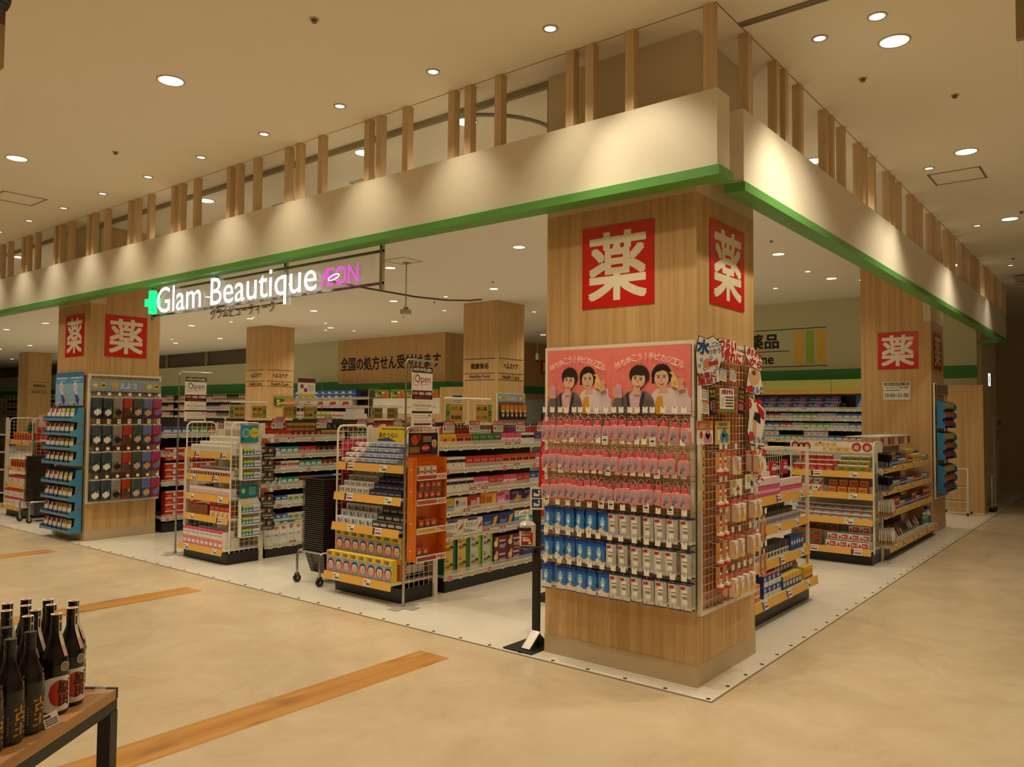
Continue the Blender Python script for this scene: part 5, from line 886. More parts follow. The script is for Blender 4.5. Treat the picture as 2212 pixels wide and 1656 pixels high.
# orange side rack
OS = Fr(.655, 2.945, 0)
t = thing('side_rack', 'bright orange four-tier side rack on the cooling-sheet display', 'rack', OS.w((0, 0, 0)), 0); w = .37; Z0, Z1 = .36, 1.25
mesh_obj('back_board', MB('gloss').box((-w/2, -.004, Z0), (w/2, 0, Z1), '#dc6a10'), t)
for s in (-1, 1):
    mb = MB('gloss'); a, b = (s*w/2, s*(w/2-.004)) if s > 0 else (s*(w/2-.004), s*w/2); mb.box((b if s > 0 else s*w/2, -.11, Z0), (a if s > 0 else s*(w/2-.004), 0, Z1-.02), '#e07412'); mesh_obj('side_board', mb, t)
    for z in (.45, .68, .95, 1.13): mesh_obj('rivet', MB('paint').cyl((s*w/2-.004, -.05, z), (s*w/2+.004, -.05, z), .008, '#e8dccb', n=8), t)
carton('amino', 'supplement_pouch', 'pouch', 'small red and tan supplement pouch', .062, .04, .085, '#b04a34', [(RB, -.5, 0, .5, .45, '#7a5a40'), ('c', 0, .6, .18, '#d8a060')], '#c87a5a')
carton('silverp', 'supplement_pouch', 'pouch', 'small silver supplement pouch', .06, .04, .085, '#b8b0a4', [(RB, -.3, .1, .3, .9, '#e0dacb'), (RB, -.3, .4, .3, .6, '#b04a34')], '#cfc8bc')
for k, (z, n, pr, ky) in enumerate(((.385, 2, '980', 'amino'), (.62, 3, '798', 'amino'), (.86, 4, '', 'amino'), (1.07, 3, '', 'silverp'))):
    sh = mesh_obj('tray', MB('gloss').box((-w/2+.005, -.108, z-.004), (w/2-.005, -.004, z), '#d9640e'), t)
    mb = MB('print'); mb.box((-w/2+.01, -.1125, z-.03), (w/2-.005, -.1085, z+.022), '#e9e0c8'); mb.rect(-w/2+.015, z-.02, .06, z+.012, -.113, ('#8a3a34', '#c8a23a', '#b0503c', '#a8402e')[k]); mb.text(pr or '4500', .12, z-.004, .034, -.113, '#b5221e', w=.10); mesh_obj('price_strip', mb, sh)
    for i in range(n):
        put(OS, ky, -.12+.075*i+.02*(k % 2), -.07, z+.001, 'on tier %s of the orange rack' % od[3-k], random.uniform(-.1, .1))
        if k == 2: put(OS, ky, -.10+.07*i, -.07, z+.087, 'stacked on tier second of orange rack', random.uniform(-.2, .2))
mb = MB('gloss'); board(mb, -.17, 0, .18, .235, -.02, .004, '#26201c'); mb.rect(-.17, .19, .18, .235, -.0204, '#e4dccb'); mb.text('疲れたら', -.09, .212, .03, -.0208, '#a82024', w=.15, bold=.04); mb.text('ヘパリーゼ', .09, .212, .03, -.0208, '#a82024', w=.16, bold=.04)
mb.rect(-.165, .0, .18, .006, -.0206, '#b82420'); mb.disc(-.10, .13, .045, -.0206, '#b8402e'); mb.disc(-.05, .15, .03, -.0208, '#8a2a20'); mb.disc(.03, .06, .05, -.0206, '#c03a2c', None, 14, .028); mb.text('みんなで', .03, .06, .022, -.021, '#f0e4d0', w=.08); lines(mb, -.16, .02, -.04, .07, -.0206, 4, '#c8a23a', .5, 7); lines(mb, .0, .11, .10, .16, -.0206, 3, '#d8cfc0', .4, 8)
mb.poly([(.085, 0), (.18, 0), (.18, .06), (.15, .075), (.10, .06)], -.021, '#2c2a33'); mb.disc(.135, .10, .032, -.0212, '#d3a077', None, 14, .04); mb.poly([(.10, .11), (.105, .15), (.165, .152), (.17, .11), (.155, .13), (.115, .13)], -.0214, '#1d1512'); mb.disc(.123, .103, .004, -.0216, BLK, None, 6); mb.disc(.147, .103, .004, -.0216, BLK, None, 6); mb.poly([(.122, .082), (.15, .082), (.136, .072)], -.0216, '#8a2a24')
mesh_obj('rack_poster', mb, None, OS.w((-.02, 0, 1.25)), label='dark poster with shouting person above the orange rack', cat='poster')
# ------------------------------------------------------------------ drinks shelf (B run)
BR = Fr(2.14, 2.98, 0)
SHD = [(1.315, .07), (1.105, .05), (.905, .04), (.715, .03), (.505, .02), (.155, .0)]
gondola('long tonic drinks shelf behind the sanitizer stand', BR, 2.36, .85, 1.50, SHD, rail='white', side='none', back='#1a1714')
x0 = -1.15
mixed(BR, ['pk_purple', 'pk_yellow', 'pk_orange', 'pk_green', 'pk_green', 'pk_pink', 'pk_white'], x0, .8, .085, 1.316, 'on top shelf of the drinks run', (2, 3), seed=1)
mixed(BR, ['dk4', 'dk1', 'dk2', 'dk1', 'dk6'], x0, .8, .17, 1.40, 'in raised back row of drinks run', (5, 7), seed=2)
mesh_obj('riser', MB('paint').box((x0, .165, 1.316), (.8, .23, 1.399), '#3a2c22'), None, BR.w((0, 0, 0)), 0, label='dark riser step on top shelf of the drinks run', cat='riser')
mixed(BR, ['pk_red', 'pk_orange', 'pk_orange', 'pk_pink', 'pk_blue', 'pk_blue', 'pk_green', 'pk_white', 'pk_red'], x0, .8, .065, 1.106, 'on second shelf of drinks run', (2, 3), seed=11, rows=2)
mixed(BR, ['pk_pink', 'pk_red', 'pk_pink', 'pk_red', 'pk_blue', 'pk_blue', 'pk_purple', 'pk_white', 'pk_white'], x0, .8, .055, .906, 'on third shelf of drinks run', (2, 2), seed=12, rows=2)
u = x0
for ky in ('yellowc', 'whitec', 'bbred', 'bb', 'pinkc', 'violet', 'violet', 'whitec'): w = PROD[ky][1]; put(BR, ky, u+w/2, .095, .716, 'on fourth shelf of drinks run'); u += w+.012
u = x0
for ky in ('escw', 'escw', 'escb', 'escb', 'zeroc', 'greenc'): w = PROD[ky][1]; put(BR, ky, u+w/2, .09, .506, 'on fifth shelf of drinks run'); u += w+.006
u = x0
for ky in ('f_gold', 'f_gold', 'f_silver', 'f_silver'):
    w = PROD[ky][1]
    for j in range(2): put(BR, ky, u+w/2, .075, .156+.1556*j, 'on the bottom shelf of drinks run')
    u += w+.03
for ky in ('porto', 'porto', 'bluecase', 'bluecase'):
    w = PROD[ky][1]
    for j in range(2): put(BR, ky, u+w/2, .075, .156+(PROD[ky][3]+.0006)*j, 'on the bottom shelf of drinks run')
    u += w+.01
for k in range(5): pop_card(BR, -1.02+.36*k, .10, 1.425, '%s red-headed card along the top of the drinks run' % od[k], ('滋養強壮', '元気', '疲労回復')[k % 3])
# aisle hanging signs
def aisle_sign(fr, u, z, items, label, bar=.7, face='#b8923c'):
    t = thing('aisle_sign', label, 'sign', fr.w((u, 0, z)), fr.rz)
    mesh_obj('post', MB('paint').cyl((0, 0, 0), (0, 0, .26), .008, '#e0dac8', n=8).cyl((0, 0, 0), (0, 0, .01), .04, '#e0dac8'), t); mesh_obj('crossbar', MB('paint').cyl((-bar/2, 0, .26), (bar/2, 0, .26), .012, '#e4dec9', n=8), t)
    for x, num, a, b, left in items:
        p = mesh_obj('sign_plate', MB('print').box((x-.135, -.004, .015), (x+.135, 0, .215), '#e8e2cf').rect(x-.13, .02, x+.13, .21, -.0045, face).rect(x-.13 if left else x+.068, .02, x-.068 if left else x+.13, .21, -.005, '#7d8a3c'), t)
        s = -1 if left else 1; mb = MB('print'); mb.text(num, x+s*.099, .115, .05, -.0056, '#2a2a16', w=.045); mb.text(a, x-s*.03, .16, .042, -.0053, '#4a3414', w=.16); mb.text(b, x-s*.03, .07, .042, -.0053, '#4a3414', w=.15); mesh_obj('lettering', mb, p)
        for q in (-.06, .06): mesh_obj('hanger', MB('metal').cyl((x+q, 0, .213), (x+q, 0, .25), .002, '#c8c4b8', n=5), p)
S1 = Fr(1.80, 3.45, 0); aisle_sign(S1, 0, 1.50, ((-.21, '24', 'ビタミン剤', '胃腸薬', True), (.24, '25', '皮ふ薬', 'ドリンク剤', False)), 'yellow aisle sign with numbers 24 and 25 over the drinks run')
S2 = Fr(3.62, 8.7, 0); aisle_sign(S2, 0, 1.50, ((-.21, '23', 'サポーター', 'シップ', False), (.19, '24', 'コンタクト', '目薬', False)), 'yellow aisle sign with numbers 23 and 24 over the second aisle')
S3 = Fr(2.68, 8.7, 0); aisle_sign(S3, 0, 1.50, ((-.2, '22', '衛生', '用品', True), (.17, '23', '救急', 'マスク', False)), 'yellow aisle sign for masks nearer the mask pillar', bar=.64)
S4 = Fr(5.45, 8.7, 0); aisle_sign(S4, 0, 1.50, ((-.2, '22', '健康家電', '衛生用品', True), (.17, '23', '衛生', '用品', False)), 'brownish aisle sign farther along the second aisle', bar=.6, face='#8a6c38')
# ------------------------------------------------------------------ second aisle shelf (behind the mask pillar)
ER = Fr(3.9, 8.25, 0)
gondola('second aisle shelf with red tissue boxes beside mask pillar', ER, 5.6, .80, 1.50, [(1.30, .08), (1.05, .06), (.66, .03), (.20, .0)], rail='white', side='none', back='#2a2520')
mixed(ER, ['wsm', 'wsb', 'wsg', 'wsr'], -2.75, -1.6, .10, 1.301, 'on top shelf of second aisle', (2, 3), seed=21)
row(ER, 'redbox', -2.75, -1.5, .05, 1.051-.10, 'on second shelf of second aisle', tiers=2); row(ER, 'redbox', -2.75, -1.5, .05, .661, 'on third shelf of second aisle', tiers=3)
row(ER, 'redbox', -2.75, -1.5, .02, .201, 'on bottom shelf of second aisle', tiers=4)
mixed(ER, ['wsb', 'wsm', 'wsr'], -1.4, 2.6, .10, 1.301, 'along the far top of second aisle', (3, 5), seed=22)
for k in range(4): pop_card(ER, -.9+.9*k, .1, 1.43, '%s distant red-headed card on second aisle shelf' % od[k])
mesh_obj('white_carton', MB('print').box((-.14, 0, 0), (.14, .3, .10), '#e4ddd0').box((-.10, .02, .101), (.10, .28, .19), '#e0d8ca'), None, (4.75, 8.55, 1.50), label='stack of two plain white cartons atop the second aisle shelf', cat='carton')
mb = MB('print'); board(mb, -.17, 0, .17, .30, 0, .003, '#e4dccc'); mb.rect(-.17, .23, .17, .30, -.0005, '#6a1f2c'); mb.rect(-.17, 0, .17, .05, -.0005, '#d8b82c'); mb.rect(-.12, .14, -.06, .20, -.0005, '#8a3a3c'); mb.rect(-.05, .08, .01, .14, -.0005, '#8a3a3c'); lines(mb, .02, .10, .14, .2, -.0005, 5, '#8a8478', .4, 3)
hs = thing('hanging_card', 'white card with wine-red heading on rod above second aisle', 'card', (3.62, 8.55, 1.86)); mesh_obj('card', mb, hs); mesh_obj('rod', MB('metal').cyl((-.3, .002, .32), (.3, .002, .32), .004, '#cfc8b8', n=6).cyl((-.12, .002, .30), (-.12, .002, .32), .002, '#cfc8b8', n=5).cyl((.12, .002, .30), (.12, .002, .32), .002, '#cfc8b8', n=5).cyl((.3, .002, -.36), (.3, .002, .32), .004, '#cfc8b8', n=6), hs)
# ------------------------------------------------------------------ shelf behind the near pillar (C)
C = Fr(2.01, .41, 0)
SHC = [(.96, .02), (.725, .01), (.46, 0), (.205, -.07)]
gc = gondola('low wire-ended shelf of lotions and gauze behind near pillar', C, 1.90, .45, 1.335, SHC, side='none', back='#cfc7b4')
grid_part(gc, -.94, .98, .94, 1.31, .22, .055, .055, c='#ddd6c4', name='back_wire_grid')
mb = MB('paint'); mb.box((.93, .0, .13), (.955, .025, 1.335), '#e2dbc6').box((-.95, .21, 1.31), (.955, .235, 1.335), '#e2dbc6').box((.93, .42, .13), (.955, .445, 1.335), '#e2dbc6').box((.93, .025, 1.31), (.955, .42, 1.335), '#e2dbc6'); mesh_obj('end_frame', mb, gc)
grid_part(gc, .943, .15, .944, 1.31, .2, .05, .055, name='end_wire')
row(C, 'lip', -.55, .35, .04, .961, 'on top shelf behind pillar'); row(C, 'lip', -.40, .25, .09, 1.0, 'in raised row behind pillar'); row(C, 'lip', .37, .90, .05, .961-.035, 'near the wire end of pillar shelf', n=11); row(C, 'lipw', -.9, -.57, .035, .961, 'on top shelf behind pillar')
mesh_obj('riser', MB('print').box((-.42, .088, .961), (.28, .15, .999), '#d890a8'), None, C.w((0, 0, 0)), 0, label='pink riser step among lotion boxes behind near pillar', cat='riser')
for r_ in range(3): row(C, 'eyed' if r_ else 'eyel', -.9, .85-.06*r_, .04+.05*r_, .726+.04*r_, 'row %s of second shelf behind pillar' % od[r_])
mesh_obj('riser', MB('paint').box((-.9, .088, .726), (.88, .137, .765), '#2e2a30').box((-.9, .138, .726), (.88, .19, .805), '#2e2a30'), None, C.w((0, 0, 0)), 0, label='black stepped riser under eye drop boxes behind near pillar', cat='riser')
row(C, 'blk', -.9, .52, .03, .461, 'on third shelf behind pillar', rows=2); row(C, 'blut', .54, .90, .03, .461, 'on third shelf behind pillar')
row(C, 'oran', -.9, -.28, -.045, .206, 'on bottom shelf behind pillar', tiers=1); row(C, 'oran', -.9, -.5, .03, .206, 'behind others on bottom pillar shelf'); row(C, 'nav', -.26, .12, -.045, .206, 'on bottom shelf behind pillar', tiers=2); row(C, 'gold', .14, .62, -.045, .206, 'on bottom shelf behind pillar', tiers=1); row(C, 'gold', .14, .62, .03, .206, 'second row, bottom pillar shelf', tiers=2); row(C, 'goldr', .64, .93, -.045, .206, 'on bottom shelf behind pillar'); row(C, 'goldr', .50, .93, .10, .31, 'raised at shelf end')
mesh_obj('riser', MB('paint').box((.5, .098, .206), (.93, .17, .309), '#7a6a4a'), None, C.w((0, 0, 0)), 0, label='brown riser under the raised yellow gauze boxes', cat='riser')
carton('redhang', 'hanging_pack', 'pack', 'red and white hanging pack', .10, .03, .12, '#c02830', [(RB, -.5, .35, .5, .6, '#e8dcd4'), (RB, -.3, .7, .3, .8, '#e8c8c4')], '#d04048')
for u in (.30, .52, .80): put(C, 'redhang', u, .17, 1.10, 'on the wire grid behind pillar')
mb = MB('print'); board(mb, 0, 0, .26, .20, 0, .003, '#d8c83a'); mb.text('よ！', .12, .12, .08, -.0005, '#2a2a1a'); mb.disc(.2, .12, .05, -.0005, '#e8e2d4'); mb.rect(0, 0, .26, .04, -.0006, '#5a8a3a'); mesh_obj('header_card', mb, None, C.w((-.45, .1, 1.17)), label='yellow header card half hidden behind near pillar panel', cat='card')
# ------------------------------------------------------------------ cold remedy end display (D) and its side run
D = Fr(4.93, .81, FX)
SHD2 = [(1.0, .02), (.765, .01), (.487, 0), (.175, -.08)]
gd = gondola('low white end display of red cold remedy boxes', D, .90, .40, 1.33, SHD2, side='wire', back='#c9bfae', cat='end display')
row(D, 'coldr', -.43, .02, .03, 1.001, 'on top shelf of cold remedy display'); row(D, 'coldg', .03, .43, .03, 1.001, 'on top shelf of cold remedy display')
row(D, 'coldr', -.30, .1, .09, 1.05, 'raised second row, cold remedy display', tiers=1); row(D, 'coldg', .03, .43, .09, 1.05, 'raised second row, cold remedy display'); row(D, 'coldr', -.42, .02, .15, 1.10, 'raised third row, cold remedy display'); row(D, 'coldg', .03, .43, .15, 1.10, 'raised third row, cold remedy display')
mb = MB('paint').box((-.43, .085, 1.001), (.43, .14, 1.049), '#b8ae9c').box((-.43, .145, 1.001), (.43, .21, 1.099), '#b8ae9c')
row(D, 'flm2', -.43, -.1, .02, .766, 'on second shelf of cold remedy display'); row(D, 'orangeband', -.09, .43, .02, .766, 'on second shelf of cold remedy display'); row(D, 'flm2', -.43, -.1, .08, .84, 'raised on second cold remedy shelf'); row(D, 'orangeband', -.09, .43, .08, .84, 'raised on second cold remedy shelf')
mb.box((-.43, .075, .766), (.43, .14, .839), '#b8ae9c')
for k in range(3): row(D, 'whitebar', -.43, .43, .02+.06*k, .488+.045*k, 'row %s, third shelf, cold remedy display' % od[k])
mb.box((-.43, .075, .488), (.43, .13, .532), '#b8ae9c').box((-.43, .135, .488), (.43, .20, .577), '#b8ae9c')
row(D, 'oliv2', -.43, -.08, -.05, .176, 'on bottom shelf of cold remedy display', tiers=2); row(D, 'ougon', -.07, .43, -.05, .176, 'on bottom shelf of cold remedy display'); row(D, 'ougon', -.07, .43, .01, .25, 'raised on bottom cold remedy shelf'); row(D, 'oliv2', -.43, .1, .09, .33, 'at the back of bottom cold remedy shelf'); row(D, 'ougon', .12, .43, .09, .33, 'at the back of bottom cold remedy shelf')
mb.box((-.07, .005, .176), (.43, .07, .249), '#b8ae9c').box((-.43, .08, .176), (.43, .15, .329), '#b8ae9c')
mesh_obj('riser', mb, None, D.w((0, 0, 0)), D.rz, label='cream stepped risers on the shelves of the cold remedy display', cat='riser')
mb = MB('print'); board(mb, -.44, 0, .43, .115, .03, .003, '#e2d8c8'); 
for x, r in ((-.40, .05), (-.27, .045), (.27, .05), (.38, .05), (-.33, .04)): mb.disc(x, .06, r, .0294, '#a8342c'); mb.disc(x, .055, r*.55, .029, '#d9a890')
for x in (-.12, .08, .16): mb.disc(x, .1 if x < 0 else .02, .012, .0294, '#5a3a2c')
mb.text('あなたは', -.06, .082, .042, .029, '#d8a82c', w=.24, bold=.05); mb.text('どの症状？', .07, .032, .044, .0288, '#d8a82c', w=.32, bold=.05)
mesh_obj('header_card', mb, None, D.w((0, 0, 1.215)), D.rz, label='white header card with yellow lettering and red round faces', cat='card')
DS = Fr(5.12, .355, 0)   # hooks on its side
for j, (z, ky, n) in enumerate(((1.05, 'blackpk', 6), (.80, 'blackpk', 6), (.52, 'whitepk', 7), (.21, 'whitepk', 7))):
    for i in range(n):
        hh = PROD[ky][3]; th = -.075*i+.03; mesh_obj('sachet', PROD[ky][0], None, DS.w((-.06-hh*math.sin(th), -.03-.021*i, z+hh-hh*math.cos(th))), -.10+random.uniform(-.05, .05), ry=th, label='%s, %s of the fan on side row %s of cold display' % (PROD[ky][6], od[i], od[j]), cat='sachet', group='side sachets %d' % j)
    mesh_obj('hook', hook_mesh(.17, False), gd, (.45, .12, z+PROD[ky][3]-.01), FX*-1)
DR = Fr(6.66, .36, 0)
SHD3 = [(1.03, .02), (.78, .01), (.52, 0), (.16, -.06)]
gr = gondola('low shelf of ointments running up to the far pillar', DR, 2.70, .45, 1.28, SHD3, side='none', back='#6a5a48')
mixed(DR, ['mixs', 'mixb', 'mixs', 'mixr', 'yelw'], -1.3, 1.3, .04, 1.031, 'on top shelf beside far pillar', (3, 6), seed=31); mixed(DR, ['mixb', 'mixs', 'yelw'], -1.0, 1.2, .12, 1.09, 'in raised row beside far pillar', (3, 5), seed=32)
mesh_obj('riser', MB('paint').box((-1.0, .115, 1.031), (1.25, .19, 1.089), '#8a8070'), None, DR.w((0, 0, 0)), 0, label='grey riser step on low shelf beside far pillar', cat='riser')
mixed(DR, ['mixs', 'mixr', 'mixs', 'mixb'], -1.2, 1.3, .03, .781, 'on second shelf beside far pillar', (4, 6), seed=33); mixed(DR, ['mixr', 'mixs', 'mixb'], -1.0, 1.3, .02, .521, 'on third shelf beside far pillar', (3, 5), seed=34, tiers={'mixr': 2})
for i, ky in enumerate(('redpk', 'redpk', 'redpk', 'purppk', 'yellpk', 'purppk', 'blackpk', 'blackpk', 'redpk', 'whitepk', 'blackpk', 'redpk', 'whitepk')):
    me = PROD[ky]; mesh_obj('sachet', me[0], None, DR.w((-1.1+.13*i, -.02, .165)), .0, rx=-.45, ry=.25, label='%s leaning in bottom tray beside far pillar, place %s' % (me[6], ('one two three four five six seven eight nine ten eleven twelve thirteen'.split())[i]), cat='sachet')
mesh_obj('tray_bin', MB('paint').box((-1.2, -.05, .161), (.75, .12, .165), '#cfc6b4').box((-1.2, -.055, .161), (.75, -.05, .23), '#cfc6b4').box((-1.2, .12, .161), (.75, .125, .25), '#cfc6b4'), None, DR.w((0, 0, 0)), label='long cream bin tray holding leaning sachets at floor level', cat='tray')
phial('spray', 'spray_bottle', 'bottle', 'white and blue spray bottle', .045, .24, '#cfcac0', '#2a4a9c', '#33508c', .6); put(DR, 'spray', 1.12, .03, .161, 'beside the far pillar on bottom shelf'); phial('gspray', 'spray_bottle', 'bottle', 'green spray bottle', .045, .18, '#6a9a7a', '#c8d0c0', '#4a8a6a', .6)
for i in range(2): put(DR, 'gspray', .88+.11*i, .03, .161, 'on bottom shelf beside far pillar')
mb = MB('print'); mb.box((-1.25, .05, 1.27), (.30, .054, 1.385), '#d9c6b0', faces={'front': '#c9a893'}); 
for k in range(9): mb.rect(-1.2+.165*k, 1.285, -1.07+.165*k, 1.37, .0494, ('#a8544a', '#cfb8a4', '#8a4a44')[k % 3])
mb.box((-1.25, .055, 1.375), (.30, .42, 1.385), '#c8ccd0'); mesh_obj('top_canopy', mb, None, DR.w((0, 0, 0)), label='pale card canopy with reddish front over the low ointment shelf', cat='canopy')
# ------------------------------------------------------------------ medicine wall shelving
MW = Fr(11.45, 3.5, FX)
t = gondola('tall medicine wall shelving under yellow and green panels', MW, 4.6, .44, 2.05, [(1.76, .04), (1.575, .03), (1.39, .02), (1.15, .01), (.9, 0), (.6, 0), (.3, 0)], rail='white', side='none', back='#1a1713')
mb = MB('print')
for k in range(3): 
    a = -2.3+1.535*k; mb.box((a, .02, 2.055), (a+1.525, .30, 2.33), '#d8d6b8', faces={'front': '#bfc26a'}); mb.rect(a, 2.055, a+1.525, 2.15, .0194, '#d8a84a')
mesh_obj('canopy_panel', mb, t)
for k in range(7): put(MW, 'allesion', -.75+.305*k-.32, .08, 1.761, 'on top shelf of the medicine wall'); put(MW, 'allesion', -.75+.305*k-.32, .17, 1.88, 'in back row of medicine wall top')
mesh_obj('riser', MB('paint').box((-1.25, .135, 1.761), (1.0, .21, 1.879), '#2a2620'), None, MW.w((0, 0, 0)), FX, label='dark riser under back row of navy boxes, medicine wall', cat='riser')
put(MW, 'lox', 1.52, .08, 1.761, 'on top shelf of the medicine wall')
for j, (z, y) in enumerate(((1.576, .05), (1.391, .04), (1.151, .03), (.901, .02))): mixed(MW, ['wsg', 'wsm', 'wsb', 'wsr', 'wsm'], -2.2, 2.2, y, z, 'on %s shelf of medicine wall' % od[j+1], (2, 4), seed=40+j, tiers={'wsm': 1 if j < 2 else 2})
# ------------------------------------------------------------------ far wall shelving
BW = Fr(11.55, 18.35, FX)
gondola('far wall shelving with two rows of blue boxes', BW, 4.4, .5, 2.34, [(2.08, .03), (1.82, .02), (1.49, .01), (1.1, 0)], rail='white', side='wire', back='#4a3f30')
row(BW, 'bigblue', -1.9, 1.7, .04, 2.081, 'on top of the far wall shelving', tiers=2); mixed(BW, ['bigred', 'bigred'], -1.7, 1.7, .03, 1.821, 'on second far wall shelf', (2, 2), seed=50); mixed(BW, ['bigorange', 'bigyel'], -1.7, 1.7, .02, 1.491, 'on third far wall shelf', (4, 4), seed=51, rows=1)
for k, (y0, nm) in enumerate(((24.9, 'nearer'), (30.2, 'farther'))):
    LW = Fr(11.6, y0, FX); gondola('%s long far-wall shelf of shampoo bottles' % nm, LW, 5.2, .5, 2.30, [(2.03, .03), (1.72, .02), (1.45, .01)], rail='white', side='none', back='#3a3026')
    for j, (z, ks) in enumerate(((2.031, ['sh_white', 'sh_pink', 'sh_white', 'sh_dark']), (1.721, ['sh_amber', 'sh_white', 'sh_blue', 'sh_pink']), (1.451, ['sh_dark', 'sh_white', 'sh_pink']))): mixed(LW, ks, -2.5, 2.5, .05, z, 'on %s %s shampoo shelf' % (od[j], nm), (4, 8), seed=60+j+10*k, gap=.03)
LW = Fr(11.6, 41.5, FX); gondola('most distant wall shelf of paper packs', LW, 9, .5, 2.40, [(2.20, .03), (1.80, .02), (1.4, .01)], rail='white', side='none', back='#2a241c')
for j, z in enumerate((2.201, 1.801, 1.401)): row(LW, 'tissue', -4, 4.3, .05, z, 'on %s most distant shelf' % od[j], gap=.1)
# pharmacy counter posters
PCx = Fr(11.6, 14.6, FX)
ct = thing('pharmacy_counter', 'white counter screen below posters at the wooden pharmacy wall', 'counter', PCx.w((0, 0, 0)), FX); mesh_obj('screen', MB('paint').box((-1.4, 0, 1.62), (1.4, .03, 2.06), '#e2dccc'), ct); mesh_obj('front', MB('paint').box((-1.4, .0, .004), (1.4, .5, 1.62), '#c8a87c'), ct)
for k in range(4): mesh_obj('counter_lettering', MB('print').text('SALUSTATION', -1.0+.66*k, 1.80, .05, -.001, '#8a8478', w=.45).disc(-1.27+.66*k, 1.80, .03, -.001, '#b8b2a4'), ct)
for k in range(4):
    mb = MB('print'); board(mb, -.32, 0, .32, .25, 0, .004, '#2a5a34'); mb.rect(-.3, .19, .3, .245, -.0005, '#7a9a3a'); mb.rect(-.01, .015, .31, .19, -.0006, '#d0742c'); mb.text('5', -.24, .09, .13, -.001, '#e8d23c', w=.08, bold=.04); mb.text('%', -.16, .13, .06, -.001, '#e8d23c'); mb.text('OFF', -.10, .06, .07, -.001, '#e8d23c', w=.15, bold=.03); mb.text('5', .16, .10, .12, -.001, '#a8321e', w=.07); mb.rect(.0, .14, .12, .175, -.0011, '#e8e0d0')
    mesh_obj('discount_poster', mb, None, PCx.w((-1.02+.67*k, -.004, 2.065)), FX, label='green and orange discount poster, %s along the pharmacy counter' % od[k], cat='poster')
mb = MB('print'); board(mb, -.32, 0, .32, .25, 0, .004, '#2a5a34'); mb.rect(-.01, .015, .31, .19, -.0006, '#d0742c'); mb.rect(-.3, .19, .3, .245, -.0005, '#7a9a3a'); mb.text('5', -.2, .09, .13, -.001, '#e8d23c', w=.10, bold=.04); mb.text('OFF', -.10, .06, .07, -.001, '#e8d23c', w=.15, bold=.03); mesh_obj('discount_poster', mb, None, (8.7, 16.30, 1.80), 0, label='green and orange discount poster low on the farther pillar', cat='poster')
pt = thing('wood_partition', 'tall plain wooden partition with notice before the healthy-food pillar', 'partition', (9.25, 10.15, 0)); mesh_obj('panel', MB('wood').box((-.02, -.83, .004), (.03, .83, 2.24), '#808080'), pt)
mb = MB('print'); board(mb, -.18, 0, .18, .25, -.004, .004, '#e6dfcf'); mb.rect(-.165, .19, .165, .24, -.0045, '#1d2733'); lines(mb, -.16, .02, .16, .18, -.0045, 4, '#3a3630', .5, 9); mesh_obj('notice_sheet', mb, None, (9.228, 10.42, 1.80), FX, label='white notice sheet with black head on wooden partition', cat='notice')
# mask panel on the shop pillar
IP = Fr(8.60, 8.33, 0); wi = wire_panel(IP, .92, 1.10, 2.05, 'small wire panel with blue banner on healthy-food pillar', .06, .06)
def ready_banner(fr, z, w, label):
    mb = MB('gloss'); board(mb, -w/2, 0, w/2, .15, -.03, .004, '#8fa5b8')
    for x in (-.40, -.30, .30, .40): mb.disc(x*w/.92, .075, .042, -.0304, '#d8b43a'); mb.rect(x*w/.92-.022, .065, x*w/.92+.022, .085, -.031, '#efe8d8' if x in (-.40, .30) else '#4a3a2c')
    mb.text('備', -.16*w/.92, .08, .085, -.0305, '#d8b43a', w=.085, bold=.04); mb.text('えよう', .02*w/.92, .075, .07, -.0305, '#e8ddd0', w=.21, bold=.03); mb.rect(.16*w/.92, .025, .26*w/.92, .045, -.0305, '#d08a80'); lines(mb, .17*w/.92, .06, .26*w/.92, .115, -.0305, 2, '#a89a4a')
    mesh_obj('rack_banner', mb, None, fr.w((0, 0, z)), fr.rz, label=label, cat='banner')
ready_banner(IP, 1.87, .90, 'small blue banner with yellow circles on healthy-food pillar')
carton('cushion', 'cushion_pack', 'pack', 'orange and black hanging pack with child face', .13, .05, .30, '#2a2630', [(RB, -.5, .65, .5, 1, '#d0742c'), (RB, -.4, .5, .4, .68, '#c8b84a'), ('c', .05, .33, .13, '#d88a8a'), ('c', .05, .30, .09, '#e0b490')], '#d0742c')
for i in range(6): put(IP, 'cushion', -.36+.145*i, -.06, 1.50, 'on the healthy-food pillar')
# door and sign on the passage wall
dr = mesh_obj('door_1', MB('paint').box((15.85, 13.52, 0), (16.85, 13.565, 2.08), '#c6d2c2').box((15.78, 13.52, 0), (15.85, 13.57, 2.15), '#b8b09c').box((16.85, 13.52, 0), (16.92, 13.57, 2.15), '#b8b09c').box((15.85, 13.52, 2.08), (16.85, 13.57, 2.15), '#b8b09c'), kind='structure'); mesh_obj('door_handle', MB('metal').cyl((16.70, 13.49, 1.1), (16.70, 13.49, 1.65), .02, '#3a3630'), dr)
mb = MB('gloss'); board(mb, -.27, 0, .27, .42, 0, .005, '#cf1d1a'); mb.text('薬', 0, .21, .32, -.0006, '#efe6d8', bold=.04); mesh_obj('drug_sign', mb, None, (16.97, 13.555, 2.98), label='distant red kanji sign on wooden passage wall', cat='sign')
pc = thing('pendant_camera', 'small black and white camera hanging on rod in passage', 'camera', (13.55, 11.35, ZC)); mesh_obj('rod', MB('metal').cyl((0, 0, -.62), (0, 0, 0), .008, '#d8d4c8', n=6).cyl((0, 0, -.02), (0, 0, 0), .06, '#e0dcd0'), pc); mesh_obj('camera_body', MB('gloss').cyl((0, 0, -.80), (0, 0, -.62), .045, '#e8e4da').cyl((0, 0, -.86), (0, 0, -.80), .05, '#14120f'), pc)
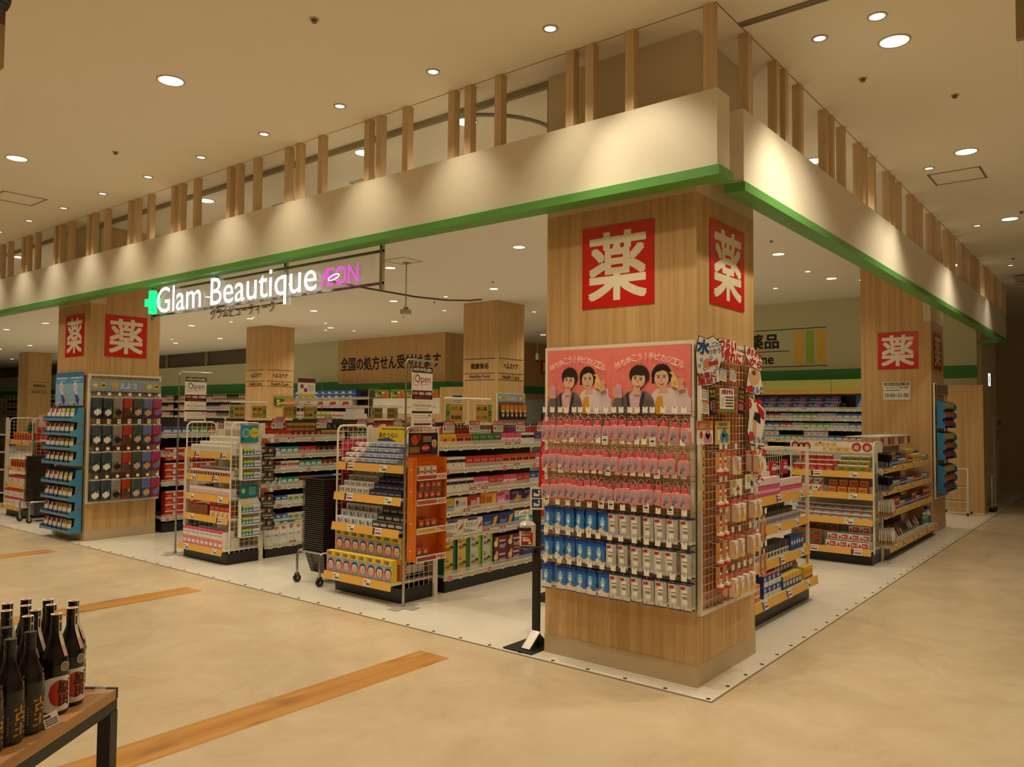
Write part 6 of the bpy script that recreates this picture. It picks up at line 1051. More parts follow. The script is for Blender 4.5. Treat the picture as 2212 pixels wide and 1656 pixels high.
pj = thing('ceiling_pendant', 'grey pole fixture hanging from the shop ceiling below the glowing sign', 'fixture', (4.25, 6.95, ZC)); mesh_obj('rod', MB('metal').cyl((0, 0, -.72), (0, 0, 0), .012, '#b4aa96', n=6).cyl((0, 0, -.015), (0, 0, 0), .07, '#b4aa96'), pj); mesh_obj('head', MB('paint').cyl((0, 0, -.80), (0, 0, -.74), .09, '#b8ae9a', n=10).cyl((0, 0, -.74), (0, 0, -.70), .04, '#8f8672'), pj)
# ------------------------------------------------------------------ mask rack on the second front pillar
LP = Fr(.605, 8.27, 0)
wl = wire_panel(LP, .92, .46, 2.07, 'cream wire panel hung with mask packs on front pillar', .05, .05)
mesh_obj('brown_back_sheet', MB('wood').box((-.43, .012, .49), (.43, .016, 2.04), '#6a4428'), wl)
ready_banner(LP, 1.855, .90, 'blue banner with yellow circles above the hanging mask packs')
def mask_fn(bg, top, mk_, dot):
    def f(u, v):
        if abs(u-.52) < .38 and abs(v-.27)+abs(u-.52)*.30 < .17: return mk_
        if (u-.8)**2+(v-.42)**2*1.6 < .012: return dot
        if v > .96: return '#c8c4bc'
        return top if v > .5 else bg
    return f
MSK = [('black', '#1e2a33', '#37414a', '#e0dac8', '#4a8a94', 'black mask pack with white mask picture'), ('black', '#1e2a33', '#37414a', '#e0dac8', '#4a8a94', 'black mask pack with white mask picture'),
       ('grey', '#6a625a', '#857c72', '#1c1816', '#c8708a', 'grey mask pack with black mask picture'), ('red', '#7c2412', '#a83a14', '#4a4440', '#c8a23a', 'rust red mask pack with grey mask picture'),
       ('green', '#1f4a34', '#465244', '#d8a4a4', '#4a8aa0', 'dark green mask pack with pink mask picture'), ('violet', '#3a4474', '#6a6ca4', '#d0a45a', '#b04a54', 'violet mask pack with tan mask picture'), ('magenta', '#86203a', '#a83a5c', '#7a76b0', '#86a83c', 'magenta mask pack with lilac mask picture')]
pm = {}
for j, (z, rw) in enumerate(((1.785, 'top'), (1.443, 'second'), (1.105, 'third'), (.76, 'bottom'))):
    for i, (k, a, b, c, d, lk) in enumerate(MSK):
        if k not in pm: pm[k] = pillow(.112, .265, .010, mask_fn(hx(a), hx(b), hx(c), hx(d)), 12, 20, a).build('mask_pack')
        u = -.40+.127*i; mesh_obj('hook', HOOK, wl, (u, 0, z-.004))
        for q in range(2): mesh_obj('mask_pack', pm[k], None, LP.w((u, -.12+.05*q, z+random.uniform(-.004, .004))), random.uniform(-.18, .12), rx=random.uniform(0, .05), label=lk+', %s on the %s rack row' % ((('outer ', 'next ')[i] if i < 2 else '')+('front one', 'one behind')[q], rw), cat='mask pack', group='%s masks %s' % (k, rw))
        if j == 1: mesh_obj('price_tag', TAG, wl, (u, -.156, z+.01))
# blue strip display on its front face
BT = Fr(.152, 8.77, FX)
t = thing('strip_display', 'tall blue cardboard strip display of toothpaste on front pillar', 'display', BT.w((0, 0, 0)), FX)
pouch('ortho', 'toothbrush_pack', 'pack', 'red and white toothbrush pack', .108, .150, .014, lambda u, v: '#c2302a' if v > .62 and u < .8 else ('#e2dccf' if v > .28 else '#3f6aa8'), '#d8d2c6')
pouch('ortho2', 'toothbrush_pack', 'pack', 'green-yellow and white toothbrush pack', .108, .150, .014, lambda u, v: '#c8a83a' if v > .62 else ('#e2dccf' if v > .28 else '#3a7a6a'), '#d8d2c6')
for s, (z0, z1) in enumerate(((.10, .885), (.93, 1.655))):
    nm = ('lower', 'upper')[s]
    mesh_obj('back_card', MB('print').box((-.42, -.012, z0), (.42, -.006, z1), '#2f6a9c'), t)
    for sd in (-1, 1):
        pts = [(-.006, z0)]; n = 4; dz = (z1-z0)/n
        for k in range(n): pts += [(-.17, z0+k*dz), (-.17, z0+k*dz+.05), (-.10, z0+k*dz+.09), (-.09, z0+k*dz+dz*.95)]
        pts += [(-.006, z1)]; mb = MB('print'); x = sd*.42; m = len(pts)
        mb.add([(x, a, b) for a, b in pts]+[(x-sd*.004, a, b) for a, b in pts], [tuple(range(m)), tuple(range(2*m-1, m-1, -1))]+[(i, (i+1) % m, m+(i+1) % m, m+i) for i in range(m)], '#4f93b4' if s else '#3f86b0')
        if sd > 0:
            for k in range(1, 3): mb.box((x, -.075, z0+k*dz*1.2+.05), (x+.001, -.02, z0+k*dz*1.2+.068), '#b83a34')
        mesh_obj('side_card', mb, t)
    for k in range(4):
        z = z0+.012+k*(z1-z0)/4; tr = mesh_obj('tray', MB('print').box((-.416, -.165, z-.004), (.416, -.012, z), '#1f4a6a'), t); mesh_obj('tray_lip', MB('print').box((-.416, -.168, z-.004), (.416, -.165, z+.024), '#dcd8d0').rect(-.416, z-.002, .416, z+.022, -.1685, '#5a88b4'), tr)
        for i in range(6): 
            ky = 'ortho' if i < 4 - (k % 2) else 'ortho2'; me = PROD[ky]; mesh_obj('toothbrush_pack', me[0], None, BT.w((-.345+.136*i, -.13, z+.002)), FX+random.uniform(-.1, .1), rx=-.12, label='%s, %s along, in tray %s of the %s blue strip' % (me[6], ODW[i], od[k], nm), cat='toothbrush', group='strip %s %d %s' % (nm, k, ky))
for i in range(2):
    mb = MB('gloss'); board(mb, -.205, 0, .205, .42, -.03, .004, '#8fb4d0'); mb.rect(-.205, .28, .205, .42, -.0304, '#5f97c4'); mb.rect(-.205, .36, .205, .42, -.0306, '#4382b8'); lines(mb, -.16, .335, .16, .365, -.031, 1, '#d8e4ec', .6, 4); lines(mb, -.09, .30, .09, .318, -.031, 1, '#d8e4ec', .5, 5)
    mb.disc(-.03, .24, .055, -.0308, '#e6e0d8'); mb.disc(-.035, .235, .032, -.031, '#d8b096'); mb.poly([(-.03, .19), (.03, .17), (.04, .10), (-.02, .12)], -.0309, '#e2e4e8'); mb.poly([(-.03, .15), (.04, .13), (.10, .07), (.06, .03), (.0, .05)], -.0311, '#4a4a94'); mb.poly([(.02, .05), (.08, .04), (.06, .01)], -.0312, '#2a2a5a'); mb.rect(-.18, .02, .0, .05, -.031, '#c8c4c0'); mb.rect(-.08, .012, .0, .03, -.0312, '#c03a34'); mb.disc(.14, .07, .03, -.031, '#d09a8a')
    mesh_obj('strip_poster', mb, None, BT.w((-.207+.414*i, 0, 1.675)), FX, label='sky-blue poster with falling figure, the one %s' % ('farther from the mask rack', 'next to the mask rack')[i], cat='poster')
# ------------------------------------------------------------------ blue packs on the far pillar
RP = Fr(8.545, .345, 0)
wr = wire_panel(RP, .90, .47, 2.10, 'narrow-looking wire panel on aisle face of far pillar', .06, .06)
mb = MB('print'); board(mb, -.42, 0, .42, .15, -.03, .003, '#a58a70'); lines(mb, -.38, .02, .38, .13, -.0304, 3, '#6a5040', .5, 5); mesh_obj('header_card', mb, None, RP.w((0, 0, 1.94)), label='brown header card above blue packs on far pillar', cat='card')
for j, (z, c3) in enumerate(((1.46, 'top'), (1.02, 'middle'), (.56, 'bottom'))):
    t = thing('strip_display', '%s blue curved tray display on the far pillar' % c3, 'display', RP.w((0, 0, z)), 0)
    mesh_obj('back_card', MB('print').box((-.42, -.03, 0), (.42, -.026, .39), '#2a6a9c'), t)
    pts = [(-.026, 0), (-.13, 0), (-.13, .06), (-.10, .10), (-.10, .13), (-.14, .15), (-.14, .20), (-.10, .24), (-.14, .27), (-.14, .32), (-.10, .37), (-.026, .39)]; m = len(pts)
    for x in (-.424, .42):
        mb = MB('print'); mb.add([(x, a, b) for a, b in pts]+[(x+.004, a, b) for a, b in pts], [tuple(range(m)), tuple(range(2*m-1, m-1, -1))]+[(i, (i+1) % m, m+(i+1) % m, m+i) for i in range(m)], '#3580b4'); mesh_obj('side_card', mb, t)
    for k, (c, lk) in enumerate((('#8a5470', 'mauve'), ('#d0763a', 'orange'), ('#c8b04a', 'yellow'))):
        key = 'strip_'+lk
        if key not in PROD: pouch(key, 'shaver_pack', 'pack', lk+' hanging pack', .09, .115, .012, (lambda cc: lambda u, v: '#3a4a5a' if v < .2 else cc)(c), '#8a8478', 5, 6)
        zz = .012+.125*k; tr = mesh_obj('tray', MB('print').box((-.42, -.125, zz-.006), (.42, -.03, zz-.001), '#1f2f40'), t)
        for i in range(6): mesh_obj('shaver_pack', PROD[key][0], None, RP.w((-.35+.14*i, -.10, z+zz)), 0, label='%s hanging pack, %s along, in the %s tray of far pillar' % (lk, ODW[i], c3), cat='pack', group='far pillar %s %s' % (lk, c3))
# ------------------------------------------------------------------ baskets on carts
def basket_parts():
    mb = MB('gloss'); c = '#1d1b19'; a0, b0, a1, b1, h = .165, .105, .215, .150, .21; T = [(-a1, -b1), (a1, -b1), (a1, b1), (-a1, b1)]; Bt = [(-a0, -b0), (a0, -b0), (a0, b0), (-a0, b0)]
    v = [(x, y, 0) for x, y in Bt]+[(x, y, h) for x, y in T]
    mb.add(v, [(0, 1, 2, 3), (0, 4, 5, 1), (1, 5, 6, 2), (2, 6, 7, 3), (3, 7, 4, 0)], c)
    for k in range(1, 6):
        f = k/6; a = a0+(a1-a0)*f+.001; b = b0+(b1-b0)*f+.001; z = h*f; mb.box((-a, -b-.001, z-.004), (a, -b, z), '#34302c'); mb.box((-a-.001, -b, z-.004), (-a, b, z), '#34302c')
    body = mb.build('tub'); mb = MB('gloss'); c = '#3a3632'; w = .012; z0, z1 = h-.010, h  # rim colour lightened to paint in the reflections along the black edges
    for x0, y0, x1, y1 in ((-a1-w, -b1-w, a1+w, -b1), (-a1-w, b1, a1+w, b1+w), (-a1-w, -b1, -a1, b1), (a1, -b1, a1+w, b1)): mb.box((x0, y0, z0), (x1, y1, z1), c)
    return body, mb.build('rim')
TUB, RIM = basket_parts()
def basket_stack(x, y, rz, n, where, zl):
    f = Fr(x, y, rz); t = thing('basket_cart', 'chrome wheeled cart under the black baskets %s' % where, 'cart', f.w((0, 0, 0)), rz); g = 'black baskets '+where
    mb = MB('metal')
    for s in (-1, 1): mb.tube([(-.27, s*.17, .055), (-.27, s*.17, .27), (-.25, s*.17, .30), (.25, s*.17, .30), (.27, s*.17, .27), (.27, s*.17, .055)], .011, '#c8c4bc', n=8)
    for xx in (-.25, .25): mb.cyl((xx, -.17, .30), (xx, .17, .30), .010, '#c8c4bc', n=8)
    mesh_obj('tube_frame', mb, t); wheel = MB('gloss').cyl((0, -.012, 0), (0, .012, 0), .038, '#141210', n=16).cyl((0, -.013, 0), (0, .013, 0), .012, '#a8a498', n=8).build('caster_wheel'); fork = MB('metal').add([(-.012, -.016, 0), (.012, -.016, 0), (.018, -.016, .05), (-.018, -.016, .05)], [(0, 1, 2, 3)], '#b4b0a6').add([(-.012, .016, 0), (.012, .016, 0), (.018, .016, .05), (-.018, .016, .05)], [(3, 2, 1, 0)], '#b4b0a6').box((-.018, -.016, .045), (.018, .016, .05), '#b4b0a6').build('caster_fork')
    for sx in (-.27, .27):
        for sy in (-.17, .17): fk = mesh_obj('caster_fork', fork, t, (sx, sy, .042)); mesh_obj('caster_wheel', wheel, fk, (0, 0, 0))
    for i in range(n):
        b = thing('shopping_basket', 'black plastic shopping basket, %s from bottom of the stack %s' % (ODW[i], where), 'basket', f.w((random.uniform(-.003, .003), random.uniform(-.003, .003), zl+.0193*i)), rz, group=g)
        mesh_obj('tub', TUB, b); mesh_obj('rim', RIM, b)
basket_stack(.69, 4.20, 0, 36, 'before the supplement shelf', .10)
basket_stack(.60, 10.65, 0, 34, 'beside the mask pillar', .10)
# ------------------------------------------------------------------ red goods display beyond the pillar
F = Fr(.52, 11.45, FX)
gondola('distant red-backed end display of festive goods', F, .90, .42, 1.49, [(1.155, -.02), (.745, -.02), (.495, -.03), (.18, -.1)], back='#b01f22', cat='end display')
carton('gift', 'gift_box', 'box', 'red and gold gift box', .09, .08, .11, '#b8242a', [(RB, -.1, 0, .1, 1, '#d0a83a'), (RB, -.5, .75, .5, .85, '#d0a83a')], '#d0b04a')
row(F, 'gift', -.40, .40, .05, 1.156, 'on top of festive display', gap=.01); row(F, 'gift', -.40, .2, .02, .746, 'on second festive shelf', gap=.01); row(F, 'whitebox', -.43, .4, .0, .496, 'on third festive shelf'); row(F, 'whitebox', -.43, .4, -.05, .181, 'on bottom festive shelf', tiers=2)
tr = thing('toy_tree', 'tiny green toy fir tree with star on festive display', 'decoration', F.w((.12, .10, 1.267))); mb = MB('matte')
for z, r in ((.02, .07), (.07, .055), (.115, .04)): mb.lathe([(r, z), (0.0005, z+.07)], '#1f4a30', n=10)
mesh_obj('branches', mb, tr); mesh_obj('star', MB('gloss').poly([(.03*math.cos(a+math.pi/2)*(1 if i % 2 == 0 else .45), .205+.03*math.sin(a+math.pi/2)*(1 if i % 2 == 0 else .45)) for i, a in enumerate([math.pi*k/5 for k in range(10)])], 0, '#d8b83a'), tr, rz=FX); mesh_obj('trunk', MB('matte').cyl((0, 0, 0), (0, 0, .03), .012, '#5a3a20'), tr)
mb = MB('print'); board(mb, -.14, 0, .14, .20, .2, .003, '#d8a0a4'); mb.disc(0, .1, .06, .1995, '#e0c4bc'); mesh_obj('header_card', mb, None, F.w((.28, 0, 1.35)), FX, label='pink header card on the festive display', cat='card')
mb = MB('print'); board(mb, -.02, 0, .02, .62, 0, .003, '#1f3a2c'); lines(mb, -.012, .04, .012, .58, -.0005, 10, '#c8b0a0', .6, 6); mesh_obj('strip_card', mb, None, F.w((.47, .02, .80)), FX, label='dark green vertical strip card on festive display edge', cat='card')
FRN = Fr(2.6, 11.05, 0); gondola('far aisle shelf beyond the festive display', FRN, 3.2, .8, 1.5, [(1.3, .08), (1.0, .05), (.7, .03), (.4, .02), (.16, 0)], rail='white', side='none', back='#2a241c')
for j, z in enumerate((1.301, 1.001, .701, .401, .161)): mixed(FRN, ['wsg', 'wsr', 'yelw', 'wsm'], -1.55, 0, .09, z, 'on %s far aisle shelf' % od[j], (2, 4), seed=80+j)
GF = Fr(.62, 14.2, FX); gondola('outermost end display at the picture edge', GF, 1.6, .42, 1.49, [(1.2, .02), (.9, .0), (.6, -.02), (.2, -.06)], rail='white', side='none', back='#5a4a38')
for j, z in enumerate((1.201, .901, .601, .201)): mixed(GF, ['wsm', 'wsr', 'wsg', 'yelw'], -.75, .75, .02, z, 'on %s outermost display shelf' % od[j], (2, 4), seed=90+j)
# ------------------------------------------------------------------ opening banners on stands
def open_banner(x, y, label, tilt):
    t = thing('banner_stand', label, 'banner stand', (x, y, 0), tilt)
    mesh_obj('base_plate', MB('metal').add([(-.05, -.14, .004), (.05, -.14, .004), (.05, .14, .004), (-.05, .14, .004), (-.05, -.14, .012), (.05, -.14, .012), (.05, .14, .012), (-.05, .14, .012)], [(4, 5, 6, 7), (0, 1, 5, 4), (1, 2, 6, 5), (2, 3, 7, 6), (3, 0, 4, 7)], '#a8a49a', 'paint').box((-.14, -.05, .004), (.14, .05, .011), '#a8a49a', 'paint').cyl((0, 0, .01), (0, 0, .04), .02, '#b0aca2'), t)
    mesh_obj('pole', MB('metal').cyl((0, 0, .03), (0, 0, 1.3), .011, '#b8b4ac', n=10).tube([(0, 0, 1.3), (0, 0, 2.02), (.012, 0, 2.05), (.04, 0, 2.062), (.44, 0, 2.062)], .008, '#c4c0b8', n=8).cyl((0, 0, 1.28), (0, 0, 1.32), .015, '#a8a49a', n=10), t)
    mb = MB('print'); a, b, z0, z1 = .075, .355, 1.50, 2.005; board(mb, a, z0, b, z1, -.004, .006, '#e9e1d2'); Z = lambda f: z0+(z1-z0)*f; m = (a+b)/2; y = -.0045
    mb.rect(a, Z(.90), b, z1, y, '#16120f'); mb.text('10月29日(金)', m, Z(.95), .036, y-.0003, '#e9e1d2', w=.25, bold=.03)
    mb.text('Open', m+.005, Z(.78), .085, y, '#6a1f24', w=.215, bold=-.004); mb.poly([(m-.02, Z(.69)), (m+.11, Z(.715)), (m+.11, Z(.72)), (m-.02, Z(.70))], y, '#b07a4a'); mb.tube([(a+.055+.042*math.cos(q), y-.0005, Z(.785)+.05*math.sin(q)) for q in [2*math.pi*k/16 for k in range(17)]], .0018, '#8a3a30', n=4)
    mb.rect(a, Z(.45), b, Z(.60), y, '#16120f'); mb.rect(a, Z(.515), b, Z(.585), y-.0003, '#7c1a20'); mb.text('くすり・化粧品・日用雑貨', m, Z(.55), .026, y-.0006, '#f0e8dc', w=.255, bold=.03); mb.text('全国の処方せん承ります', m, Z(.48), .022, y-.0006, '#b04a44', w=.22, bold=.03)
    mb.text('+Glam Beautique', m, Z(.345), .030, y, '#5a544c', w=.255, bold=0); mb.text('グラムビューティーク', m, Z(.29), .013, y, '#6a645a', w=.16); lines(mb, a+.08, Z(.395), b-.08, Z(.41), y, 1, '#8a8478')
    mb.rect(a, Z(.215), b, Z(.25), y, '#16120f'); lines(mb, a+.03, Z(.12), b-.03, Z(.19), y, 2, '#a08a80', .3, 2); mb.rect(a+.03, Z(.01), b-.02, Z(.045), y, '#6a1f24'); lines(mb, a+.02, Z(.06), b-.02, Z(.10), y, 2, '#b0a698', .3, 3); mb.poly([(b-.06, Z(.19)), (b-.01, Z(.155)), (b-.005, Z(.165)), (b-.05, Z(.2))], y, '#7c1a20')
    p = mesh_obj('sign_plate', mb, t)
    for u in (a+.04, b-.04): mesh_obj('hanger', MB('metal').cyl((u, 0, z1), (u, 0, 2.058), .003, '#c8c4bc', n=6), p)
open_banner(.385, 2.885, 'white opening banner on chrome stand before the cooling-sheet display', .12)
open_banner(.425, 6.62, 'white opening banner on chrome stand beside the eye-drop display', .10)
# ------------------------------------------------------------------ sanitizer stand
t = thing('sanitizer_stand', 'black pedal sanitizer stand beside the near pillar', 'stand', (.0, 0, 0))
mesh_obj('base_plate', MB('paint').box((.03, 1.285, .004), (.37, 1.53, .014), '#161412'), t); mesh_obj('post', MB('paint').box((.285, 1.43, .014), (.325, 1.475, .93), '#181613'), t)
mb = MB('metal').add([(.08, 1.34, .02), (.08, 1.41, .02), (.20, 1.41, .115), (.20, 1.34, .115), (.085, 1.34, .014), (.085, 1.41, .014), (.205, 1.41, .105), (.205, 1.34, .105)], [(0, 3, 2, 1), (4, 5, 6, 7), (0, 1, 5, 4), (3, 7, 6, 2), (1, 2, 6, 5), (0, 4, 7, 3)], '#b8b4aa'); mesh_obj('pedal', mb, t); mesh_obj('pedal_arm', MB('paint').add([(.205, 1.345, .014), (.205, 1.405, .014), (.285, 1.405, .03), (.205, 1.405, .10), (.285, 1.345, .03), (.205, 1.345, .10)], [(1, 2, 3), (0, 5, 4), (3, 2, 4, 5), (0, 4, 2, 1), (0, 1, 3, 5)], '#1c1916'), t)
mesh_obj('tray', MB('metal').box((.10, 1.38, .683), (.29, 1.50, .689), '#9a968c'), t); mesh_obj('bottle_band', MB('paint').box((.118, 1.398, .80), (.242, 1.482, .822), '#141210').box((.242, 1.43, .80), (.288, 1.45, .822), '#141210'), t)
for z in (.63, .665): mesh_obj('knob', MB('gloss').cyl((.285, 1.452, z), (.265, 1.452, z), .012, '#141210', n=10), t)
mb = MB('print'); f = Fr(.305, 1.452, -.95); board(mb, -.048, 0, .048, .155, -.04, .004, '#e6e2d8')
for z in (.012, .082): mb.rect(-.036, z, .036, z+.062, -.0405, '#20386e'); mb.poly([(-.025, z+.012), (.01, z+.01), (.026, z+.03), (.0, z+.028), (-.022, z+.038)], -.041, '#e6e2d8'); mb.rect(.008, z+.036, .022, z+.054, -.041, '#e6e2d8')
mesh_obj('instruction_plate', mb, t, (.305, 1.452, .935), -.95)
t = thing('sanitizer_bottle', 'white pump sanitizer bottle with red label on the black stand', 'bottle', (.18, 1.44, .6895), -.75)
mb = MB('gloss'); superloft(mb, [(0, .050, .036, 4), (.004, .056, .041, 4), (.150, .056, .041, 4), (.168, .040, .032, 3), (.174, .016, .016, 2), (.182, .016, .016, 2)], '#d9d3c8'); mesh_obj('body', mb, t)
mb = MB('gloss').lathe([(.017, .181), (.017, .20), (.008, .203), (.006, .235), (.012, .236), (.012, .248), (.003, .25)], '#e8e4da', n=12).tube([(0, 0, .242), (-.03, -.01, .246), (-.055, -.018, .235), (-.062, -.02, .222)], .005, '#e8e4da', n=6); mesh_obj('pump', mb, t)
mb = MB('print').rect(-.05, .015, .03, .10, -.0416, '#c02030').rect(-.045, .06, .0, .068, -.042, '#efe6da').rect(-.04, .04, .01, .056, -.042, '#efe6da').rect(.0, .02, .02, .036, -.042, '#efe6da').rect(-.045, .08, .01, .092, -.042, '#e8c8c0'); mesh_obj('label', mb, t)
# ------------------------------------------------------------------ red sail flag behind the pillar
t = thing('sail_flag', 'red curved sail flag standing behind the near pillar', 'flag', (1.42, 2.06, 0)); pts = [(0, .72), (.0, 1.95), (-.06, 1.85), (-.16, 1.55), (-.20, 1.2), (-.215, .72)]
m = len(pts); mb = MB('film'); mb.add([(0, -q, b) for q, b in pts]+[(.004, -q, b) for q, b in pts], [tuple(range(m)), tuple(range(2*m-1, m-1, -1))]+[(i, (i+1) % m, m+(i+1) % m, m+i) for i in range(m)], '#c8201a'); mesh_obj('cloth', mb, t)
mesh_obj('pole', MB('paint').cyl((.012, 0, .02), (.012, 0, 1.97), .010, '#e0d8c8', n=8), t); mesh_obj('base', MB('gloss').bev((-.14, -.14, .004), (.16, .14, .06), .02, '#2a2622'), t)
# ------------------------------------------------------------------ sake table in the near corner
TX = (-3.033, .569); TA = math.atan2(.597, .802); T = Fr(TX[0], TX[1], TA)    # local -x runs along the long edge, +y inward
t = thing('display_table', 'wood-topped black steel table carrying the sake bottles', 'table', T.w((0, 0, 0)), TA)
mesh_obj('table_top', MB('wood_table').box((-1.3, .0, .720), (-.014, .62, .75), '#808080'), t)
mb = MB('paint'); c = '#211f1c'; mb.box((-1.3, .002, .685), (0, .034, .720), c).box((-.014, .0, .720), (0, .632, .752), c).box((-.034, .034, .685), (0, .62, .720), c).box((-1.3, .62, .685), (-.014, .632, .752), c); mesh_obj('steel_rim', mb, t)
for x, y in ((-.04, 0), (-.04, .592), (-1.3, 0), (-1.3, .592)): mesh_obj('leg', MB('paint').box((x, y, .004), (x+.04, y+.04, .685), c), t)
def bent_text(mb, s, a0, z, h, R, c, B=.03):       # lettering wrapped round a bottle of radius R
    vv, ff, x0, x1, y0, y1 = text2d(s, 0.0, 2); k = h/(y1-y0)
    for i, (da, db) in enumerate(((-B, -B), (B, -B), (B, B), (-B, B))): R += .00008; mb.add([(R*math.cos(a0+(x+da-(x0+x1)/2)*k/R), R*math.sin(a0+(x+da-(x0+x1)/2)*k/R), z+(y+db-(y0+y1)/2)*k) for x, y in vv], ff, c)
def sake(kind, label, group):
    b = thing('sake_bottle', label, 'bottle', group=group); H = .275 if kind == 'sun' else .262; r = .0365; s = H/.275
    prof = [(r*.9, 0), (r, .006), (r, .140*s), (r*.93, .158*s), (r*.62, .190*s), (r*.42, .215*s), (r*.37, .235*s)]
    mesh_obj('glass_body', MB('gloss').lathe(prof, '#160d06', n=24), b)
    cp = MB('gloss').lathe([(r*.40, .228*s), (r*.40, .252*s), (r*.37, .254*s), (r*.37, .257*s), (r*.40, .259*s), (r*.40, H)], '#0f0d0b', n=16)
    if kind == 'sun':
        mb = MB('print'); n = 14; A0, A1 = -2.55, -.35; R = r+.0004; va = []
        for k in range(n+1): a = A0+(A1-A0)*k/n; va += [(R*math.cos(a), R*math.sin(a), .012), (R*math.cos(a), R*math.sin(a), .108-.010*(abs(k-n/2)/(n/2))**3)]
        mb.add(va, [(2*k, 2*k+2, 2*k+3, 2*k+1) for k in range(n)], '#e4ddd0', smooth=True)
        def curved(pts, c, e): mb.add([((R+e)*math.cos(a), (R+e)*math.sin(a), z) for a, z in pts], [tuple(range(len(pts)))], c)
        for k in range(12):      # red sun in strips so that it follows the glass
            a0, a1 = -1.45+1.0*(k/12-.5)*2*.78, -1.45+1.0*((k+1)/12-.5)*2*.78; f0 = math.sqrt(max(0, 1-((a0+1.45)/.78)**2)); f1 = math.sqrt(max(0, 1-((a1+1.45)/.78)**2)); curved([(a0, .062-.036*f0), (a1, .062-.036*f1), (a1, .062+.036*f1), (a0, .062+.036*f0)], '#c0391a', .0005)
        bent_text(mb, '原', -1.12, .078, .034, R+.0009, '#241c16'); bent_text(mb, '田', -1.12, .042, .030, R+.0009, '#241c16')
        mesh_obj('label', mb, b)
        mb = MB('print'); a = -.95; rs = [(r*.41, H), (r*.41, .228), (r*.46, .214), (r*.66, .190), (r*.96, .160)]
        for i in range(4): (ra, za), (rb_, zb) = rs[i], rs[i+1]; ra += .0006; rb_ += .0006; da, db = .011/max(ra, .013), .011/max(rb_, .013); mb.add([(ra*math.cos(a-da/1.6), ra*math.sin(a-da/1.6), za), (rb_*math.cos(a-db/1.6), rb_*math.sin(a-db/1.6), zb), (rb_*math.cos(a+db/1.6), rb_*math.sin(a+db/1.6), zb), (ra*math.cos(a+da/1.6), ra*math.sin(a+da/1.6), za)], [(0, 1, 2, 3)], '#e0d8c8' if i < 3 else '#d0a8a0')
        mb.add([(r*.41*math.cos(q), r*.41*math.sin(q), H+.0005) for q in [2*math.pi*k/14 for k in range(14)]], [tuple(range(14))], '#e6dfd0'); mb.add([(r*.22*math.cos(q), r*.22*math.sin(q), H+.0008) for q in [2*math.pi*k/12 for k in range(12)]], [tuple(range(12))], '#c8552c'); mesh_obj('seal_strip', mb, b)
        mb = MB('metal'); a = -1.15; C0 = Vector(((r+.0012)*math.cos(a), (r+.0012)*math.sin(a), .134)); N = Vector((math.cos(a), math.sin(a), 0)); mb.cyl(C0-N*.001, C0+N*.0006, .0135, '#b8b2a4', n=16); mb.cyl(C0+N*.0006, C0+N*.001, .010, '#8a8478', n=14); mesh_obj('medal', mb, b)
    else:
        mb = MB('print'); n = 18; A0, A1 = -3.4, .3; R = r+.0004; va = []
        for k in range(n+1): a = A0+(A1-A0)*k/n; va += [(R*math.cos(a), R*math.sin(a), .008), (R*math.cos(a), R*math.sin(a), .105)]
        mb.add(va, [(2*k, 2*k+2, 2*k+3, 2*k+1) for k in range(n)], '#3a332c', smooth=True)
        def strip(a, z, w, h, c): mb.add([((R+.0006)*math.cos(q), (R+.0006)*math.sin(q), zz) for q, zz in ((a-w/2, z-h/2), (a+w/2, z-h/2), (a+w/2, z+h/2), (a-w/2, z+h/2))], [(0, 1, 2, 3)], c)
        bent_text(mb, '古', -1.12, .078, .036, R+.0008, '#c8922e'); bent_text(mb, '王', -1.12, .038, .032, R+.0008, '#c8922e')
        for k in range(6): strip(-1.95, .03+.008*k, .07, .004, '#a89a84')
        strip(-1.75, .06, .07, .006, '#b0301e'); strip(-.95, .150, .16, .008, '#b0301e')
        for k in range(5): strip(-.95, .165-.0*k-.012*k, .10, .006, '#8a6a5a')
        mesh_obj('label', mb, b)
    mesh_obj('cap', cp, b); return b
S0 = sake('sun', 'dark sake bottle with red sun label, first counted from table corner', 'sun label sake bottles')
for i, (x, y) in enumerate(((-3.184,.546),(-3.243,.505),(-3.143,.636),(-3.208,.632),(-3.264,.596),(-3.304,.540),(-3.188,.706),(-3.228,.764),(-3.260,.676),(-3.319,.652),(-3.285,.745),(-3.35,.72))):
    if i == 0: S0.location = (x, y, .7505); S0.rotation_euler = (0, 0, random.uniform(-.1, .1))
    else: copy_of(S0, (x, y, .7505), random.uniform(-.15, .15), 'dark sake bottle with red sun label, %s counted from table corner' % ODW[i], 'sun label sake bottles')
S1_ = sake('black', 'black-labelled sake bottle with gold brush lettering, first along table edge', 'gold lettering sake bottles')
for i, (x, y) in enumerate(((-3.342,.415),(-3.402,.38),(-3.368,.51),(-3.462,.345),(-3.43,.46))):
    if i == 0: S1_.location = (x, y, .7505)
    else: copy_of(S1_, (x, y, .7505), random.uniform(-.12, .12), 'black-labelled sake bottle with gold brush lettering, %s along table edge' % ODW[i], 'gold lettering sake bottles')
mb = MB('print'); board(mb, -.026, 0, .026, .036, 0, .002, '#ddd6ca'); mb.rect(-.022, .024, .0, .031, -.0004, '#5a1f24'); lines(mb, -.022, .004, .022, .022, -.0004, 3, '#4a443c', .6, 3); mesh_obj('price_card', mb, None, (-3.285, .400, .751), TA-.15, rx=-.35, label='small white price card leaning at table edge between bottles', cat='card')
mesh_obj('card_clip', MB('acrylic').box((-.02, -.015, 0), (.02, .015, .002), '#fff').box((-.02, .012, .002), (.02, .014, .03), '#fff'), None, (-3.07, .60, .7505), TA+.3, label='clear plastic card stand lying empty on table corner', cat='card stand')
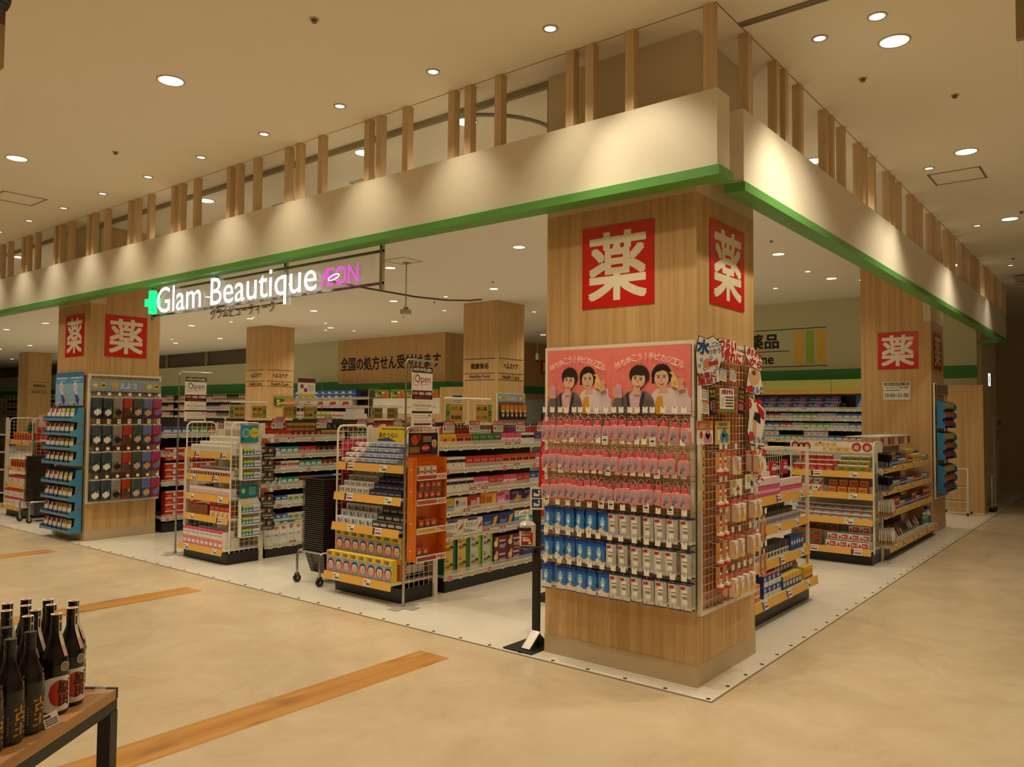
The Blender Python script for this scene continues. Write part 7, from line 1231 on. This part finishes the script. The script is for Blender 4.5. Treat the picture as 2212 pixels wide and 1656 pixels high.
# ------------------------------------------------------------------ far end of the aisle
t = thing('step_ladder', 'white folding step ladder before the wooden partition', 'ladder', (10.75, .52, 0)); c = '#d8d2c4'; mb = MB('paint')
for s in (-.19, .19): mb.tube([(-.14, s, .02), (.0, s*.95, .74), (.02, s*.9, .76)], .013, c, n=8); mb.tube([(.22, s, .02), (.03, s*.95, .60)], .011, c, n=8)
mb.tube([(.02, -.171, .76), (.02, .171, .76)], .013, c, n=8); mb.tube([(.22, -.19, .08), (.22, .19, .08)], .009, c, n=6); mesh_obj('frame', mb, t)
for z, x in ((.24, -.09), (.47, -.045)): mesh_obj('step', MB('paint').box((x-.03, -.18, z-.015), (x+.10, .18, z), c).box((x-.02, -.15, z), (x+.09, .15, z+.004), '#2a2722'), t)
for x, s in ((-.14, -.19), (-.14, .19), (.22, -.19), (.22, .19)): mesh_obj('foot', MB('gloss').cyl((x, s, .004), (x, s, .05), .018, '#1c1a17', n=8), t)
t = thing('wood_partition', 'tall wooden partition box at the far aisle end', 'partition', (0, 0, 0)); mesh_obj('panel', MB('wood').box((11.14, .16, .004), (11.40, .95, 2.17), '#808080'), t)
t = thing('glass_gate', 'small clear gate panel with black foot beside wooden partition', 'gate', (0, 0, 0)); mesh_obj('pane', MB('acrylic').box((11.55, .10, .08), (12.0, .112, .62), '#fff'), t); mesh_obj('foot', MB('paint').box((11.50, .06, .004), (11.85, .15, .07), '#14120f'), t); mesh_obj('edge_tube', MB('paint').tube([(11.56, .106, .07), (11.56, .106, .62), (11.98, .106, .62), (11.98, .106, .07)], .010, '#c8c0ae', n=6), t)
t = thing('exit_sign', 'small lit green-white exit sign on corridor wall', 'sign', (12.74, .298, 2.2)); mesh_obj('housing', MB('paint').box((-.14, -.03, 0), (.14, 0, .25), '#c8c0b0'), t); mesh_obj('lit_face', MB('sign_white', 'print').rect(-.13, .01, .13, .24, -.031, '#ffffff').rect(-.05, .05, .05, .2, -.0315, '#1f8a4a', 'print'), t)
t = thing('fire_hydrant_box', 'pale hydrant cabinet with red lamp on corridor wall', 'cabinet', (13.45, .298, .15)); mesh_obj('cabinet', MB('paint').box((-.22, -.05, 0), (.28, 0, 1.5), '#cabfa6'), t); mesh_obj('red_lamp', MB('gloss').lathe([(.05, 0), (.045, .03), (0.001, .07)], '#a81c1a', n=12), t, (0.1, -.05, 1.38), rx=math.pi/2); mesh_obj('red_plate', MB('print').box((.02, -.053, 1.05), (.16, -.05, 1.25), '#a82420'), t)
t = thing('ceiling_air_unit', 'white slotted air conditioner set in the aisle ceiling', 'air unit', (11.2, -.75, ZC)); mesh_obj('panel', MB('paint').box((-.45, -.45, -.02), (.45, .45, 0), '#d8cfb8'), t); mesh_obj('slot', MB('paint').box((-.40, -.38, -.022), (-.33, .38, -.02), '#14110d').box((.33, -.38, -.022), (.40, .38, -.02), '#14110d'), t)
t = thing('hanging_board', 'grey-brown hanging board at the upper picture corner beside aisle lamp', 'board', (0, 0, 0)); mesh_obj('board', MB('paint').box((.36, -2.7, 3.49), (.40, -1.462, 3.78), '#9a8664'), t); mesh_obj('hanger', MB('metal').cyl((.38, -1.7, 3.78), (.38, -1.7, ZC), .006, '#9a948a', n=6), t); mesh_obj('hanger', MB('metal').cyl((.38, -2.4, 3.78), (.38, -2.4, ZC), .006, '#9a948a', n=6), t)
t = thing('hanging_board', 'brown hanging signboard box at the top corner above bottles', 'board', (0, 0, 0)); mesh_obj('board', MB('paint').box((-3.75, 1.44, 2.90), (-3.117, 1.48, 3.065), '#a88a5c').box((-3.75, 1.44, 3.065), (-3.117, 1.48, 3.115), '#6a4a2c'), t)
for x in (-3.6, -3.2): mesh_obj('hanger', MB('metal').cyl((x, 1.46, 3.115), (x, 1.46, ZC), .005, '#6a6252', n=6), t)
t = thing('track_spotlight', 'black round spotlight hanging at the top corner of the picture', 'spotlight', (-3.105, 1.545, 3.215)); mesh_obj('lamp_head', MB('gloss').cyl((-.09, -.05, -.02), (.0, .02, .0), .055, '#0f0d0b', n=20).cyl((.0, .02, .0), (.015, .03, .005), .055, '#0f0d0b', n=20, r2=.04), t); mesh_obj('stem', MB('gloss').cyl((0, 0, .02), (0, 0, ZC-3.215), .012, '#0f0d0b', n=8), t)
